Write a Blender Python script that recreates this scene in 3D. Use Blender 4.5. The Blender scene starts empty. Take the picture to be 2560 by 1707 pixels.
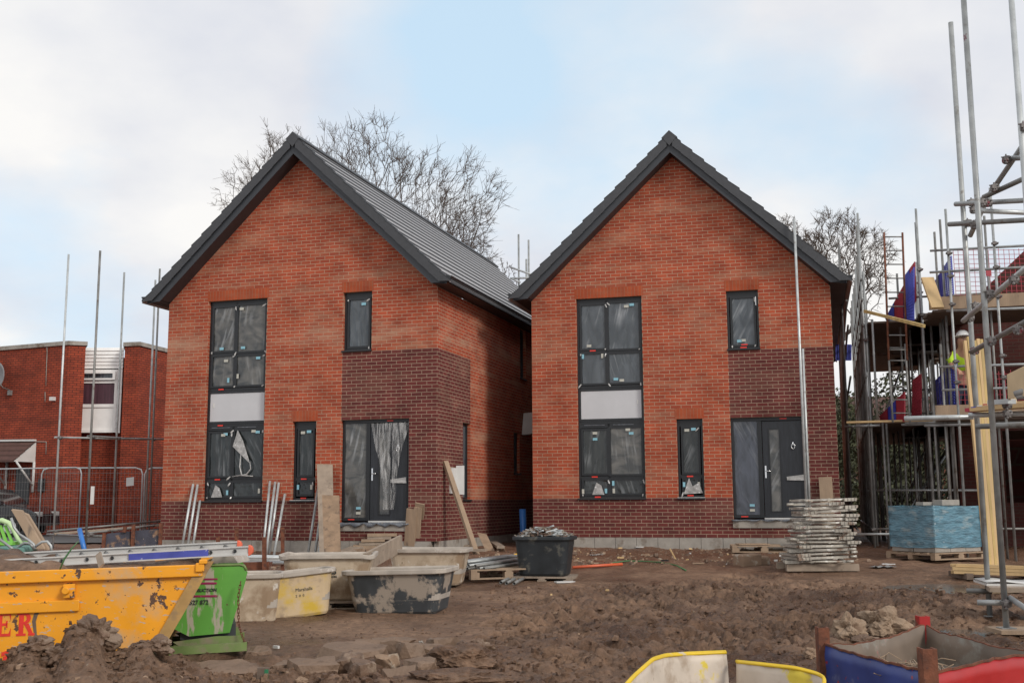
import bpy, bmesh, math, random
from mathutils import Vector, Matrix, Euler, noise
random.seed(7)
R = math.radians
C = bpy.context.scene.collection
SC = bpy.context.scene
# ---------------------------------------------------------------- camera
FOC = 2746.67; PIT = .1443; ROL = .0054; CZ = 1.73
cd = bpy.data.cameras.new('camera'); cam = bpy.data.objects.new('camera', cd); C.objects.link(cam)
cd.sensor_width = 36; cd.lens = FOC / 2560 * 36; cd.clip_end = 2000; cd.clip_start = .1
cam.matrix_world = Matrix.Translation((0, 0, CZ)) @ Matrix.Rotation(math.pi/2 + PIT, 4, 'X') @ Matrix.Rotation(-ROL, 4, 'Z')
SC.camera = cam
SC.render.resolution_x = 1024; SC.render.resolution_y = 682
SC.view_settings.view_transform = 'Standard'; SC.view_settings.look = 'None'
SC.view_settings.exposure = 0.0; SC.view_settings.gamma = 1.0
# ---------------------------------------------------------------- world : Nishita sky behind broken cloud
SUN_EL, SUN_AZ = 30, 136          # azimuth clockwise from +Y (view direction)
w = bpy.data.worlds.new('World'); SC.world = w; w.use_nodes = True
nt = w.node_tree; nt.nodes.clear()
N = nt.nodes.new; L = nt.links.new
out = N('ShaderNodeOutputWorld'); bg = N('ShaderNodeBackground'); L(bg.outputs[0], out.inputs[0]); bg.inputs[1].default_value = .12
sky = N('ShaderNodeTexSky'); sky.sky_type = 'NISHITA'; sky.sun_disc = False
sky.sun_elevation = R(SUN_EL); sky.sun_rotation = R(SUN_AZ); sky.air_density = 1; sky.dust_density = 1.5
tc = N('ShaderNodeTexCoord')
sep = N('ShaderNodeSeparateXYZ'); L(tc.outputs['Generated'], sep.inputs[0])
mx = N('ShaderNodeMath'); mx.operation = 'MAXIMUM'; L(sep.outputs[2], mx.inputs[0]); mx.inputs[1].default_value = 0
ad = N('ShaderNodeMath'); ad.operation = 'ADD'; L(mx.outputs[0], ad.inputs[0]); ad.inputs[1].default_value = .35
dx = N('ShaderNodeMath'); dx.operation = 'DIVIDE'; L(sep.outputs[0], dx.inputs[0]); L(ad.outputs[0], dx.inputs[1])
dy = N('ShaderNodeMath'); dy.operation = 'DIVIDE'; L(sep.outputs[1], dy.inputs[0]); L(ad.outputs[0], dy.inputs[1])
cmb = N('ShaderNodeCombineXYZ'); L(dx.outputs[0], cmb.inputs[0]); L(dy.outputs[0], cmb.inputs[1])
mp = N('ShaderNodeMapping'); mp.inputs['Location'].default_value = (1.35, .55, .2); L(cmb.outputs[0], mp.inputs[0])
n1 = N('ShaderNodeTexNoise'); n1.inputs['Scale'].default_value = 1.9; n1.inputs['Detail'].default_value = 7; n1.inputs['Roughness'].default_value = .52; L(mp.outputs[0], n1.inputs['Vector'])
cr = N('ShaderNodeValToRGB'); cr.color_ramp.elements[0].position = .27; cr.color_ramp.elements[1].position = .54
def opening(px, py, a0, a1, amt, prev):       # a real gap in the cloud, in a fixed direction of the sky
    a = (px-1280)/FOC; b = -(py-853.5)/FOC; d = Vector((a, math.cos(PIT)-b*math.sin(PIT), math.sin(PIT)+b*math.cos(PIT))).normalized()
    do = N('ShaderNodeVectorMath'); do.operation = 'DOT_PRODUCT'; L(tc.outputs['Generated'], do.inputs[0]); do.inputs[1].default_value = d
    mr = N('ShaderNodeMapRange'); mr.interpolation_type = 'SMOOTHSTEP'; mr.inputs[1].default_value = math.cos(R(a0)); mr.inputs[2].default_value = math.cos(R(a1)); mr.inputs[4].default_value = amt; L(do.outputs['Value'], mr.inputs[0])
    sb = N('ShaderNodeMath'); sb.operation = 'SUBTRACT'; L(prev, sb.inputs[0]); L(mr.outputs[0], sb.inputs[1]); return sb.outputs[0]
f0 = N('ShaderNodeMath'); f0.operation = 'ADD'; L(n1.outputs[0], f0.inputs[0]); f0.inputs[1].default_value = .05
fac = opening(1450, 60, 11, 0, .20, f0.outputs[0]); fac = opening(1080, 180, 8, 0, .10, fac); fac = opening(2060, 360, 7, 0, .16, fac); fac = opening(60, 640, 9, 0, .12, fac)
L(fac, cr.inputs[0])
n2 = N('ShaderNodeTexNoise'); n2.inputs['Scale'].default_value = 2.2; n2.inputs['Detail'].default_value = 6; L(mp.outputs[0], n2.inputs['Vector'])
cr2 = N('ShaderNodeValToRGB'); cr2.color_ramp.elements[0].position = .36; cr2.color_ramp.elements[1].position = .62
cr2.color_ramp.elements[0].color = (5.9, 6.15, 6.8, 1); cr2.color_ramp.elements[1].color = (8.1, 8.0, 7.85, 1)
L(n2.outputs[0], cr2.inputs[0])
thin = N('ShaderNodeMixRGB'); thin.blend_type = 'MIX'; thin.inputs[0].default_value = .72; L(sky.outputs[0], thin.inputs[1]); thin.inputs[2].default_value = (6.2, 8.0, 9.4, 1)
mixc = N('ShaderNodeMixRGB'); L(cr.outputs[0], mixc.inputs[0]); L(thin.outputs[0], mixc.inputs[1]); L(cr2.outputs[0], mixc.inputs[2])
L(mixc.outputs[0], bg.inputs[0])
sd = bpy.data.lights.new('sun', 'SUN'); sd.energy = 2.0; sd.angle = R(14); sd.color = (1, .95, .87)
so = bpy.data.objects.new('sun', sd); C.objects.link(so)
az = R(SUN_AZ); el = R(SUN_EL)
sdir = Vector((math.sin(az)*math.cos(el), math.cos(az)*math.cos(el), math.sin(el)))
so.rotation_euler = sdir.to_track_quat('Z', 'Y').to_euler(); so.location = (20, -20, 30)
SC.cycles.max_bounces = 8
# ---------------------------------------------------------------- measuring helpers (photo pixel -> world)
def ray(px, py):
    a = (px-1280)/FOC; b = -(py-853.5)/FOC; c, s = math.cos(ROL), math.sin(ROL)
    a, b = c*a+s*b, -s*a+c*b
    return Vector((a, math.cos(PIT)-b*math.sin(PIT), math.sin(PIT)+b*math.cos(PIT)))
def P(px, py, Y):
    d = ray(px, py); d = d*(Y/d.y); return Vector((d.x, d.y, d.z+CZ))
def gz(Y): return .0306*max(-5, min(Y, 24.2))
def G(px, py, dz=0):
    d = ray(px, py); k = (CZ-dz)/(.0306*d.y-d.z); return Vector((d.x*k, d.y*k, CZ+d.z*k))
HS = {'A': (-7.6525, 24.1694, CZ-.7834, .3006), 'B': (.4379, 24.1488, CZ-.769, .2622)}
def face(H, px, py, off=0):
    x, y, z, t = HS[H]; d = ray(px, py); V = Vector((math.sin(t), math.cos(t), 0)); O = Vector((x, y, z-CZ))
    k = (O.dot(V)+off)/d.dot(V); return d*k+Vector((0, 0, CZ))
# ---------------------------------------------------------------- objects
ORG = {}
def props(o, label=None, cat=None, group=None, kind=None):
    if label: o['label'] = label
    if cat: o['category'] = cat
    if group: o['group'] = group
    if kind: o['kind'] = kind
    return o
def thing(name, label, cat, loc=(0, 0, 0), rz=0, group=None, local=False):
    o = bpy.data.objects.new(name, None); C.objects.link(o); o.empty_display_size = .2
    o.location = loc; o.rotation_euler = (0, 0, rz)
    ORG[o.name] = Vector((0, 0, 0)) if local else Vector(loc)
    return props(o, label, cat, group)
class MB:
    def __init__(s): s.v = []; s.f = []; s.m = []; s.uv = {}; s.sm = []
    def add(s, vs, fs, mi=0, smooth=False, uvs=None):
        b = len(s.v); s.v += [Vector(q) for q in vs]
        for i, f in enumerate(fs):
            if uvs: s.uv[len(s.f)] = uvs[i]
            s.f.append([b+j for j in f]); s.m.append(mi); s.sm.append(smooth)
        return s
    def ob(s, o, ex, ey, ez, mi=0):            # box from a corner and three edges
        o, ex, ey, ez = Vector(o), Vector(ex), Vector(ey), Vector(ez)
        vs = [o, o+ex, o+ex+ey, o+ey, o+ez, o+ex+ez, o+ex+ey+ez, o+ey+ez]
        fs = [(0, 3, 2, 1), (4, 5, 6, 7), (0, 1, 5, 4), (1, 2, 6, 5), (2, 3, 7, 6), (3, 0, 4, 7)]
        if ex.cross(ey).dot(ez) < 0: fs = [tuple(reversed(f)) for f in fs]
        return s.add(vs, fs, mi)
    def box(s, x0, y0, z0, x1, y1, z1, mi=0): return s.ob((x0, y0, z0), (x1-x0, 0, 0), (0, y1-y0, 0), (0, 0, z1-z0), mi)
    def bar(s, a, b, w, h, up=(0, 0, 1), mi=0):   # rectangular bar along a-b ; w sideways, h along up
        a, b = Vector(a), Vector(b); d = (b-a).normalized(); sd_ = d.cross(Vector(up))
        if sd_.length < 1e-4: sd_ = d.cross(Vector((0, 1, 0)))
        sd_.normalize(); u = sd_.cross(d).normalized()
        return s.ob(a-sd_*w/2-u*h/2, sd_*w, b-a, u*h, mi)
    def tube(s, pts, r, n=8, mi=0, cap=True, smooth=True):
        pts = [Vector(p) for p in pts]; rs = r if isinstance(r, (list, tuple)) else [r]*len(pts)
        b = len(s.v); pu = None
        for i, p in enumerate(pts):
            d = (pts[min(i+1, len(pts)-1)]-pts[max(i-1, 0)]).normalized()
            if pu is None:
                pu = d.orthogonal().normalized()
            else:
                pu = (pu-d*pu.dot(d)); pu = pu.normalized() if pu.length > 1e-5 else d.orthogonal().normalized()
            q = d.cross(pu)
            for k in range(n):
                a = 2*math.pi*k/n; s.v.append(p+(pu*math.cos(a)+q*math.sin(a))*rs[i])
        for i in range(len(pts)-1):
            for k in range(n):
                a = b+i*n+k; c = b+i*n+(k+1) % n
                s.f.append([a, c, c+n, a+n]); s.m.append(mi); s.sm.append(smooth)
        if cap:
            s.f.append([b+k for k in reversed(range(n))]); s.m.append(mi); s.sm.append(False)
            e = b+(len(pts)-1)*n; s.f.append([e+k for k in range(n)]); s.m.append(mi); s.sm.append(False)
        return s
    def pipe(s, a, b, r, n=12, mi=0, wall=.82):    # open hollow tube
        a, b = Vector(a), Vector(b); d = (b-a).normalized(); u = d.orthogonal().normalized(); q = d.cross(u); o = len(s.v)
        for rr in (r, r*wall):
            for p in (a, b):
                for k in range(n):
                    t = 2*math.pi*k/n; s.v.append(p+(u*math.cos(t)+q*math.sin(t))*rr)
        for k in range(n):
            j = (k+1) % n
            for fc in ((o+k, o+j, o+n+j, o+n+k), (o+2*n+j, o+2*n+k, o+3*n+k, o+3*n+j), (o+j, o+k, o+2*n+k, o+2*n+j), (o+n+k, o+n+j, o+3*n+j, o+3*n+k)):
                s.f.append(list(fc)); s.m.append(mi); s.sm.append(True)
        return s
    def ext(s, poly, d, mi=0):                     # polygon (3D pts) extruded by vector d
        p = [Vector(q) for q in poly]; n = len(p); d = Vector(d)
        nor = sum(((p[i]-p[0]).cross(p[(i+1) % n]-p[0]) for i in range(n)), Vector())
        if nor.dot(d) > 0: p = list(reversed(p))
        vs = p+[q+d for q in p]
        return s.add(vs, [list(range(n))]+[list(reversed(range(n, 2*n)))]+[[j, i, i+n, j+n] for i, j in ((i, (i+1) % n) for i in range(n))], mi)
    def build(s, name, mats, parent=None, org=None, bevel=0, solid=0, merge=False):
        o0 = ORG.get(parent.name, Vector()) if parent else Vector(org or (0, 0, 0))
        me = bpy.data.meshes.new(name); me.from_pydata([tuple(q-o0) for q in s.v], [], s.f)
        mats = mats if isinstance(mats, (list, tuple)) else [mats]
        for m in mats: me.materials.append(m)
        me.polygons.foreach_set('material_index', s.m); me.polygons.foreach_set('use_smooth', s.sm)
        if s.uv:
            ul = me.uv_layers.new(name='UVMap')
            for i, p in enumerate(me.polygons):
                if i in s.uv:
                    for k, li in enumerate(p.loop_indices): ul.data[li].uv = s.uv[i][k]
        me.update()
        if merge:
            bm = bmesh.new(); bm.from_mesh(me); bmesh.ops.remove_doubles(bm, verts=bm.verts, dist=1e-5); bm.to_mesh(me); bm.free()
        o = bpy.data.objects.new(name, me); C.objects.link(o)
        if parent: o.parent = parent
        else: o.location = o0
        ORG[o.name] = o0
        if solid:
            md = o.modifiers.new('s', 'SOLIDIFY'); md.thickness = solid; md.offset = 0
        if bevel:
            md = o.modifiers.new('b', 'BEVEL'); md.width = bevel; md.segments = 2; md.limit_method = 'ANGLE'; md.angle_limit = R(50)
        return o
def copy_tree(o, parent=None):
    c = o.copy(); C.objects.link(c); ORG[c.name] = ORG.get(o.name, Vector())
    if parent: c.parent = parent
    for ch in list(o.children): copy_tree(ch, c)
    return c
# ---------------------------------------------------------------- materials
def mat(name, col, rough=.75, var=.12, sc=6, metal=0, bump=.0, bsc=40, spots=(), coat=0, spec=.5, stretch=(1, 1, 1), emis=None, blotch=None):
    m = bpy.data.materials.new(name); m.use_nodes = True; t = m.node_tree; b = t.nodes['Principled BSDF']
    nn = t.nodes.new; ll = t.links.new
    tcn = nn('ShaderNodeTexCoord'); mpn = nn('ShaderNodeMapping'); mpn.inputs['Scale'].default_value = stretch; ll(tcn.outputs['Object'], mpn.inputs[0])
    no = nn('ShaderNodeTexNoise'); no.inputs['Scale'].default_value = sc; no.inputs['Detail'].default_value = 5; ll(mpn.outputs[0], no.inputs['Vector'])
    hs = nn('ShaderNodeMapRange'); hs.inputs[1].default_value = .25; hs.inputs[2].default_value = .75; hs.inputs[3].default_value = 1-var*1.6; hs.inputs[4].default_value = 1+var*1.3; ll(no.outputs[0], hs.inputs[0])
    mu = nn('ShaderNodeVectorMath'); mu.operation = 'SCALE'; mu.inputs[0].default_value = col[:3]; ll(hs.outputs[0], mu.inputs['Scale'])
    cur = mu.outputs[0]
    for (c2, s2, th, soft, *off) in spots:          # stains / chips : own colour, own shape
        n3 = nn('ShaderNodeTexNoise'); n3.inputs['Scale'].default_value = s2; n3.inputs['Detail'].default_value = 6; n3.inputs['Roughness'].default_value = .62
        mp3 = nn('ShaderNodeMapping'); mp3.inputs['Scale'].default_value = off[1] if len(off) > 1 else stretch; mp3.inputs['Location'].default_value = (off[0] if off else 3.1,)*3
        ll(tcn.outputs['Object'], mp3.inputs[0]); ll(mp3.outputs[0], n3.inputs['Vector'])
        mr = nn('ShaderNodeMapRange'); mr.inputs[1].default_value = th; mr.inputs[2].default_value = th+soft; ll(n3.outputs[0], mr.inputs[0])
        mi = nn('ShaderNodeMixRGB'); ll(mr.outputs[0], mi.inputs[0]); ll(cur, mi.inputs[1]); mi.inputs[2].default_value = (*c2, 1); cur = mi.outputs[0]
    ll(cur, b.inputs['Base Color'])
    b.inputs['Roughness'].default_value = rough; b.inputs['Metallic'].default_value = metal
    b.inputs['Specular IOR Level'].default_value = spec; b.inputs['Coat Weight'].default_value = coat
    rr = nn('ShaderNodeMapRange'); rr.inputs[3].default_value = max(.05, rough-.12); rr.inputs[4].default_value = min(1, rough+.12); ll(no.outputs[0], rr.inputs[0]); ll(rr.outputs[0], b.inputs['Roughness'])
    if bump:
        nb = nn('ShaderNodeTexNoise'); nb.inputs['Scale'].default_value = bsc; nb.inputs['Detail'].default_value = 6; ll(mpn.outputs[0], nb.inputs['Vector'])
        bu = nn('ShaderNodeBump'); bu.inputs['Strength'].default_value = bump; bu.inputs['Distance'].default_value = .02; ll(nb.outputs[0], bu.inputs['Height']); ll(bu.outputs[0], b.inputs['Normal'])
    return m
def brick(name, c1, c2, mortar, bw=.225, rh=.075, ms=.0068, off=.5, stain=None, dirt=.25, band=0):
    m = bpy.data.materials.new(name); m.use_nodes = True; t = m.node_tree; b = t.nodes['Principled BSDF']; nn = t.nodes.new; ll = t.links.new
    uv = nn('ShaderNodeTexCoord')
    wob = nn('ShaderNodeTexNoise'); wob.inputs['Scale'].default_value = 9; ll(uv.outputs['UV'], wob.inputs['Vector'])
    wm = nn('ShaderNodeVectorMath'); wm.operation = 'MULTIPLY_ADD'; ll(wob.outputs['Color'], wm.inputs[0]); wm.inputs[1].default_value = (.006, .005, 0); ll(uv.outputs['UV'], wm.inputs[2])
    br = nn('ShaderNodeTexBrick'); ll(wm.outputs[0], br.inputs['Vector']); br.offset = off; br.offset_frequency = 2; br.squash = 1
    br.inputs['Scale'].default_value = 1; br.inputs['Brick Width'].default_value = bw; br.inputs['Row Height'].default_value = rh
    br.inputs['Mortar Size'].default_value = ms; br.inputs['Mortar Smooth'].default_value = .25; br.inputs['Bias'].default_value = -.1
    br.inputs['Color1'].default_value = (*c1, 1); br.inputs['Color2'].default_value = (*c2, 1); br.inputs['Mortar'].default_value = (*mortar, 1)
    n1_ = nn('ShaderNodeTexNoise'); n1_.inputs['Scale'].default_value = 2.2; n1_.inputs['Detail'].default_value = 6; ll(uv.outputs['UV'], n1_.inputs['Vector'])
    mr = nn('ShaderNodeMapRange'); mr.inputs[1].default_value = .3; mr.inputs[2].default_value = .7; mr.inputs[3].default_value = 1-dirt; mr.inputs[4].default_value = 1+dirt*.7; ll(n1_.outputs[0], mr.inputs[0])
    n4 = nn('ShaderNodeTexNoise'); n4.inputs['Scale'].default_value = 60; n4.inputs['Detail'].default_value = 3; ll(uv.outputs['UV'], n4.inputs['Vector'])
    m4 = nn('ShaderNodeMapRange'); m4.inputs[3].default_value = .8; m4.inputs[4].default_value = 1.2; ll(n4.outputs[0], m4.inputs[0])
    mm = nn('ShaderNodeMath'); mm.operation = 'MULTIPLY'; ll(mr.outputs[0], mm.inputs[0]); ll(m4.outputs[0], mm.inputs[1])
    sc_ = nn('ShaderNodeVectorMath'); sc_.operation = 'SCALE'; ll(br.outputs['Color'], sc_.inputs[0]); ll(mm.outputs[0], sc_.inputs['Scale'])
    cur = sc_.outputs[0]
    # pale lime bloom in drifting bands
    n5 = nn('ShaderNodeTexNoise'); n5.inputs['Scale'].default_value = 1; n5.inputs['Detail'].default_value = 7; n5.inputs['Roughness'].default_value = .65
    mp5 = nn('ShaderNodeMapping'); mp5.inputs['Scale'].default_value = (.55, 2.6, 1); mp5.inputs['Location'].default_value = (stain or 0, 4, 0); ll(uv.outputs['UV'], mp5.inputs[0]); ll(mp5.outputs[0], n5.inputs['Vector'])
    m5 = nn('ShaderNodeMapRange'); m5.inputs[1].default_value = .50; m5.inputs[2].default_value = .70; m5.inputs[4].default_value = .5 if c1[0] > .2 else .22; ll(n5.outputs[0], m5.inputs[0])
    mi = nn('ShaderNodeMixRGB'); ll(m5.outputs[0], mi.inputs[0]); ll(cur, mi.inputs[1]); mi.inputs[2].default_value = (mortar[0]*1.05, mortar[1]*.95, mortar[2]*.9, 1)
    if band:      # dried rain-washed lime along two old scaffold lifts
        sx = nn('ShaderNodeSeparateXYZ'); ll(uv.outputs['UV'], sx.inputs[0]); cur_ = mi.outputs[0]
        for bh, bw_, ba in ((4.28, .16, 2.4), (3.72, .05, 1.4), (2.28, .10, 1.2)):
            e1_ = nn('ShaderNodeMath'); e1_.operation = 'SUBTRACT'; ll(sx.outputs[1], e1_.inputs[0]); e1_.inputs[1].default_value = bh; e2_ = nn('ShaderNodeMath'); e2_.operation = 'ABSOLUTE'; ll(e1_.outputs[0], e2_.inputs[0])
            e3 = nn('ShaderNodeMapRange'); e3.interpolation_type = 'SMOOTHSTEP'; e3.inputs[1].default_value = bw_*1.6; e3.inputs[2].default_value = 0; e3.inputs[4].default_value = ba; ll(e2_.outputs[0], e3.inputs[0])
            e4 = nn('ShaderNodeMath'); e4.operation = 'MULTIPLY'; e4.use_clamp = True; ll(e3.outputs[0], e4.inputs[0]); e5 = nn('ShaderNodeMapRange'); e5.inputs[1].default_value = .42; e5.inputs[2].default_value = .75; e5.inputs[4].default_value = .42; ll(n5.outputs[0], e5.inputs[0]); ll(e5.outputs[0], e4.inputs[1])
            x_ = nn('ShaderNodeMixRGB'); ll(e4.outputs[0], x_.inputs[0]); ll(cur_, x_.inputs[1]); x_.inputs[2].default_value = (mortar[0]*1.1, mortar[1]*1.05, mortar[2]*1.05, 1); cur_ = x_.outputs[0]
        ll(cur_, b.inputs['Base Color'])
    else: ll(mi.outputs[0], b.inputs['Base Color'])
    b.inputs['Roughness'].default_value = .88; b.inputs['Specular IOR Level'].default_value = .3
    bu = nn('ShaderNodeBump'); bu.inputs['Strength'].default_value = .5; bu.inputs['Distance'].default_value = .006; bu.invert = True
    ll(br.outputs['Fac'], bu.inputs['Height']); ll(bu.outputs[0], b.inputs['Normal'])
    return m
M = {}
ORC = ((.405, .082, .038), (.300, .058, .031)); DKC = ((.150, .033, .029), (.105, .027, .025)); MOR = (.42, .28, .19)
M['brick_o'] = brick('orange brick', *ORC, MOR, stain=2.3)
M['brick_oA'] = brick('orange brick with washed lime bands', *ORC, MOR, stain=2.3, band=1)
M['brick_d'] = brick('dark plum brick', *DKC, (.33, .235, .17), stain=7)
M['soldier'] = brick('soldier brick', (.40, .080, .030), (.34, .066, .028), (.30, .16, .10), bw=.075, rh=.24, ms=.004, off=0)
M['brick_n'] = brick('old red brick', (.34, .062, .028), (.26, .046, .024), (.05, .020, .016), stain=11, ms=.009)
M['brick_c'] = brick('new red brick with deck shade', (.085, .020, .016), (.060, .017, .014), (.07, .045, .035), stain=17)  # maroon brick, darkened further to carry the shade of the scaffold decks
M['block'] = mat('concrete block', (.33, .30, .265), .9, .14, 5, bump=.3, bsc=60, spots=[((.16, .12, .09), 3, .55, .15)])
M['tile'] = mat('grey roof tile', (.31, .29, .285), .5, .10, 14, bump=.15, bsc=90)
M['verge'] = mat('dark verge tile and nose shade', (.052, .054, .060), .6, .12, 10)
M['barge'] = mat('anthracite board', (.036, .040, .048), .5, .08, 3)
M['soffit'] = mat('dark soffit', (.040, .034, .036), .55, .1, 3)
M['gutter'] = mat('black gutter plastic', (.018, .020, .023), .3, .1, 5)
M['frame'] = mat('anthracite window frame', (.015, .017, .020), .4, .15, 8, spots=[((.10, .095, .09), 26, .68, .06)])
M['upvc'] = mat('white upvc', (.86, .85, .83), .35, .03, 5)
M['panel'] = mat('pale spandrel panel', (.56, .56, .58), .55, .04, 3, spots=[((.24, .23, .23), 40, .75, .03)])
M['film'] = mat('clear film', (.40, .39, .38), .25, .25, 14, spots=[((.85, .85, .85), 22, .6, .06)])
M['white'] = mat('white plastic', (.62, .61, .59), .4, .05, 5, spots=[((.45, .42, .38), 7, .62, .2)])
M['sticker_b'] = mat('pale blue sticker', (.25, .50, .60), .5, .05, 5)
M['sticker_c'] = mat('cream sticker', (.50, .49, .43), .5, .05, 5)
M['red_tab'] = mat('red tab', (.75, .045, .03), .45, .05, 5)
M['door'] = mat('anthracite grained door', (.020, .023, .029), .45, .25, 30, bump=.15, bsc=60, stretch=(1, 1, .12))
M['lead'] = mat('lead grey flashing', (.13, .14, .16), .5, .3, 14, bump=.5, bsc=20, spots=[((.4, .4, .4), 11, .62, .08)])
M['chrome'] = mat('chrome', (.75, .75, .75), .18, .05, 4, metal=1)
def glass(name, base, haze, thr, sc=(3, 3, 1.1), rough=.12, streak=(.5, .52, .54)):
    m = bpy.data.materials.new(name); m.use_nodes = True; t = m.node_tree; b = t.nodes['Principled BSDF']; nn = t.nodes.new; ll = t.links.new
    tcn = nn('ShaderNodeTexCoord'); mpn = nn('ShaderNodeMapping'); mpn.inputs['Scale'].default_value = sc; ll(tcn.outputs['Object'], mpn.inputs[0])
    a = nn('ShaderNodeTexNoise'); a.inputs['Scale'].default_value = 1.3; a.inputs['Detail'].default_value = 7; a.inputs['Distortion'].default_value = 1.4; ll(mpn.outputs[0], a.inputs['Vector'])
    r1 = nn('ShaderNodeMapRange'); r1.inputs[1].default_value = .35; r1.inputs[2].default_value = .7; ll(a.outputs[0], r1.inputs[0])
    m1 = nn('ShaderNodeMixRGB'); ll(r1.outputs[0], m1.inputs[0]); m1.inputs[1].default_value = (*base, 1); m1.inputs[2].default_value = (*haze, 1)
    oi = nn('ShaderNodeObjectInfo'); ra = nn('ShaderNodeMapRange'); ra.inputs[3].default_value = -.5; ra.inputs[4].default_value = .5; ll(oi.outputs['Random'], ra.inputs[0])
    vr = nn('ShaderNodeVectorRotate'); vr.rotation_type = 'Y_AXIS'; ll(tcn.outputs['Object'], vr.inputs['Vector']); ll(ra.outputs[0], vr.inputs['Angle'])
    mp2 = nn('ShaderNodeMapping'); mp2.inputs['Scale'].default_value = (9, 9, .9); ll(vr.outputs[0], mp2.inputs[0])
    cb_ = nn('ShaderNodeCombineXYZ'); r9 = nn('ShaderNodeMath'); r9.operation = 'MULTIPLY'; ll(oi.outputs['Random'], r9.inputs[0]); r9.inputs[1].default_value = 37; ll(r9.outputs[0], cb_.inputs[1]); ll(cb_.outputs[0], mp2.inputs['Location'])
    c = nn('ShaderNodeTexNoise'); c.inputs['Scale'].default_value = 1.5; c.inputs['Detail'].default_value = 5; c.inputs['Distortion'].default_value = .35; ll(mp2.outputs[0], c.inputs['Vector'])
    ms_ = nn('ShaderNodeTexNoise'); ms_.inputs['Scale'].default_value = 1.7; ad_ = nn('ShaderNodeVectorMath'); ad_.operation = 'ADD'; ll(tcn.outputs['Object'], ad_.inputs[0]); ll(cb_.outputs[0], ad_.inputs[1]); ll(ad_.outputs[0], ms_.inputs['Vector'])
    r2 = nn('ShaderNodeMapRange'); r2.inputs[1].default_value = .52; r2.inputs[2].default_value = .74; r2.inputs[3].default_value = 0; r2.inputs[4].default_value = thr; ll(c.outputs[0], r2.inputs[0])
    mk = nn('ShaderNodeMapRange'); mk.inputs[1].default_value = .40; mk.inputs[2].default_value = .62; ll(ms_.outputs[0], mk.inputs[0])
    pr_ = nn('ShaderNodeMath'); pr_.operation = 'MULTIPLY'; ll(r2.outputs[0], pr_.inputs[0]); ll(mk.outputs[0], pr_.inputs[1]); r2 = pr_
    ll(ad_.outputs[0], mpn.inputs[0])
    m2 = nn('ShaderNodeMixRGB'); ll(r2.outputs[0], m2.inputs[0]); ll(m1.outputs[0], m2.inputs[1]); m2.inputs[2].default_value = (*streak, 1)  # pale streaks paint the sky glints along the film wrinkles
    ll(m2.outputs[0], b.inputs['Base Color']); b.inputs['Roughness'].default_value = rough; b.inputs['Specular IOR Level'].default_value = .6
    bu = nn('ShaderNodeBump'); bu.inputs['Strength'].default_value = .25; bu.inputs['Distance'].default_value = .02; ll(c.outputs[0], bu.inputs['Height']); ll(bu.outputs[0], b.inputs['Normal'])
    return m
M['glass_up'] = glass('hazy film and sky sheen on glass', (.050, .060, .070), (.10, .115, .13), .55)  # film haze, its bluish tone partly painted in for reflected sky
M['glass_lo'] = glass('dark glass under film', (.010, .013, .013), (.035, .040, .040), .38)
M['glass_dusty'] = glass('dusty film on glass', (.050, .052, .052), (.16, .152, .138), .5, (1.6, 1.6, 2.6))
M['glass_side'] = glass('frosted sidelight', (.03, .036, .045), (.09, .10, .13), .25)
M['glass_clear'] = glass('dark glass', (.014, .016, .018), (.02, .022, .025), .0)
M['steel'] = mat('galvanised tube', (.36, .37, .365), .42, .22, 5, metal=.35, spots=[((.20, .18, .16), 6, .6, .1), ((.16, .045, .06), 2.6, .70, .02)])
M['steel_d'] = mat('weathered tube', (.22, .215, .205), .5, .25, 5, metal=.3, spots=[((.12, .08, .06), 6, .58, .1)])
M['steel_w'] = mat('bright tube', (.50, .52, .52), .38, .15, 6, metal=.3, spots=[((.3, .28, .26), 8, .6, .1), ((.22, .05, .07), 3.6, .72, .02)])
M['coupler'] = mat('steel coupler', (.17, .155, .15), .55, .3, 30, metal=.4, spots=[((.16, .03, .04), 11, .6, .05)])
M['rust'] = mat('rusty steel', (.16, .055, .028), .85, .3, 14, bump=.3, spots=[((.08, .035, .025), 20, .55, .1)])
M['wood'] = mat('weathered board', (.33, .235, .16), .85, .14, 7, bump=.25, bsc=30, stretch=(1, 1, .2), spots=[((.16, .12, .09), 6, .62, .1)])
M['wood_g'] = mat('grey scaffold board', (.30, .235, .18), .88, .16, 6, bump=.25, bsc=30, spots=[((.15, .11, .085), 5, .6, .1)])
M['wood_b'] = mat('brown scaffold board', (.27, .18, .115), .88, .18, 6, bump=.25, bsc=30, spots=[((.13, .09, .065), 5, .56, .1)])
M['rock_p'] = mat('pale rubble lump', (.29, .205, .14), .9, .18, 4, bump=.5, bsc=25, spots=[((.20, .13, .085), 4, .55, .08)])
M['wood_n'] = mat('new pine', (.58, .40, .20), .7, .12, 5, bump=.12, bsc=30, stretch=(1, 1, .25), spots=[((.30, .17, .08), 13, .70, .03)])
M['wood_y'] = mat('treated batten', (.52, .37, .15), .7, .2, 8, stretch=(1, 1, .2), spots=[((.20, .11, .04), 9, .68, .04)])
M['ply'] = mat('plywood', (.62, .47, .29), .7, .08, 4)
M['wood_d'] = mat('wet dark timber and deck shade', (.14, .10, .075), .8, .2, 8, bump=.3, bsc=30)  # on the scaffold decks this dark tone paints their shaded undersides
YP = (.80, .33, .012)
M['yellow'] = mat('chipped yellow paint', YP, .45, .06, 3, spots=[((.56, .34, .16), 1.7, .55, .13, 1.2), ((.10, .05, .03), 7.5, .625, .010, 5.1), ((.10, .05, .03), 19, .655, .006, 2.4), ((.46, .38, .31), 11, .63, .010, 9.3, (1, 1, 3.5))])
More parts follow.
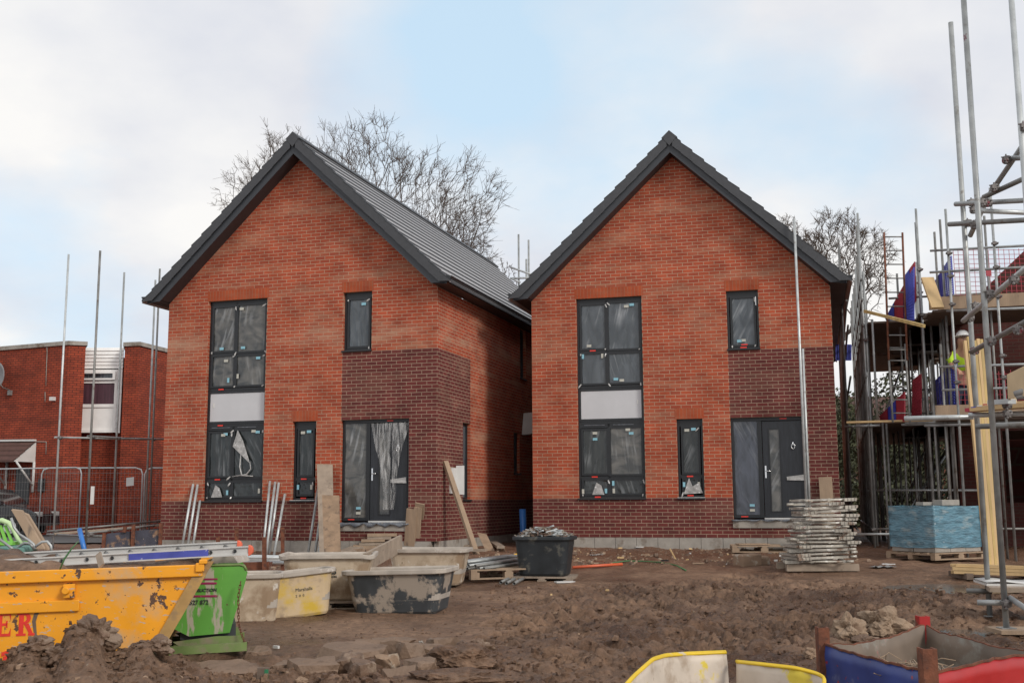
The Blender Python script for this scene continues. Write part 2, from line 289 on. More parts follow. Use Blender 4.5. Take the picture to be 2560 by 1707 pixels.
M['yellow_m'] = mat('muddy yellow plate', (.42, .25, .085), .6, .15, 8, spots=[((.26, .17, .09), 6, .54, .14)])
M['green'] = mat('worn green paint', (.125, .37, .06), .5, .08, 4, spots=[((.44, .40, .31), 3.8, .56, .04, 3.7, (1.8, 1.8, .4)), ((.12, .06, .035), 10, .645, .012, 6)])
M['green_m'] = mat('muddy green plate', (.17, .24, .075), .6, .2, 5, spots=[((.25, .21, .14), 4, .5, .14)])
M['redpaint'] = mat('faded red lettering', (.68, .035, .02), .5, .12, 8, spots=[(YP, 16, .62, .02)])
M['magenta'] = mat('magenta stripe', (.30, .02, .09), .5, .1, 8, spots=[((.40, .37, .28), 12, .62, .02)])
M['ink'] = mat('dark lettering', (.045, .05, .045), .6, .15, 12)
M['alu'] = mat('ladder aluminium', (.56, .55, .53), .42, .08, 5, metal=.25, spots=[((.30, .27, .24), 8, .64, .1)])
M['blue_p'] = mat('blue paint on ladder', (.055, .07, .34), .5, .15, 8, spots=[((.6, .6, .62), 14, .68, .01)])
M['orange_cap'] = mat('orange end cap', (.75, .14, .07), .5, .15, 10)
M['tub_c'] = mat('dirty cream tub', (.52, .42, .31), .6, .10, 3, spots=[((.30, .21, .135), 2.6, .45, .14), ((.62, .57, .5), 6, .58, .06, 8), ((.20, .14, .09), 9, .66, .04, 3)])
M['tub_y'] = mat('yellow tub under dry mortar', (.56, .42, .26), .6, .10, 3, spots=[((.60, .40, .045), 2.2, .47, .14, 7.7), ((.34, .25, .17), 3.2, .55, .10, 1.3)])
M['tub_k'] = mat('black tub smeared with mortar', (.045, .05, .055), .55, .2, 6, spots=[((.33, .275, .225), 3.4, .49, .06, 3.9), ((.42, .36, .29), 9, .66, .05)])
M['tub_b'] = mat('black tub dusty', (.022, .026, .030), .55, .2, 6, spots=[((.17, .16, .13), 3.2, .58, .12)])
M['mortar'] = mat('dried mortar lining', (.40, .35, .30), .8, .15, 5, spots=[((.55, .5, .45), 7, .6, .08)])
M['bluepipe'] = mat('blue water pipe', (.03, .17, .52), .38, .08, 4)
M['yellowpipe'] = mat('yellow gas pipe', (.75, .42, .02), .4, .08, 4)
M['orangepipe'] = mat('orange duct', (.62, .12, .05), .45, .1, 4)
M['wrap'] = mat('blue stretch wrap', (.10, .22, .29), .2, .34, 4, bump=.7, bsc=9, stretch=(1, 1, 4), spots=[((.26, .33, .35), 2.6, .55, .12, 2, (1, 1, 2.5)), ((.5, .6, .65), 6, .68, .03, 4, (1, 1, 6))], spec=.8)
M['cblue'] = mat('chipped blue steel', (.030, .052, .21), .4, .2, 3, spots=[((.12, .14, .26), 3.2, .56, .10), ((.30, .03, .025), 9, .63, .01, 6), ((.5, .5, .52), 22, .72, .01, 2, (1, 1, .2))], bump=.10, bsc=5)
M['cred'] = mat('chipped red steel', (.40, .020, .020), .38, .16, 3, bump=.10, bsc=5, spots=[((.5, .42, .4), 22, .73, .01, 2, (1, 1, .2)), ((.16, .045, .03), 5, .62, .05)])
M['crate_in'] = mat('rusty grey crate lining', (.17, .13, .10), .75, .2, 4, spots=[((.30, .04, .03), 6, .66, .04), ((.24, .23, .20), 3, .55, .1)])
M['slab'] = mat('smooth drying mud slab', (.185, .120, .080), .7, .16, 3, bump=.5, bsc=30, spots=[((.12, .075, .048), 5, .58, .06)])
M['rock'] = mat('muddy rubble lump', (.27, .18, .12), .9, .16, 4, bump=.5, bsc=25, spots=[((.40, .34, .27), 5, .58, .06)])
M['mudlump'] = mat('wet mud lump', (.140, .084, .053), .6, .25, 7, bump=.9, bsc=22, spots=[((.23, .160, .112), 4, .57, .08)])
M['hedge'] = mat('hedge leaf', (.050, .055, .024), .8, .5, 1.2)
M['bark'] = mat('winter bark', (.115, .088, .072), .9, .25, 1.5)
M['render'] = mat('far house brick', (.20, .07, .045), .9, .2, 2)
M['porch'] = mat('brown porch tile', (.095, .045, .035), .7, .2, 10)
M['carbody'] = mat('black car paint', (.012, .013, .017), .15, .05, 3, coat=.6)
M['tyre'] = mat('tyre rubber', (.02, .02, .02), .85)
M['lime'] = mat('lime green plastic', (.22, .55, .09), .45, .08, 4)
M['lime_w'] = mat('pale lime plastic', (.50, .66, .36), .45, .08, 4)
M['teal'] = mat('faded teal cushion', (.12, .24, .21), .8, .15, 4)
M['hose'] = mat('green hose', (.06, .16, .06), .5)
M['netred'] = mat('red mesh', (.38, .035, .055), .5)
M['netblue'] = mat('blue mesh', (.06, .075, .42), .5)
M['skin'] = mat('skin', (.50, .28, .19), .6)
M['hivis'] = mat('hi-vis fabric', (.50, .75, .03), .7, .1)
M['helmet'] = mat('white helmet', (.85, .85, .85), .3)
M['trouser'] = mat('dark work trousers', (.03, .035, .06), .85)
M['curtain'] = mat('plum curtain behind glass', (.085, .035, .05), .5, .35, 5, stretch=(6, 6, .3))
M['dish'] = mat('grey dish', (.22, .22, .23), .6)
M['sheet'] = mat('grey sheeting', (.28, .27, .26), .6, .2, 5, bump=.6, bsc=10)
M['tarmac'] = mat('tarmac forecourt', (.13, .125, .12), .85, .15, 3)
# ================================================================ GROUND
def nz(x, y, s, o=0): return noise.noise(Vector((x/s+o*7.3, y/s-o*3.1, o*1.7)))
def tri(x, pts):
    if x <= pts[0][0]: return pts[0][1]
    for (a, b), (c, d) in zip(pts, pts[1:]):
        if x <= c: return b+(d-b)*(x-a)/(c-a)
    return pts[-1][1]
def sst(a, b, x):
    t = max(0, min(1, (x-a)/(b-a))); return t*t*(3-2*t)
TRK = []
for (a_, b_, c_, d_) in ((1230, 1600, 2010, 1452), (1400, 1650, 2330, 1500), (1330, 1510, 1950, 1432), (1640, 1668, 2080, 1548), (1260, 1560, 1750, 1470)):
    q0 = G(a_, b_); q1 = G(c_, d_); l_ = math.hypot(q1.x-q0.x, q1.y-q0.y); TRK.append((q0.x, q0.y, (q1.x-q0.x)/l_, (q1.y-q0.y)/l_, l_))
CREST = [(-400, 1690), (0, 1700), (45, 1672), (66, 1640), (80, 1618), (108, 1612), (140, 1640), (160, 1655), (175, 1630), (195, 1585), (212, 1569), (268, 1568), (282, 1600), (300, 1628), (330, 1630), (352, 1612), (395, 1603), (425, 1645), (520, 1672), (640, 1695), (900, 1705), (1050, 1710), (1300, 1730)]
def T(x, Y):
    z = gz(Y)
    if Y > 60 or Y < -2.5 or abs(x) > 60: return z
    px = 1280+2747*x/max(Y, 3)
    churn = sst(1180, 1420, px)*(1-sst(15.5, 18, Y))
    fore = 1-sst(10.0, 11.2, Y+.25*nz(x, Y, .8, 3))
    near_h = sst(17.5, 20, Y)*(1-sst(24, 30, Y))
    z += .045*nz(x, Y, 2.6)+.018*nz(x, Y, .9, 2)
    z += (.010+.028*near_h+.012*churn)*nz(x, Y, .28, 4)+.008*nz(x, Y, .09, 5)+.012*max(0, nz(x, Y, .05, 19)-.25)
    if churn > 0:
        c1 = nz(x, Y, .36, 6); c2 = nz(x*.8+.3*Y, Y*1.3, .15, 7); c3 = nz(x, Y, .07, 8)
        rut = .5+.5*math.sin((Y*1.0+.38*x+.35*nz(x, Y, 1.6, 9))*2*math.pi/1.9)
        tread = abs(math.sin((x+.3*nz(x, Y, .7, 10))*math.pi/.30))
        c4 = nz(x*.6, Y, .16, 18); z += .74*churn*(.09*c1+.13*(abs(c2)-.2)+.05*max(0, c4)+.030*c3-.085*rut**3+.045*tread*sst(.3, .85, rut))
        z += .03*churn*(.3-abs(nz(x, Y, .13, 22)))+.05*churn*max(0, .25-abs(nz(x*1.4, Y*.8, .33, 23)))
        for (tx, ty, ux_, uy_, ln_) in TRK:
            s_ = (x-tx)*ux_+(Y-ty)*uy_; t_ = (x-tx)*uy_-(Y-ty)*ux_+.10*nz(s_, 0, 1.3, 24)
            if -.1 < s_ < ln_ and abs(t_) < .42:
                k_ = 1-sst(.24, .42, abs(t_)); lug = math.sin(2*math.pi*(s_/.24+abs(t_)*1.6)); z += k_*(-.075+.085*sst(-.1, .5, lug))+.07*math.exp(-((abs(t_)-.34)/.06)**2)*(.6+.6*nz(x, Y, .2, 25))
    if fore > 0:
        a = sst(1280, 900, px)
        z += fore*(.05*nz(x, Y, .35, 11)*(.5+a)+.05*abs(nz(x, Y, .17, 12))*(.4+a)+.02*nz(x, Y, .07, 13))
    if px < 1400 and 5 < Y < 10.6:
        top = P(max(-600, px), tri(px, CREST), 9.35).z-gz(9.35)
        fy = math.exp(-((Y-9.35)/1.1)**2) if Y < 9.35 else math.exp(-((Y-9.35)/.42)**2)
        rough = .05*nz(x, Y, .20, 14)+.035*abs(nz(x, Y, .10, 15))+.012*nz(x, Y, .04, 16)
        z += fy*(max(0, top-.03)+rough*min(1, top*4))
    # spoil against the plinths and mud bank by the right scaffold
    z += near_h*.05*abs(nz(x, Y, .5, 17))
    for (mx_, my_, r_, h_) in ((8.2, 17.6, 1.3, .05), (5.8, 19.6, 1.4, .06), (-10.5, 18.0, 2.0, .16)):
        z += h_*math.exp(-((x-mx_)**2+(Y-my_)**2)/r_**2)
    for (mx_, my_, rx_, ry_, dep) in PUD:
        q = ((x-mx_)/rx_)**2+((Y-my_)/ry_)**2
        if q < 2.2: k = 1-sst(.75, 2.1, q); z = z*(1-k)+(gz(my_)-dep)*k
    return z
pq = G(2385, 1467); pq2 = G(700, 1612); pq3 = G(2330, 1578)
PUD = [(pq.x, pq.y, .95, .8, .03), (pq3.x+.1, pq3.y, .8, .35, .03)]
ys = [-8, -4, -1, 1, 2.5, 3.8, 4.8, 5.5]; y = 6.0
while y < 13.5: ys.append(y); y += .032
while y < 24.6: ys.append(y); y += .055
while y < 34: ys.append(y); y += .3
while y < 900: ys.append(y); y *= 1.22
NC = 430; vs = []; fs = []
oc = [-600, -200, -90, -45, -25, -12, -5, -2, -.7]
for Yv in ys:
    hw = .5*max(Yv, 5)+1.6
    xs = [-hw+o for o in oc]+[-hw+2*hw*i/NC for i in range(NC+1)]+[hw-o for o in reversed(oc)]
    for xv in xs: vs.append((xv, Yv, T(xv, Yv)))
nc = NC+1+2*len(oc)
for j in range(len(ys)-1):
    for i in range(nc-1):
        a = j*nc+i; fs.append((a, a+1, a+1+nc, a+nc))
def mud_mat():
    m = bpy.data.materials.new('churned mud'); m.use_nodes = True; t = m.node_tree; b = t.nodes['Principled BSDF']; nn = t.nodes.new; ll = t.links.new
    tcn = nn('ShaderNodeTexCoord')
    a = nn('ShaderNodeTexNoise'); a.inputs['Scale'].default_value = .8; a.inputs['Detail'].default_value = 9; a.inputs['Roughness'].default_value = .62; ll(tcn.outputs['Object'], a.inputs['Vector'])
    r = nn('ShaderNodeValToRGB'); e = r.color_ramp.elements; e[0].position = .34; e[1].position = .66
    e[0].color = (.100, .050, .028, 1); e[1].color = (.310, .188, .118, 1); ll(a.outputs[0], r.inputs[0])
    c = nn('ShaderNodeTexNoise'); c.inputs['Scale'].default_value = 14; c.inputs['Detail'].default_value = 7; c.inputs['Roughness'].default_value = .7; ll(tcn.outputs['Object'], c.inputs['Vector'])
    mr = nn('ShaderNodeMapRange'); mr.inputs[1].default_value = .3; mr.inputs[2].default_value = .7; mr.inputs[3].default_value = .58; mr.inputs[4].default_value = 1.35; ll(c.outputs[0], mr.inputs[0])
    s = nn('ShaderNodeVectorMath'); s.operation = 'SCALE'; ll(r.outputs[0], s.inputs[0]); ll(mr.outputs[0], s.inputs['Scale'])
    # reddish dry spoil beside the houses, small pale crumbs
    sp = nn('ShaderNodeSeparateXYZ'); ll(tcn.outputs['Object'], sp.inputs[0])
    m2 = nn('ShaderNodeMapRange'); m2.inputs[1].default_value = 17; m2.inputs[2].default_value = 22; m2.inputs[4].default_value = .6; ll(sp.outputs[1], m2.inputs[0])
    x1 = nn('ShaderNodeMixRGB'); ll(m2.outputs[0], x1.inputs[0]); ll(s.outputs[0], x1.inputs[1]); x1.inputs[2].default_value = (.175, .082, .048, 1)
    v = nn('ShaderNodeTexVoronoi'); v.inputs['Scale'].default_value = 9; ll(tcn.outputs['Object'], v.inputs['Vector'])
    vr = nn('ShaderNodeMapRange'); vr.inputs[1].default_value = .10; vr.inputs[2].default_value = .06; ll(v.outputs['Distance'], vr.inputs[0])
    n6 = nn('ShaderNodeTexNoise'); n6.inputs['Scale'].default_value = 2.3; ll(tcn.outputs['Object'], n6.inputs['Vector'])
    v6 = nn('ShaderNodeMapRange'); v6.inputs[1].default_value = .56; v6.inputs[2].default_value = .62; ll(n6.outputs[0], v6.inputs[0])
    vm = nn('ShaderNodeMath'); vm.operation = 'MULTIPLY'; ll(vr.outputs[0], vm.inputs[0]); ll(v6.outputs[0], vm.inputs[1])
    x2 = nn('ShaderNodeMixRGB'); ll(vm.outputs[0], x2.inputs[0]); ll(x1.outputs[0], x2.inputs[1]); x2.inputs[2].default_value = (.34, .27, .20, 1)
    ll(x2.outputs[0], b.inputs['Base Color'])
    rr = nn('ShaderNodeMapRange'); rr.inputs[1].default_value = .38; rr.inputs[2].default_value = .6; rr.inputs[3].default_value = .26; rr.inputs[4].default_value = .74; ll(a.outputs[0], rr.inputs[0]); ll(rr.outputs[0], b.inputs['Roughness'])
    c9 = nn('ShaderNodeTexNoise'); c9.inputs['Scale'].default_value = 5; c9.inputs['Detail'].default_value = 10; c9.inputs['Roughness'].default_value = .75; c9.inputs['Distortion'].default_value = .6; ll(tcn.outputs['Object'], c9.inputs['Vector'])
    bu = nn('ShaderNodeBump'); bu.inputs['Strength'].default_value = 1.0; bu.inputs['Distance'].default_value = .10; ll(c9.outputs[0], bu.inputs['Height']); ll(bu.outputs[0], b.inputs['Normal'])
    b.inputs['Specular IOR Level'].default_value = .4
    return m
M['mud'] = mud_mat()
me = bpy.data.meshes.new('ground'); me.from_pydata(vs, [], fs); me.materials.append(M['mud']); me.polygons.foreach_set('use_smooth', [True]*len(fs)); me.update()
gr = bpy.data.objects.new('ground', me); C.objects.link(gr); props(gr, 'churned wet brown mud of the building plot', kind='structure')
wm_ = bpy.data.materials.new('muddy water'); wm_.use_nodes = True; wb = wm_.node_tree.nodes['Principled BSDF']; wb.inputs['Base Color'].default_value = (.13, .105, .085, 1); wb.inputs['Roughness'].default_value = .16
for (mx_, my_, rx_, ry_, dep) in PUD:
    mb = MB(); n = 40
    pts = [(mx_+rx_*1.12*math.cos(t)*(1+.1*math.sin(3*t)), my_+ry_*1.12*math.sin(t), gz(my_)-.018) for t in [2*math.pi*k/n for k in range(n)]]
    mb.add(pts, [list(range(n))]); o = mb.build('puddle', wm_, org=(mx_, my_, gz(my_))); props(o, 'shallow muddy puddle', kind='structure')
# tarmac forecourt behind the site fence, left
mb = MB(); zz = gz(25)+.035
mb.add([(-26, 27.6, zz), (-8.6, 27.6, zz), (-8.6, 34.9, zz), (-26, 34.9, zz)], [(0, 1, 2, 3)])
props(mb.build('pavement', M['tarmac']), 'grey tarmac forecourt behind the site fence', kind='structure')
GR = gz(25)
# ================================================================ THE TWO NEW HOUSES
W = 6.4125; RH = W/2; SL = .951; DEP = 13.2; FD = .36
def rooft(u, top): return top-SL*abs(u-RH)
def cells(mb, us, hs_, holes, zone, fn, uvf):
    for i in range(len(us)-1):
        for j in range(len(hs_)-1):
            a, b, c, d = us[i], us[i+1], hs_[j], hs_[j+1]; cu, ch = (a+b)/2, (c+d)/2
            if any(x0 < cu < x1 and y0 < ch < y1 for (x0, y0, x1, y1) in holes): continue
            mb.add([fn(a, c), fn(b, c), fn(b, d), fn(a, d)], [(0, 1, 2, 3)], zone(cu, ch), uvs=[[uvf(a, c), uvf(b, c), uvf(b, d), uvf(a, d)]])
def house(H, label):
    x, y, z, th = HS[H]; g = .25
    root = thing('brick_house', label, 'house', (x, y, z), -th, local=True, group='new detached brick houses')
    holes = [(1.0125, .825, 2.465, 5.175), (3.15, .825, 3.70, 2.475), (4.275, .36, 5.80, 2.475), (4.275, 3.9, 4.94, 5.175)]
    mb = MB(); us = [0, 1.0125, 2.465, 3.15, 3.70, 4.275, 4.94, 5.80, W]; hh = [-.0, .36, .825, 2.475, 3.9, 5.175]
    def zone(u, h):
        if h < .825: return 1
        if u > 4.275 and h < 3.9: return 1
        return 0
    cells(mb, us, hh, holes, zone, lambda u, h: (u, 0, h), lambda u, h: (u, h))
    ap = 8.26
    mb.add([(0, 0, 5.175), (W, 0, 5.175), (RH, 0, 5.175+SL*RH+.03)], [(0, 1, 2)], 0, uvs=[[(0, 5.175), (W, 5.175), (RH, 5.175+SL*RH+.03)]])
    # reveals
    for (x0, y0, x1, y1) in holes:
        for (p, q) in (((x0, y0), (x0, y1)), ((x0, y1), (x1, y1)), ((x1, y1), (x1, y0)), ((x1, y0), (x0, y0))):
            mi = zone(x0-.01 if p[0] == x0 else x1+.01, (p[1]+q[1])/2)
            mb.add([(p[0], 0, p[1]), (q[0], 0, q[1]), (q[0], .13, q[1]), (p[0], .13, p[1])], [(3, 2, 1, 0)], mi, uvs=[[(.13, q[1]), (.13, p[1]), (0, p[1]), (0, q[1])]])
    sh = [(1.54, .825, 2.03, 2.475), (5.85, 3.9, 6.35, 5.175), (5.25, 1.475, 5.75, 2.475)]
    sv = [0, 1.54, 2.03, 5.25, 5.75, 5.85, 6.35, DEP]; shh = [0, .825, 1.475, 2.475, 3.9, 5.175]
    szone = lambda v, h: 1 if h < .825 or (v < 2.03 and h < 3.9) else 0
    cells(mb, sv, shh, sh, szone, lambda v, h: (W, v, h), lambda v, h: (v+W, h))
    for (x0, y0, x1, y1) in sh:
        for (p, q) in (((x0, y0), (x0, y1)), ((x0, y1), (x1, y1)), ((x1, y1), (x1, y0)), ((x1, y0), (x0, y0))):
            mi = szone(x0-.01 if p[0] == x0 else x1+.01, (p[1]+q[1])/2)
            mb.add([(W, p[0], p[1]), (W, q[0], q[1]), (W-.13, q[0], q[1]), (W-.13, p[0], p[1])], [(3, 2, 1, 0)], mi, uvs=[[(.13, q[1]), (.13, p[1]), (0, p[1]), (0, q[1])]])
    mb.add([(0, DEP, 0), (0, 0, 0), (0, 0, 5.175), (0, DEP, 5.175)], [(0, 1, 2, 3)], 0, uvs=[[(-DEP, 0), (0, 0), (0, 5.175), (-DEP, 5.175)]])
    mb.add([(W, DEP, 0), (0, DEP, 0), (0, DEP, 5.175), (RH, DEP, 5.175+SL*RH), (W, DEP, 5.175)], [(0, 1, 2, 3, 4)], 0, uvs=[[(0, 0), (W, 0), (W, 5.175), (RH, 8.2), (0, 5.175)]])
    mb.build('wall', [M['brick_oA' if H == 'A' else 'brick_o'], M['brick_d']], root)
    # concrete plinth
    pb = MB(); k = 0
    for u0 in [i*.45 for i in range(14)]+[6.3]:
        u1 = min(u0+.442, W) if u0 < 6.2 else W
        if u0 < 6.2: pb.box(u0, .004, -.5, min(u0+.442, W), .1, -.001)
    for i in range(29): pb.box(W-.1, .11+i*.45, -.5, W-.004, .11+i*.45+.442, -.001); pb.box(.004, .11+i*.45, -.5, .1, .11+i*.45+.442, -.001)
    pb.build('plinth', M['block'], root)
    # soldier courses
    for (a, b, h) in ((1.0125, 2.465, 5.175), (4.275, 4.94, 5.175), (3.15, 3.70, 2.475)):
        lb = MB(); a -= .03; b += .03; lb.add([(a, -.004, h+.002), (b, -.004, h+.002), (b, -.004, h+.225), (a, -.004, h+.225)], [(0, 1, 2, 3)], uvs=[[(a, .002), (b, .002), (b, .23), (a, .23)]])
        lb.box(a, -.0035, h, b, .004, h+.2245); lb.build('lintel', M['soldier'], root)
    # windows ---------------------------------------------------
    rd = random.Random(5 if H == 'A' else 9); FB = .085
    def fr(mbx, x0, y0, x1, y1, t=.055, d0=FB, d1=.13):
        mbx.box(x0, d0, y0, x0+t, d1, y1); mbx.box(x1-t, d0, y0, x1, d1, y1); mbx.box(x0+t, d0, y0, x1-t, d1, y0+t); mbx.box(x0+t, d0, y1-t, x1-t, d1, y1)
    def win(nm, outer, panes, inner, stick, sill=True, gm='glass_up'):
        x0, y0, x1, y1 = outer; wb_ = MB(); fr(wb_, *outer, t=.05)
        for (a, b, c, d) in inner: wb_.box(a, FB+.002, b, c, .128, d)
        wr = wb_.build(nm, M['frame'], root, bevel=.004)
        for pi, (a, b, c, d, *gmo) in enumerate(panes):
            sash = MB(); fr(sash, a, b, c, d, .045, FB-.014, FB+.02); sash.build('sash', M['frame'], wr)
            pb_ = MB(); e = .043; n = 10; 
            pv = [(a+e+(c-a-2*e)*i/n, FB+.010+.004*math.sin(i*2.1+j*.8+pi)+.003*rd.random(), b+e+(d-b-2*e)*j/n) for j in range(n+1) for i in range(n+1)]
            pb_.add(pv, [(j*(n+1)+i, j*(n+1)+i+1, (j+1)*(n+1)+i+1, (j+1)*(n+1)+i) for j in range(n) for i in range(n)], 0, True)
            pb_.build('pane', M[gmo[0] if gmo else gm], wr)
        for (sx, sy, kind_, rot) in stick:
            sb = MB(); ww, h2 = ((.10, .055) if not rot else (.05, .10)) if kind_ != 'r' else ((.13, .028) if not rot else (.028, .13))
            sb.box(sx-ww/2, FB-.022, sy-h2/2, sx+ww/2, FB-.017, sy+h2/2)
            sb.build('sticker' if kind_ != 'r' else 'red_tab', M[{'b': 'sticker_b', 'c': 'sticker_c', 'r': 'red_tab'}[kind_]], wr)
        # torn strips of protective tape at the frame corners
        for (a, b, c, d, *_) in panes:
            for (qx, qy) in ((a+.02, d-.03), (c-.02, d-.04), (a+.02, b+.03), (c-.03, b+.03)):
                if rd.random() < .45:
                    tb = MB(); l = .04+.08*rd.random(); an = rd.uniform(-.9, .9)-math.pi/2; p0 = Vector((qx, FB-.025, qy)); dr = Vector((math.cos(an), -.25, math.sin(an)))*l; sd_ = Vector((math.sin(an), 0, -math.cos(an)))*.013
                    tb.add([p0-sd_, p0+sd_, p0+dr*.6+sd_*1.2+Vector((0, -.02, 0)), p0+dr+sd_*.3, p0+dr*.6-sd_*.8], [(0, 1, 2, 3, 4)]); tb.build('torn_tape', M['film'], wr, solid=.001)
        if sill:
            sb = MB(); sb.box(x0-.01, -.05, y0-.035, x1+.01, .12, y0-.002); sb.build('sill', M['frame' if sill != 'white' else 'gutter'], wr, bevel=.004)
            if sill == 'white': q = MB(); q.box(x0-.012, -.053, y0-.004, x1+.012, -.02, y0+.006); q.build('sill_edge', M['white'], wr)
        return wr
    a0, a1 = 1.0125, 2.465; mu = 1.675
    up = [(a0+.06, 4.03, mu, 5.075), (mu, 4.0, a1-.04, 5.10), (a0+.06, 3.26, mu, 3.99), (mu, 3.26, a1-.04, 3.98)]
    if H == 'A': up = [(*q, 'glass_dusty') for q in up]; st = [(1.33, 4.12, 'b', 0), (1.86, 4.12, 'b', 0), (1.80, 4.98, 'c', 0), (2.24, 3.88, 'b', 0), (1.52, 3.42, 'b', 1), (1.75, 3.5, 'c', 1), (1.45, 3.85, 'c', 0), (1.35, 3.225, 'r', 0)]
    else: st = [(2.24, 5.0, 'b', 0), (2.12, 4.97, 'c', 0), (1.28, 4.13, 'c', 0), (1.36, 4.02, 'r', 0), (1.14, 3.9, 'b', 1), (1.57, 3.9, 'c', 1), (1.86, 3.38, 'b', 0), (1.99, 3.35, 'c', 0)]
    win('window', (a0, 3.2, a1, 5.175), up, [(mu-.03, 3.24, mu+.03, 5.13), (a0+.05, 3.975, a1-.05, 4.03), (a0+.04, 5.07, a1-.04, 5.135)], st, False)
    sp_ = MB(); fr(sp_, a0, 2.47, a1, 3.198, .06); spo = sp_.build('spandrel_frame', M['frame'], root, bevel=.004)
    s2 = MB(); s2.box(a0+.065, FB+.012, 2.53, a1-.065, FB+.03, 3.14); s2.build('spandrel_panel', M['panel'], spo)
    s3 = MB(); s3.box(a1-.16 if H == 'B' else a0+.13, FB+.006, 2.83, a1-.13 if H == 'B' else a0+.17, FB+.011, 2.93); s3.build('sticker', M['white'], spo)
    lo = [(a0+.06, 1.31, mu, 2.32), (mu, 1.29, a1-.04, 2.36, 'glass_dusty' if H == 'B' else 'glass_lo'), (a0+.06, .88, mu, 1.25), (mu, .88, a1-.04, 1.25)]
    st = [(1.38, 2.22, 'c', 0), (1.38, 2.09, 'b', 0), (2.1, 2.28, 'c', 0), (2.17, 2.2, 'b', 0), (1.36, 1.28, 'r', 0), (1.76, 1.14, 'b', 1), (1.77, .98, 'c', 1), (1.60, .98, 'b', 1), (1.1, .97, 'c', 1), (1.42, .85, 'r', 0)] if H == 'B' else \
         [(1.5, 2.25, 'b', 0), (1.44, 2.23, 'c', 0), (2.28, 2.28, 'b', 0), (2.18, 2.3, 'c', 0), (1.33, 1.28, 'r', 0), (1.58, 1.0, 'b', 1), (2.35, 1.03, 'c', 1), (1.36, 2.44, 'r', 0)]
    lw = win('window', (a0, .826, a1, 2.468), lo, [(mu-.03, .87, mu+.03, 2.42), (a0+.05, 1.245, a1-.05, 1.30), (a0+.04, 2.33, a1-.04, 2.42)], st, True, 'glass_lo')
    for q in (a0+.13, mu+.1):
        vb = MB(); vb.box(q, FB-.012, 2.385, q+.45, FB, 2.40); vb.build('trickle_vent', M['lead'], lw)
    if H == 'A':   # torn film hanging from the lower right pane
        fb = MB(); fb.add([(1.80, .055, 2.33), (1.69, .05, 1.98), (2.10, .02, 1.72), (2.13, .01, 1.62), (1.95, .03, 2.1)], [(0, 1, 2, 3, 4)])
        fb.tube([(1.9, .05, 1.85), (1.88, .045, 1.55), (1.93, .05, 1.36), (2.2, .05, 1.34)], [.010, .014, .02, .01], 5); fb.tube([(2.13, .03, 1.65), (2.15, .04, 1.5), (2.05, .05, 1.38), (1.7, .055, 1.34)], [.006, .01, .02, .01], 5)
        fb.build('torn_film', M['film'], lw, solid=.002)
    fb = MB(); q0 = 1.2 if H == 'A' else 1.3
    fb.add([(q0, .05, .90), (q0+.1, .045, 1.16), (q0+.2, .05, 1.1), (q0+.27, .05, .9)], [(0, 1, 2, 3)]); fb.build('torn_film', M['film'], lw, solid=.002)
    nw = win('window', (3.15, .826, 3.70, 2.475), [(3.23, 1.31, 3.63, 2.33), (3.23, .91, 3.63, 1.24)], [(3.2, 1.23, 3.65, 1.31), (3.2, 2.32, 3.65, 2.43)],
        [(3.36, 2.24, 'c', 0), (3.5, 2.26, 'b', 0), (3.4, 1.27, 'r', 0), (3.27, 1.1, 'b', 1), (3.58, 1.1, 'c', 1), (3.4, .87, 'r', 0)], 'white', 'glass_lo')
    if H == 'B':
        fb = MB(); fb.add([(3.26, .05, .90), (3.38, .04, 1.24), (3.45, .03, 1.06), (3.58, .045, 1.14), (3.66, .05, .92)], [(0, 1, 2, 3, 4)]); fb.build('torn_film', M['film'], nw, solid=.002)
    win('window', (4.275, 3.93, 4.94, 5.175), [(4.345, 3.98, 4.88, 5.06)], [(4.32, 5.05, 4.9, 5.13)], [(4.72, 4.92, 'b', 0)] if H == 'A' else [(4.52, 4.1, 'b', 0), (4.6, 4.11, 'c', 0), (4.62, 4.02, 'r', 0), (4.6, 3.96, 'r', 0)], True)
    # door set ---------------------------------------------------
    dr = MB(); d0, d1 = 4.275, 5.80; ml = 4.86
    dr.box(d0, .08, .40, d0+.06, .13, 2.475); dr.box(d1-.06, .08, .40, d1, .13, 2.475); dr.box(d0+.06, .08, 2.40, d1-.06, .13, 2.475); dr.box(ml-.045, .078, .40, ml+.045, .13, 2.40); dr.box(d0+.06, .08, .40, ml-.045, .13, .47)
    df = dr.build('door_frame', M['frame'], root, bevel=.004)
    sg = MB(); n = 8
    sg.add([(d0+.06+(ml-.045-d0-.06)*i/n, .10+.005*math.sin(i*2+j*.7), .47+1.93*j/16) for j in range(17) for i in range(n+1)], [(j*(n+1)+i, j*(n+1)+i+1, (j+1)*(n+1)+i+1, (j+1)*(n+1)+i) for j in range(16) for i in range(n)], 0, True)
    sg.build('sidelight_pane', M['glass_side' if H == 'B' else 'glass_dusty'], df)
    for (sx, sy, k2, rt) in ((4.66, .66, 'b', 0), (4.66, .56, 'c', 0), (4.5, .43, 'r', 0), (5.35, 2.44, 'r', 0)):
        sb = MB(); ww, h2 = (.10, .05) if k2 != 'r' else (.14, .022); sb.box(sx-ww/2, .070, sy-h2/2, sx+ww/2, .076, sy+h2/2); sb.build('sticker', M[{'b': 'sticker_b', 'c': 'sticker_c', 'r': 'red_tab'}[k2]], df)
    th_ = MB(); th_.box(ml+.045, .03, .375, d1-.06, .125, .405); th_.build('threshold', M['chrome' if 0 else 'white'], df)
    dl = MB(); x0, x1 = ml+.055, d1-.07; gx0, gx1 = (5.06, 5.25) if H == 'B' else (5.12, 5.34)
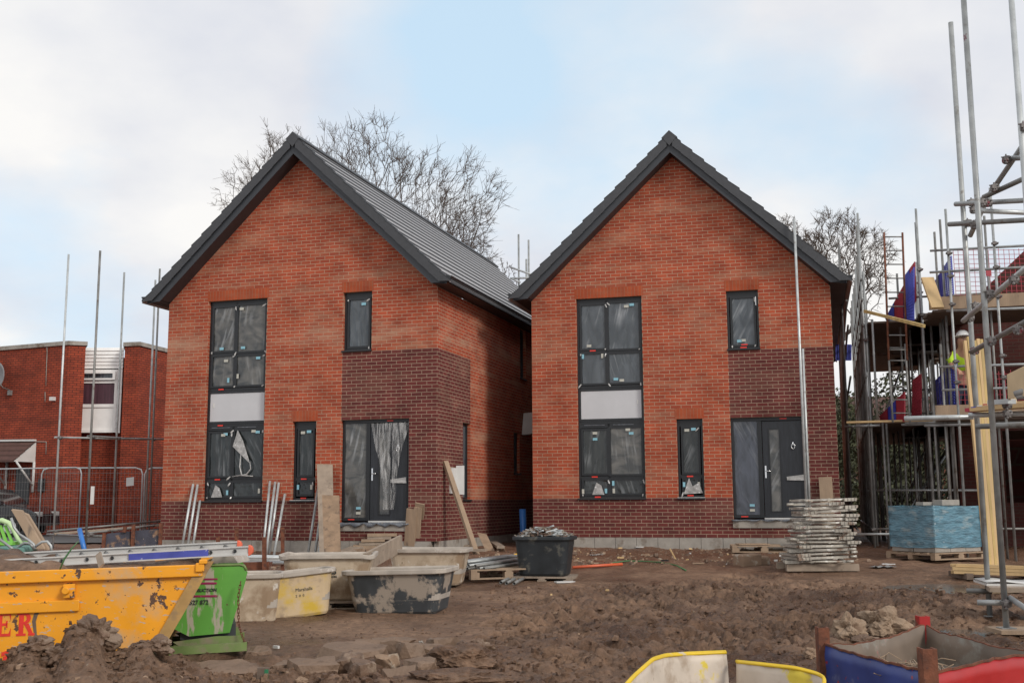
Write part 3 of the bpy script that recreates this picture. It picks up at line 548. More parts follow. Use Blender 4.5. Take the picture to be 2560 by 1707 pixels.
    dl.box(x0, .085, .41, gx0, .12, 2.39); dl.box(gx1, .085, .41, x1, .12, 2.39); dl.box(gx0, .085, .41, gx1, .12, .54); dl.box(gx0, .085, 2.22, gx1, .12, 2.39)
    dob = dl.build('door', M['door'], root, bevel=.003)
    dm = MB(); dm.box(gx0-.025, .076, .515, gx0, .09, 2.245); dm.box(gx1, .076, .515, gx1+.025, .09, 2.245); dm.box(gx0, .076, .515, gx1, .09, .54); dm.box(gx0, .076, 2.22, gx1, .09, 2.245); dm.build('glazing_bead', M['frame'], dob)
    gl = MB(); gl.box(gx0, .095, .54, gx1, .105, 2.22); gl.build('door_glass', M['glass_dusty'], dob)
    hd = MB(); hd.box(x0+.03, .072, 1.22, x0+.06, .085, 1.47); hd.tube([(x0+.045, .07, 1.36), (x0+.045, .035, 1.36), (x0+.15, .035, 1.36)], .010, 8); hd.build('door_handle', M['chrome'], dob)
    kx = 5.53; kn = MB(); kn.tube([(kx+.035*math.sin(t), .065, 1.86+.055*math.cos(t)) for t in [2*math.pi*k/14 for k in range(15)]], .008, 6); kn.box(kx-.012, .07, 1.89, kx+.012, .085, 1.95); kn.build('door_knocker', M['chrome'], dob)
    lb = MB(); lz = 1.22
    lb.add([(5.38, .06, lz+.02), (x1-.01, .055, lz+.06), (x1, .055, lz-.06), (5.38, .06, lz-.05)], [(3, 2, 1, 0)]); lb.build('letterbox_film', M['film'], dob, solid=.003)
    st_ = MB(); st_.box(4.262, -.03, .20, 5.82, .12, .365); st_.build('door_step', M['block'], root)
    dp = MB(); pts = []
    for i in range(17):
        u = 4.24+1.6*i/16; pts.append((u, -.045-.02*math.sin(i*1.7), .365+.008*math.sin(i*2.3)))
    drop = .10 if H == 'A' else .03
    vs_ = [(u, .05, .372) for (u, v, h) in pts]+pts+[(u, v-.02-.02*math.sin(i*2.9), h-drop*(.6+.4*math.sin(i*1.9))) for i, (u, v, h) in enumerate(pts)]
    dp.add(vs_, [(r*17+i, r*17+i+1, (r+1)*17+i+1, (r+1)*17+i) for r in range(2) for i in range(16)], 0, True); dp.build('damp_proof_sheet', M['lead'], root, solid=.003)
    if H == 'A':   # big sheet of film gathered to a point over the door
        fm = MB(); rows = 14; cols = 12
        prof = [(0, 4.94, 5.79), (.05, 4.95, 5.78), (.32, 5.07, 5.64), (.42, 5.12, 5.58), (.55, 5.17, 5.555), (.7, 5.22, 5.53), (.82, 5.25, 5.52), (.9, 5.24, 5.50), (1, 5.235, 5.475)]
        def pf(t):
            for p, q in zip(prof, prof[1:]):
                if t <= q[0]: k = (t-p[0])/(q[0]-p[0]); return p[1]+(q[1]-p[1])*k, p[2]+(q[2]-p[2])*k
        for side in (0, 1):
            vv = []
            for j in range(rows+1):
                t = j/rows; l, r_ = pf(t); mid = l+(r_-l)*(.52+.2*t)*1.0; gap = .018*math.sin(t*math.pi)
                aa, bb = (l, mid-gap) if side == 0 else (mid+gap, r_)
                for i in range(cols+1):
                    k = i/cols; vv.append((aa+(bb-aa)*k+.008*math.sin(j*1.3+i), .035-.03*abs(math.sin(k*math.pi*3+j*.5))*(.3+t)-.01*t, 2.39-1.76*t+.01*math.sin(i*2.2)))
            fm.add(vv, [(j*(cols+1)+i, j*(cols+1)+i+1, (j+1)*(cols+1)+i+1, (j+1)*(cols+1)+i) for j in range(rows) for i in range(cols)], 0, True)
        fo = fm.build('hanging_film', M['filmT'], dob)
    # side windows
    for (v0, h0, v1, h1) in sh:
        wb_ = MB(); xx = W-.12
        wb_.box(xx, v0, h0, xx+.05, v0+.05, h1); wb_.box(xx, v1-.05, h0, xx+.05, v1, h1); wb_.box(xx, v0+.05, h0, xx+.05, v1-.05, h0+.05); wb_.box(xx, v0+.05, h1-.05, xx+.05, v1-.05, h1)
        wo = wb_.build('side_window', M['frame'], root); q = MB(); q.box(xx+.012, v0+.05, h0+.05, xx+.02, v1-.05, h1-.05); q.build('pane', M['glass_up'], wo)
        q = MB(); q.box(W-.1, v0-.01, h0-.035, W+.04, v1+.01, h0-.002); q.build('sill', M['frame'], wo)
    # meter box
    if H == 'A':
     mb2 = MB(); mb2.box(W, .72, .95, W+.05, 1.06, 1.48); mo = mb2.build('meter_box', M['white'], root, bevel=.004)
     q = MB(); q.ob((W+.05, .99, .93), (.16, .06, 0), (-.008, .02, 0), (0, 0, .6)); q.build('meter_box_door', M['white'], mo)
    if H == 'A':
        q = MB(); q.ob((W+.002, 5.95, 2.45), (.28, 0, .02), (0, .3, 0), (.05, 0, .55)); q.build('boiler_flue_cover', M['white'], root)
    # roof ------------------------------------------------------
    HR = 8.62; nC = 15; EU = -.43
    lenu = RH-EU; rb = MB(); rb.m
    for sgn in (0, 1):
        for i in range(nC):
            uA = EU+lenu*i/nC; uB = EU+lenu*(i+1)/nC+.03
            mir = (lambda u: u) if sgn == 0 else (lambda u: W-u)
            hA, hB = rooft(uA, HR)+.048, rooft(min(uB, RH), HR)+.004
            y0 = -FD-.035+ (.012 if i % 2 else 0); uB = min(uB, RH)
            A = [(mir(uA), y0, hA), (mir(uA), DEP+.2, hA), (mir(uB), DEP+.2, hB), (mir(uB), y0, hB)]
            Bm = [(a, b, c-.055) for a, b, c in A]; o_ = len(rb.v)
            fsx = [(0, 1, 2, 3), (4, 7, 6, 5), (0, 4, 5, 1), (3, 2, 6, 7), (0, 3, 7, 4), (1, 5, 6, 2)]
            if sgn == 0: fsx = [tuple(reversed(f)) for f in fsx]
            off_ = (i % 2)*.15
            fuv = [[(0, 0)]*4 for _ in fsx]; k = 0
            rb.add(A+Bm, fsx, 0); rb.m[-4] = 1  # tile noses coloured dark to paint the shadow line under each course
    ro = rb.build('roof', [M['tile'], M['verge']], root)
    # joints between tiles : shallow grooves are read from the material ; verge units
    vb = MB()
    for sgn in (0, 1):
        mir = (lambda u: u) if sgn == 0 else (lambda u: W-u)
        for i in range(nC):
            uA = EU-.0+lenu*i/nC; uB = min(EU+lenu*(i+1)/nC, RH-.06)
            t0 = rooft(uA, HR)+.062; t1 = rooft(uB, HR)+.020
            vb.ext([(mir(uA), -FD-.05, t0), (mir(uB), -FD-.05, t1), (mir(uB), -FD-.05, max(5.2, t1-.235)), (mir(uA), -FD-.05, max(5.19, t0-.265))], (0, .03, 0))
            vb.ext([(mir(uA), -FD-.05, t0+.004), (mir(uB), -FD-.05, t1+.004), (mir(uB), -FD-.05, t1-.02), (mir(uA), -FD-.05, t0-.02)], (0, .13, 0))
    vb.build('verge_tiles', M['verge'], ro)
    rg = MB(); yy = -FD-.06; k = 0
    while yy < DEP+.2:
        l = .44; zo = .004*(k % 2)
        rg.ext([(RH-.17, yy, HR-.075+zo), (RH, yy, HR+.085+zo), (RH+.17, yy, HR-.075+zo), (RH+.14, yy, HR-.10+zo), (RH, yy, HR+.03+zo), (RH-.14, yy, HR-.10+zo)], (0, l, 0)); yy += .45; k += 1
    rg.ext([(RH-.13, -FD-.058, HR-.10), (RH, -FD-.058, HR+.05), (RH+.13, -FD-.058, HR-.10), (RH, -FD-.058, HR-.26)], (0, .02, 0))
    rg.build('ridge_tiles', M['verge'], ro)
    bb_ = MB(); bt = 8.228; bo = .26; y0 = -FD
    for sgn in (0, 1):
        mir = (lambda u: u) if sgn == 0 else (lambda u: W-u)
        bb_.ext([(mir(0.0), y0, 5.18), (mir(-.33), y0, 5.18), (mir(-.33), y0, rooft(-.33, bt+bo)+.02), (mir(RH), y0, bt+bo), (mir(RH), y0, bt)], (0, .025, 0))
        # box end under the eaves
        bb_.box(*( (-.33, y0+.026, 5.18, -.305, DEP+.1, 5.33) if sgn == 0 else (W+.305, y0+.026, 5.18, W+.33, DEP+.1, 5.33)))
    bb_.build('bargeboard', M['barge'], ro)
    sf = MB()
    for sgn in (0, 1):
        mir = (lambda u: u) if sgn == 0 else (lambda u: W-u)
        sf.ext([(mir(0.02), y0+.026, 5.182+.02), (mir(RH), y0+.026, bt+.004), (mir(RH), y0+.026, bt+.024), (mir(.02), y0+.026, 5.222)], (0, FD-.026, 0))
        a, b = sorted((mir(-.304), mir(-.001))); sf.box(a, y0+.026, 5.182, b, DEP, 5.196)
    sf.build('soffit', M['soffit'], ro)
    gt = MB()
    for sgn in (0, 1):
        mir = (lambda u: u) if sgn == 0 else (lambda u: W-u)
        n = 7; cx = -.395; rr_ = .058; o_ = len(gt.v); zc = 5.30
        arc = [(cx+rr_*math.cos(math.pi+math.pi*k/n), zc+rr_*math.sin(math.pi+math.pi*k/n)) for k in range(n+1)]+[(cx+(rr_-.006)*math.cos(2*math.pi-math.pi*k/n), zc+(rr_-.006)*math.sin(2*math.pi-math.pi*k/n)) for k in range(n+1)]
        poly = [(mir(a), -FD-.03, b) for a, b in arc]
        gt.ext(poly, (0, DEP+.2, 0))
        gt.ext([(mir(cx+rr_*math.cos(math.pi+math.pi*k/n)), -FD-.034, zc+rr_*math.sin(math.pi+math.pi*k/n)) for k in range(n+1)], (0, .008, 0))
    g_ = gt.build('gutter', M['gutter'], ro)
    for sgn in (0, 1):
        q = MB(); ux = (W+.06) if sgn else -.06; q.tube([(W+.395 if sgn else -.395, 12.4, 5.26), (W+.395 if sgn else -.395, 12.4, 5.12), (ux, 12.4, 4.95), (ux, 12.4, .1)], .034, 10); q.build('downpipe', M['gutter'], root)
    return root
def filmT():
    m = bpy.data.materials.new('hanging clear film'); m.use_nodes = True; t = m.node_tree; b = t.nodes['Principled BSDF']; nn = t.nodes.new; ll = t.links.new
    tcn = nn('ShaderNodeTexCoord'); mpn = nn('ShaderNodeMapping'); mpn.inputs['Scale'].default_value = (14, 14, 1.6); ll(tcn.outputs['Object'], mpn.inputs[0])
    a = nn('ShaderNodeTexNoise'); a.inputs['Scale'].default_value = 1.4; a.inputs['Detail'].default_value = 4; a.inputs['Distortion'].default_value = 1; ll(mpn.outputs[0], a.inputs['Vector'])
    mr = nn('ShaderNodeMapRange'); mr.inputs[1].default_value = .42; mr.inputs[2].default_value = .68; mr.inputs[3].default_value = .06; mr.inputs[4].default_value = .50; ll(a.outputs[0], mr.inputs[0]); ll(mr.outputs[0], b.inputs['Alpha'])
    b.inputs['Base Color'].default_value = (.72, .71, .70, 1); b.inputs['Roughness'].default_value = .25
    return m
M['filmT'] = filmT()
hA = house('A', 'left new brick house with film hanging over its dark front door')
hB = house('B', 'right new brick house with bare grey front door and knocker')
# ================================================================ OLD FLAT-ROOFED HOUSE, LEFT
def poly_wall(mb, a, b, z0, z1, mi=0, u0=0, th=.3):
    a, b = Vector(a), Vector(b); l = (b-a).length
    mb.add([(a.x, a.y, z0), (b.x, b.y, z0), (b.x, b.y, z1), (a.x, a.y, z1)], [(0, 1, 2, 3)], mi, uvs=[[(u0, z0), (u0+l, z0), (u0+l, z1), (u0, z1)]]); return u0+l
def XY(px, Y): p = P(px, 1250, Y); return (p.x, Y)
ZT = 6.78
W0, W1, W2, W3, W4, W5 = XY(-330, 38.6), XY(152, 35.0), XY(195, 35.2), XY(295, 35.4), XY(332, 35.3), XY(470, 38.6)
W2b, W3b = XY(187, 36.3), XY(298, 36.3)
fl = thing('flat_roofed_house', 'older red brick house with flat roof and white window bay', 'house', (W1[0], W1[1], GR), 0)
mb = MB(); u = 0
for a, b in ((W0, W1), (W1, W2), (W2, W2b), (W3b, W3), (W3, W4), (W4, W5)): u = poly_wall(mb, a, b, GR-.3, ZT, 0, u)
bk = [(W5[0]+2, 47), (W0[0]-1, 47)]
u = poly_wall(mb, W5, bk[0], GR-.3, ZT, 0, u); u = poly_wall(mb, bk[0], bk[1], GR-.3, ZT, 0, u); u = poly_wall(mb, bk[1], W0, GR-.3, ZT, 0, u)
u = poly_wall(mb, W2b, W3b, GR-.3, P(200, 1080, 36.3).z, 0, u)
mb.add([(p[0], p[1], ZT-.25) for p in (W0, W1, W2, W2b, W3b, W3, W4, W5, *bk)], [list(range(10))], 0)
mb.build('wall', M['brick_n'], fl)
cp = MB()
def cop(a, b):
    a = Vector((*a, ZT)); b = Vector((*b, ZT)); d = (b-a).normalized(); nrm = Vector((d.y, -d.x, 0)); cp.ob(a-d*.04+nrm*.05, b-a+d*.08, -nrm*.35, (0, 0, .13))
for a, b in ((W0, W1), (W1, W2), (W2, W2b), (W3b, W3), (W3, W4), (W4, W5)): cop(a, b)
cp.build('coping', M['block'], fl)
zA = P(240, 869, 36.1).z; zB = P(240, 922, 36.1).z; zC_ = P(240, 1082, 36.1).z
cb = MB(); nb = 6
for i in range(nb):
    z0 = zB+(zA-zB)*i/nb; cb.ext([(W2b[0]+.0, 36.1, z0), (W2b[0]+.0, 36.06, z0+.01), (W2b[0]+.0, 36.09, z0+(zA-zB)/nb-.01), (W2b[0]+.0, 36.1, z0+(zA-zB)/nb)], (W3b[0]-W2b[0], 0, 0))
cb.build('cladding', M['upvc'], fl)
wx0, wx1 = P(190, 1000, 36).x, P(292, 1000, 36).x
def zz_(y): return P(240, y, 36.0).z
wf = MB()
for (a, b, c, d) in ((wx0, zz_(1081), wx0+.09, zz_(924)), (wx1-.09, zz_(1081), wx1, zz_(924)), (wx0+.09, zz_(1081), wx1-.09, zz_(1074)), (wx0+.09, zz_(930), wx1-.09, zz_(924)), (wx0+.09, zz_(958), wx1-.09, zz_(951)), (wx0+.09, zz_(1018), wx1-.09, zz_(1010))):
    wf.box(a, 35.98, b, c, 36.05, d)
wo = wf.build('window', M['upvc'], fl)
q = MB(); q.box(wx1, 36.0, zz_(1082), W3b[0]+.02, 36.06, zz_(922)); q.build('window_trim', M['upvc'], fl); q = MB(); q.box(W2b[0]-.02, 36.0, zz_(1082), wx0, 36.06, zz_(922)); q.build('window_trim', M['upvc'], fl)
q = MB(); q.box(wx0+.09, 36.02, zz_(1010), wx1-.09, 36.04, zz_(958)); q.build('curtained_pane', M['curtain'], wo)
q = MB(); q.box(wx0+.09, 36.02, zz_(1074), wx1-.09, 36.04, zz_(1018)); q.build('lower_panel', M['upvc'], wo)
q = MB(); q.box(wx0+.09, 36.02, zz_(951), wx1-.09, 36.04, zz_(930)); q.build('pane', M['glass_up'], wo)
q = MB(); a, b = wx0+.05, wx1-.05
q.box(a, 35.9, zz_(950), a+.09, 35.95, zz_(930)); q.box(b-.09, 35.9, zz_(950), b, 35.95, zz_(930)); q.box(a+.09, 35.9, zz_(950), b-.09, 35.95, zz_(946)); q.box(a+.09, 35.9, zz_(934), b-.09, 35.95, zz_(930)); q.build('open_top_light', M['upvc'], wo)
# dish, lights, cables, porch, doorway on the left wing (its wall runs W0-W1)
wd = (Vector((*W1, 0))-Vector((*W0, 0))).normalized(); wn = Vector((wd.y, -wd.x, 0))
def LW(px, py, off=0):
    d = ray(px, py); O = Vector((*W0, -CZ)); k = O.dot(wn)/d.dot(wn) if abs(d.dot(wn)) > 1e-6 else 36; return d*k+Vector((0, 0, CZ))+wn*off
dc = LW(16, 942, .45); db = MB(); n = 20
ax1 = wd; ax2 = Vector((0, 0, 1))
rings = [dc+wn*.0]
vs_ = [dc-wn*.06]
for r_ in (.2, .38, .46):
    for k in range(n): t = 2*math.pi*k/n; vs_.append(dc-wn*(.06-.06*(r_/.42)**2)+ax1*r_*math.cos(t)*.92+ax2*r_*math.sin(t))
fsx = [(0, 1+k, 1+(k+1) % n) for k in range(n)]+[(1+r_*n+k, 1+(r_+1)*n+k, 1+(r_+1)*n+(k+1) % n, 1+r_*n+(k+1) % n) for r_ in range(2) for k in range(n)]
db.add(vs_, fsx, 0, True); dob = db.build('satellite_dish', M['dish'], fl, solid=.015)
q = MB(); q.tube([dc, LW(22, 970, .25), LW(27, 975, .05)], .018, 6); q.ob(LW(24, 988, .0), wd*.12, wn*.1, (0, 0, .16)); q.build('dish_bracket', M['steel_d'], dob)
q = MB(); q.ob(LW(130, 1002, 0), wd*.16, wn*.12, (0, 0, .12)); q.build('security_light', M['white'], fl)
for (pts) in ([(118, 857), (119, 880), (117, 930), (116, 965)], [(114, 980), (114, 1005)], [(0, 1104), (60, 1103), (117, 1104), (116, 1135)]):
    q = MB(); q.tube([LW(a, b, .02) for a, b in pts], .012, 5); q.build('cable', M['block'], fl)
q = MB(); q.ob(LW(28, 1400, -.02), wd*.62, wn*.04, (0, 0, 2.9)); q.build('doorway', M['gutter'], fl)
pr = MB(); a = LW(-60, 1155, 0); b = LW(88, 1155, 0); rise = Vector((0, 0, .66)); o_ = wn*.85
nR = 4
for i in range(nR):
    t0, t1 = i/nR, (i+1)/nR
    p0 = a+o_*(1-t0)+rise*t0; p1 = a+o_*(1-t1)+rise*t1; e = b-a
    pr.add([p0+Vector((0, 0, .05)), p0+e+Vector((0, 0, .05)), p1+e, p1, p0-Vector((0, 0, .02)), p0+e-Vector((0, 0, .02))], [(0, 1, 2, 3), (4, 5, 1, 0)])
po = pr.build('porch_canopy', M['porch'], fl, solid=.01)
q = MB(); q.ext([b+wn*.84, b+rise*.97, b], wd*-.04); q.tube([b+wn*.75, b-Vector((0, 0, .75))+wn*.05], .035, 6); q.tube([b+wn*.04, b-Vector((0, 0, .95))+wn*.04], .045, 6); a2 = a+(b-a)*.55; q.tube([a2+wn*.75, a2-Vector((0, 0, .75))+wn*.05], .035, 6); q.tube([a2+wn*.04, a2-Vector((0, 0, .95))+wn*.04], .045, 6)
q.ob(a+rise+Vector((0, 0, .01)), b-a, wn*.09, (0, 0, .06)); q.build('canopy_bracket', M['white'], po)
q = MB(); q.ob(LW(100, 1228, .01), wd*.22, wn*.1, (0, 0, .4)); q.build('post_box', M['gutter'], fl)
# hedge-row and house far behind
def far_house(px, Y, label):
    c = P(px, 1252, Y); hx, hz = 5.2, 5.4; r0 = thing('far_house', label, 'house', (c.x, Y, GR)); m_ = MB()
    m_.box(c.x-hx, Y, GR-.2, c.x+hx, Y+7, GR+hz); m_.build('wall', M['render'], r0)
    rr = MB(); rr.ext([(c.x-hx-.3, Y-.3, GR+hz), (c.x-hx-.3, Y+3.5, GR+hz+2.6), (c.x-hx-.3, Y+7.3, GR+hz)], (2*hx+.6, 0, 0)); ro_ = rr.build('roof', M['porch'], r0)
    q = MB(); q.box(c.x+2, Y+3, GR+hz+1.8, c.x+2.7, Y+3.9, GR+hz+3.5); q.build('chimney', M['render'], ro_)
    for dx_ in (-3.6, -1.2, 1.6, 3.9):
        for h0 in (.9, 3.2):
            q = MB(); a = c.x+dx_-.6; q.box(a, Y-.05, GR+h0, a+1.25, Y+.02, GR+h0+.08); q.box(a, Y-.05, GR+h0+1.15, a+1.25, Y+.02, GR+h0+1.23); 
            for e in (0, .58, 1.17): q.box(a+e, Y-.05, GR+h0+.08, a+e+.08, Y+.02, GR+h0+1.15)
            f_ = q.build('window', M['white'], r0); q = MB(); q.box(a+.08, Y-.02, GR+h0+.08, a+1.17, Y+.0, GR+h0+1.15); q.build('pane', M['glass_clear'], f_)
    return r0
far_house(2330, 72, 'distant brick house with white windows seen through the scaffold poles')
# ================================================================ BARE TREES AND HEDGE
import numpy as np
def bare_tree(label, px, Y, py_c, rx_px, rz_px, seed, n=420, tw=1.0, wig=.10, curl=0, twn=3, fork=.45, low=-.55):
    rs = np.random.RandomState(seed); x0 = P(px, 1252, Y).x; zc = P(px, py_c, Y).z; rx = rx_px/FOC*Y; rz = rz_px/FOC*Y
    base = Vector((x0, Y, GR)); root = thing('bare_tree', label, 'tree', base)
    c = np.array([x0, Y, zc]); rad = np.array([rx, rx*.8, rz]); zf = GR+(zc-rz-GR)*fork
    pts = [np.array([x0+.05*k*math.sin(seed+k), Y, GR-.3+(zf-GR+.3)*k/6]) for k in range(7)]; par = [-1]+list(range(6)); pl = [np.linalg.norm(p-pts[0]) for p in pts]
    tg = []
    while len(tg) < n:
        q = rs.uniform(-1, 1, 3); l = np.linalg.norm(q)
        if l > 1 or l < .35 or q[2] < low or rs.rand() > l**1.5: continue
        lob = 1+.16*math.sin(5*math.atan2(q[2], q[0])+seed)+.08*math.sin(11*math.atan2(q[2], q[0])+2*seed)
        tg.append(c+q*rad*lob)
    tg.sort(key=lambda t: np.linalg.norm(t-pts[6]))
    for t in tg:
        A_ = np.array(pts); dv = t-A_; dn_ = np.linalg.norm(dv, axis=1)+1e-6; ov = A_-np.array([x0, Y, zf-.25*rz]); ov /= np.linalg.norm(ov, axis=1)[:, None]+1e-6; ca_ = (dv*ov).sum(1)/dn_; cost = dn_*(2.3-1.5*np.clip(ca_, -1, 1))+.16*np.array(pl); cost[:4] += 99; i = int(np.argmin(cost)); d = t-pts[i]; L_ = np.linalg.norm(d); k = max(1, int(L_/(.028*(rx+rz)*1.6))); k = min(k, 14)
        pr = i; off = rs.normal(0, wig*.6*L_, 3)+np.array([0, 0, -.05*L_]) 
        for s_ in range(1, k+1):
            f_ = s_/k; p = pts[i]+d*f_+off*math.sin(math.pi*f_)+rs.normal(0, (.008+.02*curl)*rx, 3)*(s_ < k); pts.append(p); par.append(pr); pl.append(pl[pr]+np.linalg.norm(p-pts[pr])); pr = len(pts)-1
    N_ = len(pts); w_ = np.zeros(N_); ch = [[] for _ in range(N_)]
    for i in range(1, N_): ch[par[i]].append(i)
    for i in range(N_-1, 0, -1): w_[i] = max(w_[i], 1); w_[par[i]] += w_[i]
    r0_ = .0085*tw; R_ = r0_*np.maximum(w_, 1)**.485
    tr = MB(); cr_ = MB()
    tr.tube([pts[k] for k in range(7)], [float(R_[k]*1.15) for k in range(7)], 8, cap=False)
    for i in range(7, N_):
        sd_ = 5 if R_[i] > .05 else 3; cr_.tube([pts[par[i]], pts[i]], [float(min(R_[par[i]], R_[i]*1.25)), float(R_[i])], sd_, cap=False)
        if R_[i] < r0_*3.4:
            for _ in range(twn+2 if not ch[i] else 2):
                d = (pts[i]-c)/rad; d = d/ (np.linalg.norm(d)+1e-6)+rs.normal(0, .60+.2*curl, 3)+np.array([0, 0, .35]); d /= np.linalg.norm(d); l = (.028+.050*rs.rand())*(rx+rz)
                a = pts[i]; b = a+d*l*.5+rs.normal(0, .08+.05*curl, 3)*l; e = b+(d+rs.normal(0, .22+.5*curl, 3))*l*.5
                cr_.tube([a, b, e], [r0_*.95, r0_*.8, r0_*.5], 3, cap=False)
                if rs.rand() < .7: e2_ = b+(d+rs.normal(0, .7, 3))*l*.45; cr_.tube([b, e2_], [r0_*.75, r0_*.5], 3, cap=False)
    tr.build('trunk', M['bark'], root); cr_.build('crown', M['bark'], root); return root
bare_tree('big bare winter tree behind the right slope of the left roof', 945, 47, 590, 300, 262, 5, 1050, 1.1)
bare_tree('bare tree rising behind the left slope of the left roof', 700, 50, 520, 158, 195, 12, 560, 1.1)
bare_tree('low spreading bare tree behind the far end of the left roof', 1135, 52, 620, 105, 145, 23, 260, 1.1)
bare_tree('twisted dark bare tree behind the right new house', 2130, 60, 665, 128, 130, 31, 620, 1.6, .12, .8, 4)
bare_tree('smaller bare tree just showing over the right roof slope', 2000, 64, 640, 62, 100, 44, 220, 1.6, .12, .7, 3)
bare_tree('thin young bare tree between the two new houses', 1262, 60, 720, 42, 70, 51, 50, 1.5, .06)
def tb(px, Y): p = P(px, 1252, Y); return (p.x, Y, GR)
def leafy(name, label, cat, boxes, n, size, m_, seed=1):
    rd = random.Random(seed); mb = MB()
    for _ in range(n):
        (a, b, c, ra, rb_, rc) = rd.choice(boxes)
        while True:
            q = Vector((rd.uniform(-1, 1), rd.uniform(-1, 1), rd.uniform(-1, 1)))
            if .25 < q.length < 1 and rd.random() < q.length+.1: break
        p = Vector((a+q.x*ra, b+q.y*rb_, c+q.z*rc)); d = Vector((rd.gauss(0, 1), rd.gauss(0, 1), rd.gauss(0, 1))).normalized(); e = d.orthogonal().normalized(); f_ = d.cross(e); s_ = size*rd.uniform(.5, 1.3)
        mb.add([p-e*s_, p+f_*s_*.5, p+e*s_, p-f_*s_*.5], [(0, 1, 2, 3)])
    return mb
def tree_leafy(label, px, Y, hgt, rad, seed, n=9000):
    b = tb(px, Y); root = thing('leafy_tree', label, 'tree', b); rd = random.Random(seed)
    bx = [(b[0]+rd.uniform(-.6, .6)*rad, Y+rd.uniform(-.5, .5)*rad, GR+hgt*rd.uniform(.25, .85), rad*.55, rad*.55, hgt*.22) for _ in range(9)]
    leafy('', '', '', bx, n, .10, None, seed).build('crown', M['hedge'], root)
    q = MB(); q.tube([(b[0], Y, GR-.2), (b[0]+.1, Y, GR+hgt*.4), (b[0], Y, GR+hgt*.75)], [.16, .12, .04], 7); q.build('trunk', M['bark'], root)
tree_leafy('dull green evergreen left of the distant house behind the scaffold', 2120, 52, 6.2, 2.6, 3)
tree_leafy('dull green evergreen to the right of its neighbour behind the scaffold', 2215, 56, 5.2, 2.8, 5)
tree_leafy('broad dull evergreen filling the view under the lower lift', 2345, 50, 6.4, 3.2, 8, 13000)
tree_leafy('dark evergreen glimpsed in the gap beside the right new house corner', 2075, 44, 5.4, 1.8, 6, 3500)
hb = leafy('', '', '', [(P(px, 1252, 40).x, 40, GR+.6, 1.1, .8, 1.15) for px in range(2080, 2700, 45)], 9000, .11, None, 9)
props(hb.build('hedge', M['hedge'], org=(14, 40, GR)), 'clipped olive green hedge seen low behind the scaffold poles', 'hedge')
# ================================================================ SCAFFOLD HELPERS
RT = .0242
def gy(x, y): return T(x, y)
def coup(parent, p, name='coupler', m_='coupler'):
    q = MB(); p = Vector(p); s_ = .045
    q.tube([p-Vector((0, 0, .035)), p+Vector((0, 0, .035))], .036, 8); q.ob(p+Vector((-.055, -.03, -.02)), (.11, 0, 0), (0, .06, 0), (0, 0, .04)); q.tube([p+Vector((.04, -.07, 0)), p+Vector((.04, .03, 0))], .009, 6)
    q.build(name, M[m_], parent)
# ---- left scaffold remains beside house A
def pole(parent, a, b, m_='steel', r=RT, name='pole', n=10):
    q = MB(); q.tube([a, b], r, n); return q.build(name, M[m_], parent)
base = G(230, 1362)
ls = thing('scaffold', 'dismantled scaffold poles standing left of the left new house', 'scaffold', base)
YL = 24.6
def vert(px0, py0, Y, ytop, xs=None):
    a = P(px0, py0, Y); # vertical world pole through pixel
    d = None
    zt = P(px0, ytop, Y).z; return Vector((a.x, Y, min(a.z, gy(a.x, Y)+.02))), Vector((a.x, Y, zt))
for (px, py, Y, yt, m_) in ((160, 1000, 25.0, 636, 'steel_w'), (240, 1000, 22.6, 627, 'steel_d'), (304, 1000, 26.4, 681, 'steel'), (394, 1000, 26.6, 672, 'steel_d'), (384, 1000, 27.5, 700, 'steel')):
    x = P(px-(py-1000)*0, 1000, Y).x
    a = Vector((P(px-8, 1000, Y).x, Y, gy(P(px, 1000, Y).x, Y)-.05)); pole(ls, a, (a.x, Y, P(px, yt, Y).z), m_)
pa = P(133, 1093, 25.1); pb_ = P(242, 1093, 23.0)
pole(ls, P(136, 1093, 25.0), P(415, 1098, 27.0), 'steel', name='ledger'); pole(ls, P(220, 1090, 22.65), P(304, 1095, 26.3), 'steel_d', name='ledger')
pole(ls, P(118, 1328, 24.8), P(420, 1300, 26.2), 'steel_d', name='ledger'); pole(ls, P(118, 1335, 24.7), P(268, 1341, 22.6), 'steel_d', name='ledger'); pole(ls, P(220, 1332, 22.7), P(425, 1309, 26.2), 'steel_d', name='ledger')
for p in (P(151, 1094, 25), P(234, 1092, 22.7), P(298, 1096, 26.3), P(385, 1098, 26.8), P(140, 1328, 24.9), P(228, 1336, 22.6), P(395, 1303, 26.4)): coup(ls, p)
bo_ = MB(); bo_.bar(P(135, 1334, 24.4), P(400, 1312, 25.6), .225, .04); 
props(bo_.build('scaffold_board', M['wood_g'], org=P(270, 1323, 25)), 'long pale board lying on the low left scaffold tubes', 'board')
# rusty steel shutter panel standing below them
sp = thing('steel_shutter_panel', 'rusty blotched dark steel panel standing behind the yellow skip', 'panel', G(330, 1365))
M['shutter'] = mat('blotched shutter', (.055, .055, .075), .7, .3, 5, bump=.3, spots=[((.26, .15, .09), 7, .54, .1), ((.30, .26, .22), 14, .62, .05)])
Yp = 21.5; q = MB(); q.ext([P(248, 1374, Yp), P(268, 1333, Yp), P(325, 1327, Yp), P(325, 1370, Yp)], (0, .05, 0)); q.ext([P(338, 1369, Yp), P(338, 1326, Yp), P(402, 1321, Yp), P(403, 1365, Yp)], (0, .05, 0)); q.build('face_plate', M['shutter'], sp)
for px, a, b in ((258, 1332, 1376), (331, 1310, 1372), (400, 1308, 1368), (310, 1316, 1330)):
    q = MB(); q.bar(P(px, b, Yp-.03), P(px+3, a, Yp-.03), .06, .05, (0, 1, 0)); q.build('post', M['rust'], sp)
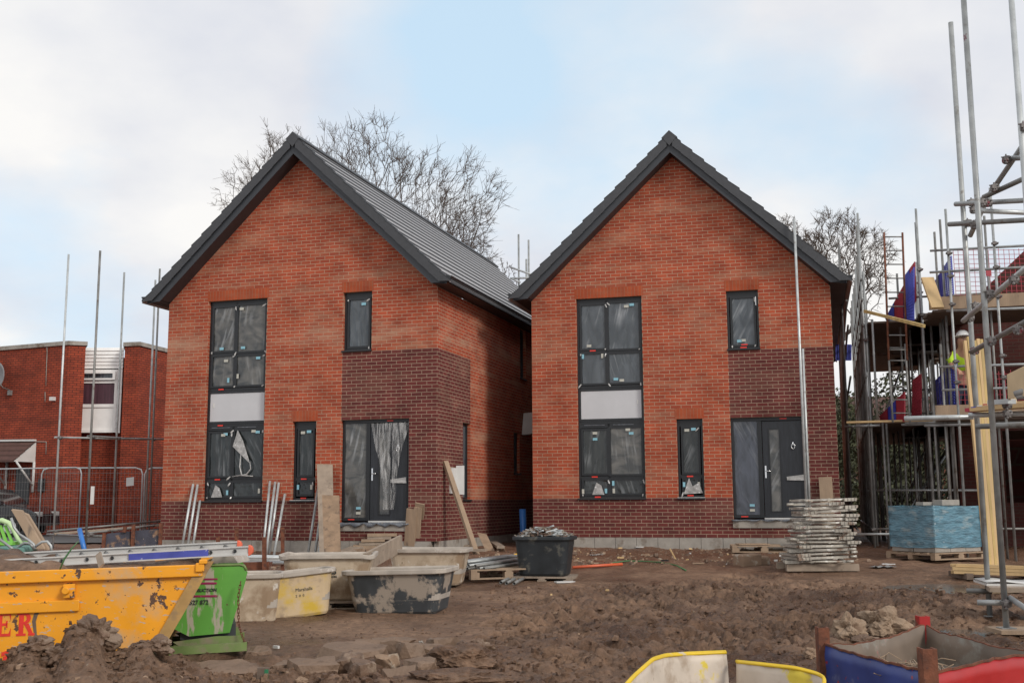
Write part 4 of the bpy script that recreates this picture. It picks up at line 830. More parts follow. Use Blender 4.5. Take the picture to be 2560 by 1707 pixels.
# ---- site fence panels
def fence_panel(label, pxa, pxb, Ya, Yb, yt, yb, lean=0):
    A = P(pxa, yb, Ya); B = P(pxb, yb, Yb); A.z = GR+.05; B.z = GR+.05; h = 1.95
    root = thing('site_fence_panel', label, 'fence panel', (A+B)/2, group='temporary mesh fence panels')
    e = B-A; l = e.length; u = e/l; z = Vector((0, 0, 1)); q = MB()
    path = [A, A+z*(h-.18)+u*.0, A+z*(h-.05)+u*.05, A+z*h+u*.2, B+z*h-u*.2, B+z*(h-.05)-u*.05, B+z*(h-.18), B]
    q.tube(path, .021, 7); q.build('frame', M['steel_w'], root)
    m_ = MB(); n = int(l/.10)
    for i in range(1, n): p = A+u*l*i/n; m_.bar(p+z*.15, p+z*(h-.02), .0042, .0042)
    for k in range(8): hgt = .15+(h-.3)*k/7; m_.bar(A+z*hgt, B+z*hgt, .007, .007)
    m_.build('mesh_infill', M['steel_d'], root); return root
fp1 = fence_panel('mesh fence panel furthest left, behind the lime green chair', -60, 196, 32.5, 31.2, 1170, 1336)
fp2 = fence_panel('mesh fence panel in the middle with a paper notice on it', 96, 350, 31.6, 31.8, 1170, 1336)
fp3 = fence_panel('mesh fence panel running behind the corner of the left new house', 356, 640, 31.9, 33.2, 1170, 1336)
q = MB(); q.ob(P(315, 1215, 31.7), P(334, 1213, 31.7)-P(315, 1215, 31.7), (0, .01, 0), (0, 0, .24)); props(q.build('paper_notice', M['white'], org=P(325, 1205, 31.7)), 'small white paper notice tied to the fence mesh', 'notice')
q = MB(); c = P(229, 1260, 22.4); q.ob(P(225, 1260, 22.45), (.07, 0, 0), (0, .02, 0), (0, 0, .36)); props(q.build('scaffold_tag', M['white'], org=c), 'narrow white and green tag fixed to the nearest left scaffold pole', 'tag')
# ---- parked car behind the fence
def car():
    c = G(0, 1330); Yc = 33.4; cx = P(-50, 1250, Yc).x; z0 = GR
    root = thing('parked_car', 'black parked car behind the site fence at the left edge', 'car', (cx, Yc, z0)); L_ = 4.2; hw = .86
    prof = [(-2.1, .35), (-2.12, .62), (-1.95, .86), (-1.5, .95), (-.85, 1.42), (.55, 1.44), (1.15, .98), (1.75, .88), (2.08, .70), (2.12, .35), (1.65, .30), (-1.6, .30)]
    q = MB(); q.ext([(cx+a, Yc-hw, z0+b) for a, b in prof], (0, 2*hw, 0)); q.build('body', M['carbody'], root, bevel=.05)
    g = MB(); g.ext([(cx-.78, Yc-hw-.012, z0+1.36), (cx-1.3, Yc-hw-.012, z0+.98), (cx+1.0, Yc-hw-.012, z0+.98), (cx+.5, Yc-hw-.012, z0+1.37)], (0, .01, 0)); g.build('side_window', M['glass_clear'], root)
    for dx_ in (-1.3, 1.35):
        for s_ in (-1, 1):
            t = MB(); t.tube([(cx+dx_, Yc+s_*(hw-.12), z0+.32), (cx+dx_, Yc+s_*(hw+.03), z0+.32)], .32, 18); to = t.build('wheel', M['tyre'], root); r_ = MB(); r_.tube([(cx+dx_, Yc+s_*(hw-.02), z0+.32), (cx+dx_, Yc+s_*(hw+.045), z0+.32)], .19, 12); r_.build('rim', M['chrome'], to)
    for s_ in (-1, 1): h_ = MB(); h_.box(cx+1.9, Yc+s_*.6-.16, z0+.62, cx+2.1, Yc+s_*.6+.16, z0+.76); h_.build('headlight', M['white'], root, bevel=.02)
    m_ = MB(); m_.box(cx+.95, Yc-hw-.2, z0+.95, cx+1.12, Yc-hw, z0+1.08); m_.build('wing_mirror', M['carbody'], root, bevel=.02)
car()
# ================================================================ YELLOW SKIP
A = P(503, 1411, 10.2); B = P(0, 1429, 9.95); e1 = (B-A); e1 = e1.normalized(); dn = Vector((0, 0, -1)); e2 = Vector((-e1.y, e1.x, 0)).normalized(); e2 = e2 if e2.y > 0 else -e2
H_ = .86; LN = 3.1; SLP = .49; WD = 1.55
sk = thing('skip', 'yellow rubbish skip with red letters half sunk behind mud heaps', 'skip', A+e1*1.5+dn*H_)
def S(s_, d_, w_=0): return A+e1*s_+dn*d_+e2*w_
q = MB(); t = .012
q.ext([S(0, 0), S(LN, 0), S(LN-SLP, H_), S(SLP, H_)], e2*t); q.ext([S(0, 0, WD-t), S(LN, 0, WD-t), S(LN-SLP, H_, WD-t), S(SLP, H_, WD-t)], e2*t)
q.ext([S(SLP, H_, t), S(LN-SLP, H_, t), S(LN-SLP, H_, WD-t), S(SLP, H_, WD-t)], (0, 0, -.012))
sh_ = q.build('body', M['yellow'], sk)
for s0, s1 in ((0, SLP), (LN, LN-SLP)):
    q = MB(); sg = -1 if s0 == 0 else 1; ex = e1*(.10*sg)
    q.ext([S(s0, -.02, -.03), S(s1, H_+.0, -.03), S(s1, H_, WD+.03), S(s0, -.02, WD+.03)], e1*.012*sg)
    q.ext([S(s0, -.03, -.035), S(s0+.115*sg, -.03, -.035), S(s1+.115*sg, H_, -.035), S(s1, H_, -.035)], e2*.012); q.build('end_plate', M['yellow_m'], sk)
q = MB(); q.ob(S(-.02, -.004, -.055), e1*(LN+.04), e2*.06, dn*.105); q.ob(S(-.02, -.004, WD-.005), e1*(LN+.04), e2*.06, dn*.105); q.build('rim', M['yellow'], sk, bevel=.008)
q = MB(); q.ob(S(1.04, .265, -.035), e1*(LN-1.5), e2*.033, dn*.10); q.build('side_rail', M['yellow'], sk, bevel=.008)
q = MB(); q.ob(S(1.08, .125, -.06), e1*.10, e2*.058, dn*.12); q.tube([S(1.15, .18, -.10), S(1.15, .18, -.02)], .032, 12); q.build('lifting_lug', M['yellow'], sk, bevel=.006)
q = MB(); q.ob(S(-.035, -.02, -.08), e1*.075, e2*.05, dn*.08); q.ob(S(-.06, -.05, -.09), e1*.07, e2*.06, dn*.04); q.build('corner_bracket', M['yellow'], sk, bevel=.008)
def text(body, size, origin, ux, uz, m_, name, parent, bold=.0, ext_=.002, sx=1):
    cu = bpy.data.curves.new('t', 'FONT'); cu.body = body; cu.size = size; cu.extrude = ext_; cu.offset = bold; cu.resolution_u = 3
    to = bpy.data.objects.new('t', cu); C.objects.link(to); bpy.context.view_layer.update()
    me_ = bpy.data.meshes.new_from_object(to.evaluated_get(bpy.context.evaluated_depsgraph_get())); bpy.data.objects.remove(to)
    ux = Vector(ux).normalized(); uz = Vector(uz).normalized(); nn_ = ux.cross(uz); o0 = ORG.get(parent.name, Vector())
    for v in me_.vertices: c = v.co.copy(); v.co = Vector(origin)+ux*c.x*sx+uz*c.y+nn_*c.z-o0
    me_.materials.clear(); me_.materials.append(M[m_]); o = bpy.data.objects.new(name, me_); C.objects.link(o); o.parent = parent; ORG[o.name] = o0; return o
fE = -e1
# serif capitals on the side: ...ER
def block_letter(parts, org_, sc_, name):
    q = MB()
    for pl in parts: q.ext([org_+fE*(a*sc_*.80)+Vector((0, 0, b*sc_))-e2*.002 for a, b in pl], -e2*.003)
    return q.build(name, M['redpaint'], sk)
def sp_at(px, py): d = ray(px, py); O = A-Vector((0, 0, CZ)); n_ = e2; k = O.dot(n_)/d.dot(n_); return d*k+Vector((0, 0, CZ))
oE = sp_at(-14, 1591); oR = sp_at(40, 1589); s_ = (sp_at(0, 1532)-sp_at(0, 1591)).length
block_letter([[(0, 0), (.82, 0), (.82, .12), (0, .12)], [(0, .88), (.80, .88), (.80, 1), (0, 1)], [(.12, .12), (.36, .12), (.36, .88), (.12, .88)], [(.36, .45), (.62, .45), (.62, .56), (.36, .56)], [(.56, .36), (.64, .36), (.64, .66), (.56, .66)], [(.72, .12), (.82, .12), (.82, .34)], [(.72, .88), (.80, .88), (.80, .66)]], oE, s_, 'letter_e')
arc = [(.36+.36*math.cos(t), .74+.26*math.sin(t)) for t in [math.pi/2-math.pi*k/10 for k in range(11)]]
block_letter([[(0, 0), (.5, 0), (.5, .10), (0, .10)], [(0, .90), (.36, .90), (.36, 1), (0, 1)], [(.12, .10), (.36, .10), (.36, .90), (.12, .90)]]+[[arc[i], arc[i+1], (.36+(arc[i+1][0]-.36)*.42, .74+(arc[i+1][1]-.74)*.55), (.36+(arc[i][0]-.36)*.42, .74+(arc[i][1]-.74)*.55)] for i in range(10)]+[[(.40, .48), (.62, .52), (.86, .10), (.66, .10)], [(.62, 0), (.96, 0), (.96, .10), (.62, .10)]], oR, s_, 'letter_r')
arcm = [(118, 1509), (100, 1519), (90, 1535), (85, 1552), (87, 1570), (89, 1588), (95, 1602), (108, 1609), (128, 1610)]
q = MB()
for i_ in range(8): (xa, ya), (xb, yb) = arcm[i_], arcm[i_+1]; wa, wb2 = 5.5*(1-i_/9)+1, 5.5*(1-(i_+1)/9)+1; q.ext([sp_at(xa-wa, ya)-e2*.002, sp_at(xa+wa, ya)-e2*.002, sp_at(xb+wb2, yb)-e2*.002, sp_at(xb-wb2, yb)-e2*.002], -e2*.0015)
q.build('scrape_mark', M['wood_d'], sk)
text('38', s_*.78, sp_at(2, 1662)-e2*.004, fE, (0, 0, 1), 'redpaint', 'number_lettering', sk, .012)
# soil load in the skip
q = MB(); nx_, ny_ = 60, 26
vsx = []
for j in range(ny_+1):
    for i in range(nx_+1):
        s2, w2 = LN*(.0+i/nx_), WD*(.02+.96*j/ny_); p = S(s2, 0, w2); hgt = -.12+.12*math.sin(math.pi*j/ny_)+.09*nz(p.x, p.y, .35, 20)+.05*nz(p.x, p.y, .12, 21)+(.13*math.exp(-((s2-1.9)/.5)**2) if 1 else 0)
        vsx.append(S(min(max(s2, .10), LN-.1), 0, w2)+Vector((0, 0, hgt)))
q.add(vsx, [(j*(nx_+1)+i, j*(nx_+1)+i+1, (j+1)*(nx_+1)+i+1, (j+1)*(nx_+1)+i) for j in range(ny_) for i in range(nx_)], 0, True)
props(q.build('soil_load', M['mud'], org=S(1.5, 0, .7)), 'brown soil heaped inside the yellow skip', 'soil')
# ladder on the skip
def beam_rail(q, a, b, h=.085, wv=.028):
    a = Vector(a); b = Vector(b); q.bar(a, b, wv, h)
    q.bar(a+Vector((0, -.012, h/2-.006)), b+Vector((0, -.012, h/2-.006)), wv+.022, .012); q.bar(a+Vector((0, -.012, -h/2+.006)), b+Vector((0, -.012, -h/2+.006)), wv+.022, .012)
la, lb_ = P(-330, 1428, 10.15), P(622, 1375, 10.75); fa, fb_ = P(-330, 1411, 10.6), P(594, 1363, 11.15)
ld = thing('ladder', 'long aluminium ladder with a blue painted patch lying across the yellow skip', 'ladder', (la+lb_)/2)
q = MB(); beam_rail(q, la, lb_); q.build('rail', M['alu'], ld); q = MB(); beam_rail(q, fa, fb_); q.build('rail', M['alu'], ld)
for i in range(15):
    k = (i+.45)/15; q = MB(); a = la+(lb_-la)*k; b = fa+(fb_-fa)*k+(lb_-la)*.0; q.tube([a-Vector((0, .03, 0)), b], .016, 8); q.build('rung', M['steel_d'], ld)
    q = MB(); q.tube([a+Vector((0, -.034, 0)), a+Vector((0, -.028, 0))], .018, 10); q.build('rung_end', M['gutter'], ld)
du = (lb_-la).normalized(); 
q = MB(); k0 = (P(322, 1386, 10.5)-la).length; k1 = (P(522, 1381, 10.65)-la).length; q.bar(la+du*k0+Vector((0, -.031, 0)), la+du*k1+Vector((0, -.031, 0)), .012, .060); q.build('blue_paint_band', M['blue_p'], ld)
for c_ in (lb_, fb_):
    q = MB(); q.ext([c_+Vector((0, -.03, 0))+du*(.045*math.cos(t))+Vector((0, 0, .052*math.sin(t))) for t in [math.pi/2-math.pi*k/8 for k in range(9)]], (0, .05, 0)); q.build('end_cap', M['orange_cap'], ld, bevel=.004)
# things dumped in the skip : chair, tube frame, boards, pipe
Yk = 11.3
chp = P(22, 1370, Yk); chr_ = thing('garden_chair', 'broken lime green plastic chair sticking out of the skip', 'chair', chp)
def cp_(px, py, dy=0): return P(px, py, Yk+dy)
q = MB(); q.tube([cp_(-14, 1305), cp_(5, 1300), cp_(22, 1307), cp_(33, 1322), cp_(44, 1345), cp_(58, 1362)], [.022, .026, .026, .024, .02, .018], 8); q.build('back_frame', M['lime_w'], chr_)
for a, b in ((8, 30), (-4, 14), (-16, 0), (-26, -12)):
    q = MB(); q.ob(cp_(a, 1312, .02), P(a+7, 1312, Yk)-P(a, 1312, Yk), (0, .02, 0), cp_(b, 1364, .02)-cp_(a, 1312, .02)); q.build('back_slat', M['lime'], chr_)
q = MB(); q.ob(cp_(-40, 1362, -.05), P(30, 1360, Yk)-P(-40, 1360, Yk), (0, .35, 0), (0, 0, .03)); q.build('seat', M['lime'], chr_)
fr_ = thing('steel_chair_frame', 'bent tubular steel chair frame with faded teal seat lying in the skip', 'chair frame', P(60, 1370, Yk-.3))
def fq(*a): 
    q = MB(); q.tube([P(x, y, Yk-.35+d) for x, y, d in a], .0135, 7); q.build('frame_tube', M['steel'], fr_)
fq((28, 1294, 0), (35, 1318, 0), (48, 1335, 0), (72, 1350, 0), (84, 1360, 0), (88, 1372, 0)); fq((38, 1372, .1), (62, 1356, .1), (75, 1358, .1), (86, 1372, .1)); fq((88, 1366, .0), (105, 1354, 0), (118, 1353, 0), (127, 1363, 0), (129, 1378, 0)); fq((-10, 1342, 0), (10, 1355, 0), (30, 1370, 0), (37, 1384, 0))
q = MB(); q.ob(P(-30, 1386, Yk-.3), P(60, 1384, Yk-.3)-P(-30, 1386, Yk-.3), (0, .35, .02), (0, 0, .06)); q.build('seat_pad', M['teal'], fr_, bevel=.02)
for (lab, a, b, c, d, dy) in (('wide brown board leaning out of the skip beside the lime chair', (28, 1274), (54, 1277), (110, 1372), (85, 1372), 0), ('narrow second board leaning just right of the wide brown board', (56, 1282), (69, 1287), (122, 1374), (108, 1374), .06)):
    q = MB(); q.ext([P(*a, Yk+dy), P(*b, Yk+dy), P(*c, Yk+dy-.1), P(*d, Yk+dy-.1)], (.0, .035, .01)); props(q.build('board', M['wood'], org=P(*d, Yk)), lab, 'board')
a, b = P(199, 1323, 12.5), P(211, 1376, 12.3); q = MB(); q.pipe(a, b, .027, 14); props(q.build('water_pipe', M['bluepipe'], org=b), 'short blue pipe offcut leaning up behind the yellow skip', 'pipe')
q = MB(); q.tube([P(149, 1425, 10.0), P(160, 1398, 10.0), P(178, 1372, 10.0), P(196, 1352, 10.0)], [.006, .010, .008, .004], 6); props(q.build('bramble_stem', M['hose'], org=P(150, 1425, 10)), 'thin green stem rising across the ladder', 'stem')
q = MB(); q.bar(P(254, 1414, 10.05), P(246, 1384, 10.2), .055, .02, (0, 1, 0)); props(q.build('wood_peg', M['wood_g'], org=P(254, 1414, 10.05)), 'short grey wooden peg upright against the ladder', 'peg')
q = MB(); n = 16; cc = P(478, 1398, 10.75); q.tube([cc, cc+Vector((.02, .05, 0))], .075, 16); props(q.build('disc_offcut', M['wood_g'], org=cc), 'round grey disc wedged under the ladder at the skip corner', 'disc')
# ================================================================ GREEN TIPPING SKIP
Yg = 10.65
gs = thing('tipping_skip', 'worn green tipping skip on a steel base beside the yellow skip', 'skip', G(520, 1625))
gd = Vector((-.262, .965, 0))
def gp(px, py, d=0): return P(px, py, Yg)+gd*d
fpg = [(424, 1500), (470, 1416), (600, 1411), (611, 1414), (616, 1422), (615, 1448), (600, 1500), (571, 1581), (472, 1590), (437, 1572), (424, 1560)]
q = MB(); q.ext([gp(*a) for a in fpg], gd*.012); q.ext([gp(*a, d=.95) for a in fpg], gd*.012)
q.ext([gp(616, 1430, .012), gp(571, 1581, .012), gp(571, 1581, .95), gp(616, 1430, .95)], (.012, 0, 0)); q.ext([gp(571, 1581, .012), gp(472, 1590, .012), gp(472, 1590, .95), gp(571, 1581, .95)], (0, 0, .012)); q.ext([gp(424, 1500, .012), gp(437, 1572, .012), gp(437, 1572, .95), gp(424, 1500, .95)], (.012, 0, 0))
gb = q.build('body', M['green'], gs)
q = MB(); q.tube([gp(424, 1416, .0), gp(600, 1411, 0), gp(611, 1414, 0), gp(616, 1424, 0)], .012, 6); q.tube([gp(430, 1416, .96), gp(600, 1411, .96)], .012, 6); q.tube([gp(616, 1424, 0), gp(616, 1424, .96)], .012, 6); q.build('rim', M['green_m'], gs)
q = MB(); q.ext([gp(500, 1412, .3), gp(535, 1395, .3), gp(585, 1394, .3), gp(597, 1411, .3)], (0, .5, 0)); q.build('load', M['mortar'], gs)
b0, b1 = P(422, 1638, 10.4), P(617, 1626, 10.4)
q = MB(); zb = min(b0.z, b1.z); q.ob(b0, b1-b0, gd*.06, (0, 0, .075)); q.ob(b0+gd*.8, b1-b0, gd*.06, (0, 0, .075)); q.ob(b0+gd*.06+Vector((.03, 0, 0)), (.08, 0, 0), gd*.74, (0, 0, .05)); q.ob(b1+gd*.06+Vector((-.12, 0, 0)), (.08, 0, 0), gd*.74, (0, 0, .05)); q.build('base_frame', M['green_m'], gs)
q = MB(); pts_ = [(432, 1604), (444, 1612), (455, 1618), (612, 1610), (600, 1588), (540, 1590)]
q.ext([P(x, y, 10.52) for x, y in pts_], gd*.02); q.build('rocker', M['green_m'], gs); q = MB(); q.ext([P(x, y, 10.52)+gd*.72 for x, y in pts_], gd*.02); q.build('rocker', M['green_m'], gs); q = MB(); q.ext([gp(450, 1560, .05), gp(590, 1560, .05), gp(590, 1600, .05), gp(450, 1600, .05)], gd*.6); q.build('saddle', M['verge'], gs)
q = MB(); pts_ = [P(602, 1452, 10.55), P(596, 1490, 10.5), P(596, 1530, 10.5), P(597, 1560, 10.48), P(604, 1585, 10.45), P(612, 1606, 10.42)]
for i in range(len(pts_)-1):
    for k in range(4):
        a = pts_[i]+(pts_[i+1]-pts_[i])*k/4; b = pts_[i]+(pts_[i+1]-pts_[i])*(k+1.25)/4; off = Vector((.008, 0, 0)) if k % 2 else Vector((0, .008, 0))
        q.tube([a-off, a+off, b+off, b-off, a-off], .0035, 5)
q.build('chain', M['rust'], gs)
for (y0_, y1_, x0_, x1_) in ((1445, 1449, 508, 544), (1455, 1460, 500, 542), (1487, 1492, 480, 544)):
    q = MB(); q.ext([gp(x0_, y0_, -.004), gp(x1_, y0_-.5, -.004), gp(x1_, y1_-.5, -.004), gp(x0_, y1_, -.004)], (0, -.002, 0)); q.build('stripe', M['magenta'], gb)
text('CONSTRUCTION', .042, gp(455, 1479.5, -.006), (1, 0, .02), (0, 0, 1), 'ink', 'company_lettering', gb, .001)
text('01527 872', .058, gp(459, 1511, -.006), (1, 0, .02), (0, 0, 1), 'ink', 'phone_lettering', gb, .001, sx=.95)
# ================================================================ MORTAR TUBS
def tub(name, label, c, yaw, L_, D_, H_, m_, tilt=0, roll=0, letter=None, fill=True, rimh=.055, warp=.0, under=None, group='plastic mortar tubs', rm=None):
    root = thing(name, label, 'tub', c, 0, group); Mx = Matrix.Translation(c) @ Matrix.Rotation(yaw, 4, 'Z') @ Matrix.Rotation(tilt, 4, 'Y') @ Matrix.Rotation(roll, 4, 'X')
    def ring(l, d, z, r=.12, n=5, wv=0):
        pts = []
        for (sx, sy, a0) in ((1, -1, -90), (1, 1, 0), (-1, 1, 90), (-1, -1, 180)):
            for k in range(n+1):
                a = R(a0+90*k/n); pts.append(Vector((sx*(l/2-r)+r*math.cos(a), sy*(d/2-r)+r*math.sin(a), z+wv*math.sin(3*a+sx)*.5)))
        # straight edges get mid points so the wall can bow
        return pts
    prof = [(L_*.76, D_*.70, 0, .09), (L_*.80, D_*.75, .03, .11), (L_*.93, D_*.92, H_-rimh, .13), (L_*1.0, D_*1.0, H_-rimh, .15), (L_*1.02, D_*1.02, H_-rimh*.9, .15), (L_*1.02, D_*1.02, H_, .15), (L_*.95, D_*.93, H_, .13), (L_*.93, D_*.90, H_-.02, .13), (L_*.84, D_*.80, H_*.30, .11)]
    q = MB(); rr = [ring(*p[:3], p[3], wv=warp if i >= 2 else 0) for i, p in enumerate(prof)]; n = len(rr[0]); vv = [Mx @ p for r_ in rr for p in r_]
    fs_ = [(i*n+k, i*n+(k+1) % n, (i+1)*n+(k+1) % n, (i+1)*n+k) for i in range(len(rr)-1) for k in range(n)]
    nb_ = 7
    q.add(vv, fs_[:nb_*n], 0, False)
    for i_ in range(2*n, nb_*n): q.m[i_] = 1; q.f += [list(reversed(range(n)))]; q.m.append(0); q.sm.append(False)
    for f_ in fs_[nb_*n:]: q.f.append(list(f_)); q.m.append(1); q.sm.append(False)
    q.f.append([(len(rr)-1)*n+k for k in range(n)]); q.m.append(1); q.sm.append(False)
    o = q.build('shell', [M[m_], M['mortar' if m_ != 'tub_b' else 'tub_b']], root, bevel=.006)
    ux = (Mx.to_3x3() @ Vector((1, 0, 0))); fn_ = Mx.to_3x3()
    sl = Vector((0, (D_*.92-D_*.75)/2*-1, H_-rimh-.03)).normalized()
    for (txt, size, px_, pz_, mm_, bold) in (letter or []):
        yy = -(D_*.75/2+(D_*.17/2)*(pz_-.03)/(H_-rimh-.03))-.004
        text(txt, size, Mx @ Vector((px_, yy, pz_)), ux, fn_ @ sl, mm_, 'lettering', root, bold, .0012)
    return root, Mx, rr
def gpt(px, py, dz=0): p = G(px, py); p.z = gy(p.x, p.y)+dz; return p
p = gpt(712, 1546, -.02); p += Vector((-.0, .40, 0))
tub('mortar_tub', 'yellow mortar tub caked with pale mortar, between the green skip and the lettered tub', (p.x, p.y, gy(p.x, p.y)-.03), R(24), 1.02, .68, .53, 'tub_y', roll=R(-2), tilt=R(-5), letter=[('Marshalls', .055, .0, .30, 'ink', .0), ('2  0  0', .04, .0, .235, 'ink', 0)])
p = gpt(590, 1560); tub('mortar_tub', 'cream mortar tub mostly hidden behind the green tipping skip', (p.x+.05, p.y+.45, gy(p.x, p.y)-.02), R(12), .72, .66, .56, 'tub_c')
p = gpt(800, 1524); cW = Vector((p.x+.02, p.y+.55, gy(p.x, p.y+.5)+.085)); rt, Mw, rrw = tub('mortar_tub', 'tall cream mortar tub lettered WELLS standing on pallet blocks', cW, R(4), 1.18, .98, .57, 'tub_c', letter=[('WELLS', .098, -.17, .335, 'ink', .004), ('CONSTRUCTION', .038, -.17, .29, 'ink', .001), ('wells.co.uk', .048, -.17, .22, 'ink', .001)], warp=.02)
p = gpt(1000, 1534); tub('mortar_tub', 'dark grey mortar tub smeared with pale dried mortar, nearest the camera', (p.x-.02, p.y+.43, gy(p.x, p.y+.3)-.02), R(-11), 1.30, .86, .53, 'tub_k', tilt=R(-1.5))
p = gpt(1055, 1465); tub('mortar_tub', 'cream mortar tub partly hidden behind the dark grey one', (p.x+.10, p.y+.2, gy(p.x, p.y)+.02), R(-6), 1.20, .80, .52, 'tub_c')
p = gpt(1362, 1450); cK = Vector((p.x+.02, p.y+.42, gy(p.x, p.y)+.07)); rk, Mk, rrk = tub('scrap_tub', 'black tub piled high with metal offcuts between the two houses', cK, R(-14), .93, .72, .60, 'tub_b', group=None)
rd = random.Random(3); 
M['scr1'] = mat('dull scrap', (.27, .24, .20), .5, .2, 9); M['scr2'] = mat('brown scrap', (.16, .10, .07), .7, .2, 9)
for k in range(3):
    q = MB()
    for i in range(90):
        a, b = rd.uniform(-.40, .40), rd.uniform(-.28, .28); h_ = .60+.15*(1-(a/.46)**2)*(1-(b/.34)**2)*rd.uniform(.5, 1.15)-.02; l = rd.uniform(.05, .20); an = rd.uniform(0, 6.28); el_ = rd.uniform(-.35, .45)
        d = Vector((math.cos(an)*math.cos(el_), math.sin(an)*math.cos(el_), math.sin(el_)))*l/2; p = Vector((a, b, h_)); w_ = rd.uniform(.012, .05)
        q.bar(Mk @ (p-d), Mk @ (p+d), w_, rd.choice((.003, .006, .02)), mi=0)
    if k == 0: q0 = q
    nm = ('chrome', 'scr1', 'scr2')[k]; q.build('scrap_heap', M[nm], rk if False else None, org=Mk @ Vector((0, 0, .6))) if k == 9 else None
    if k == 0: hs0 = q
    elif k == 1: hs1 = q
    else: hs2 = q
allq = MB()
for k, qq in enumerate((hs0, hs1, hs2)):
    b = len(allq.v); allq.v += qq.v
    for f_, m_ in zip(qq.f, qq.m): allq.f.append([b+j for j in f_]); allq.m.append(k); allq.sm.append(False)
props(allq.build('scrap_heap', [M['steel_w'], M['scr1'], M['scr2']], org=Mk @ Vector((0, 0, .6))), 'tangled heap of metal offcuts filling the black tub', 'scrap', kind='stuff')
# ---- pallets
def pallet(label, c, yaw, L_=1.2, D_=1.0, h=.14, m_='wood', group='timber pallets', seed=0, name='pallet'):
    root = thing(name, label, 'pallet', c, yaw, group, local=True); rd_ = random.Random(seed)
    for j in range(3): q = MB(); y0_ = -D_/2+(D_-.10)*j/2; q.box(-L_/2, y0_, 0, L_/2, y0_+.10, .022); q.build('bottom_board', M[m_], root)
    for i in range(3):
        for j in range(3): q = MB(); x0_ = -L_/2+(L_-.14)*i/2; y0_ = -D_/2+(D_-.10)*j/2; q.box(x0_, y0_, .023, x0_+.14, y0_+.10, h-.042); q.build('block', M[m_], root)
    for i in range(3): q = MB(); x0_ = -L_/2+(L_-.10)*i/2; q.box(x0_, -D_/2, h-.041, x0_+.10, D_/2, h-.021); q.build('stringer', M[m_], root)
    for j in range(7): q = MB(); y0_ = -D_/2+(D_-.10)*j/6; q.box(-L_/2, y0_, h-.02, L_/2, y0_+.095, h+rd_.uniform(-.002, .002)); q.build('deck_board', M[m_], root)
    return root
pallet('small pallet under the tub lettered WELLS', (cW.x, cW.y-.02, cW.z-.1), R(4), 1.0, .86, .10, 'wood_g')
p1 = gpt(1225, 1452); pc = Vector((p1.x+.02, p1.y+.85, gy(p1.x, p1.y+.5)+.03)); pallet('pallet loaded with short scaffold tubes', pc, R(22), 1.25, 1.45, .15, 'wood')
pallet('flat pallet under the black scrap tub', (cK.x, cK.y, cK.z-.10), R(-10), .95, .8, .09, 'wood_g')
p2 = gpt(1905, 1385); pallet('pale pallet lying below the right front door', (p2.x+.1, p2.y+.35, gy(p2.x, p2.y)), R(-8), 1.25, .9, .13, 'wood')
q = MB(); q.ob((p2.x-.42, p2.y+.1, gy(p2.x, p2.y)+.14), (.62, .03, 0), (0, .4, 0), (0, 0, .02)); props(q.build('plywood_offcut', M['orangepipe'] if 0 else M['wood'], org=p2), 'reddish plywood offcut lying on the pale pallet', 'board')
# tubes on the pallet
rd = random.Random(12); dirp = Vector((.50, .86, .02)).normalized(); side = Vector((dirp.y, -dirp.x, 0)); k = 0
pb0 = pc+Vector((0, 0, .155+RT))
for lay, (n_, zz) in enumerate(((8, 0), (6, .046), (3, .09))):
    for i in range(n_):
        off = (i-(n_-1)/2)*.105+rd.uniform(-.02, .02)-.06; s0 = pb0-dirp*(.86+rd.uniform(-.12, .08))+side*off+Vector((0, 0, zz)); e0 = s0+dirp*rd.uniform(1.45, 1.75)
        q = MB(); q.pipe(s0, e0, RT, 12); o = q.build('scaffold_tube', M[rd.choice(('steel', 'steel_d', 'steel'))], org=(s0+e0)/2); props(o, 'short grey scaffold tube lying in the heap on the pallet', 'tube', 'scaffold tubes heaped on the pallet'); k += 1
for i, (a, b) in enumerate((((1252, 1457), (1318, 1428)), ((1266, 1458), (1325, 1431)), ((1285, 1459), (1335, 1436)))):
    s0 = gpt(*a, RT+.005); e0 = gpt(*b, RT+.01); q = MB(); q.pipe(s0, e0, RT, 12); props(q.build('scaffold_tube', M['steel_d'], org=s0), 'rust flecked tube lying on the mud beside the loaded pallet', 'tube', 'tubes on the mud beside the pallet')
a, b = gpt(1278, 1402, .06), gpt(1312, 1388, .08); q = MB(); q.pipe(a, b, .03, 12); props(q.build('gas_pipe', M['yellowpipe'], org=a), 'yellow pipe sticking out behind the scrap tub', 'pipe')
a, b = gpt(1432, 1425, .03), gpt(1556, 1420, .03); q = MB(); q.tube([a, b], .025, 8); props(q.build('duct_strip', M['orangepipe'], org=a), 'thin orange duct lying on the mud right of the scrap tub', 'duct')
q = MB(); q.tube([gpt(x, y, .02) for x, y in ((1530, 1413), (1570, 1408), (1610, 1409), (1650, 1414), (1690, 1420), (1715, 1428))], .012, 6); props(q.build('hose', M['hose'], org=gpt(1600, 1410)), 'thin green hose trailing over the rubble', 'hose')
a = Vector((P(1310, 1350, 25.2).x, 25.2, GR-.1)); q = MB(); q.pipe(a, (a.x-.03, 25.2, P(1310, 1272, 25.2).z), .075, 16); props(q.build('water_pipe', M['bluepipe'], org=a), 'thick blue pipe standing upright between the two new houses', 'pipe')
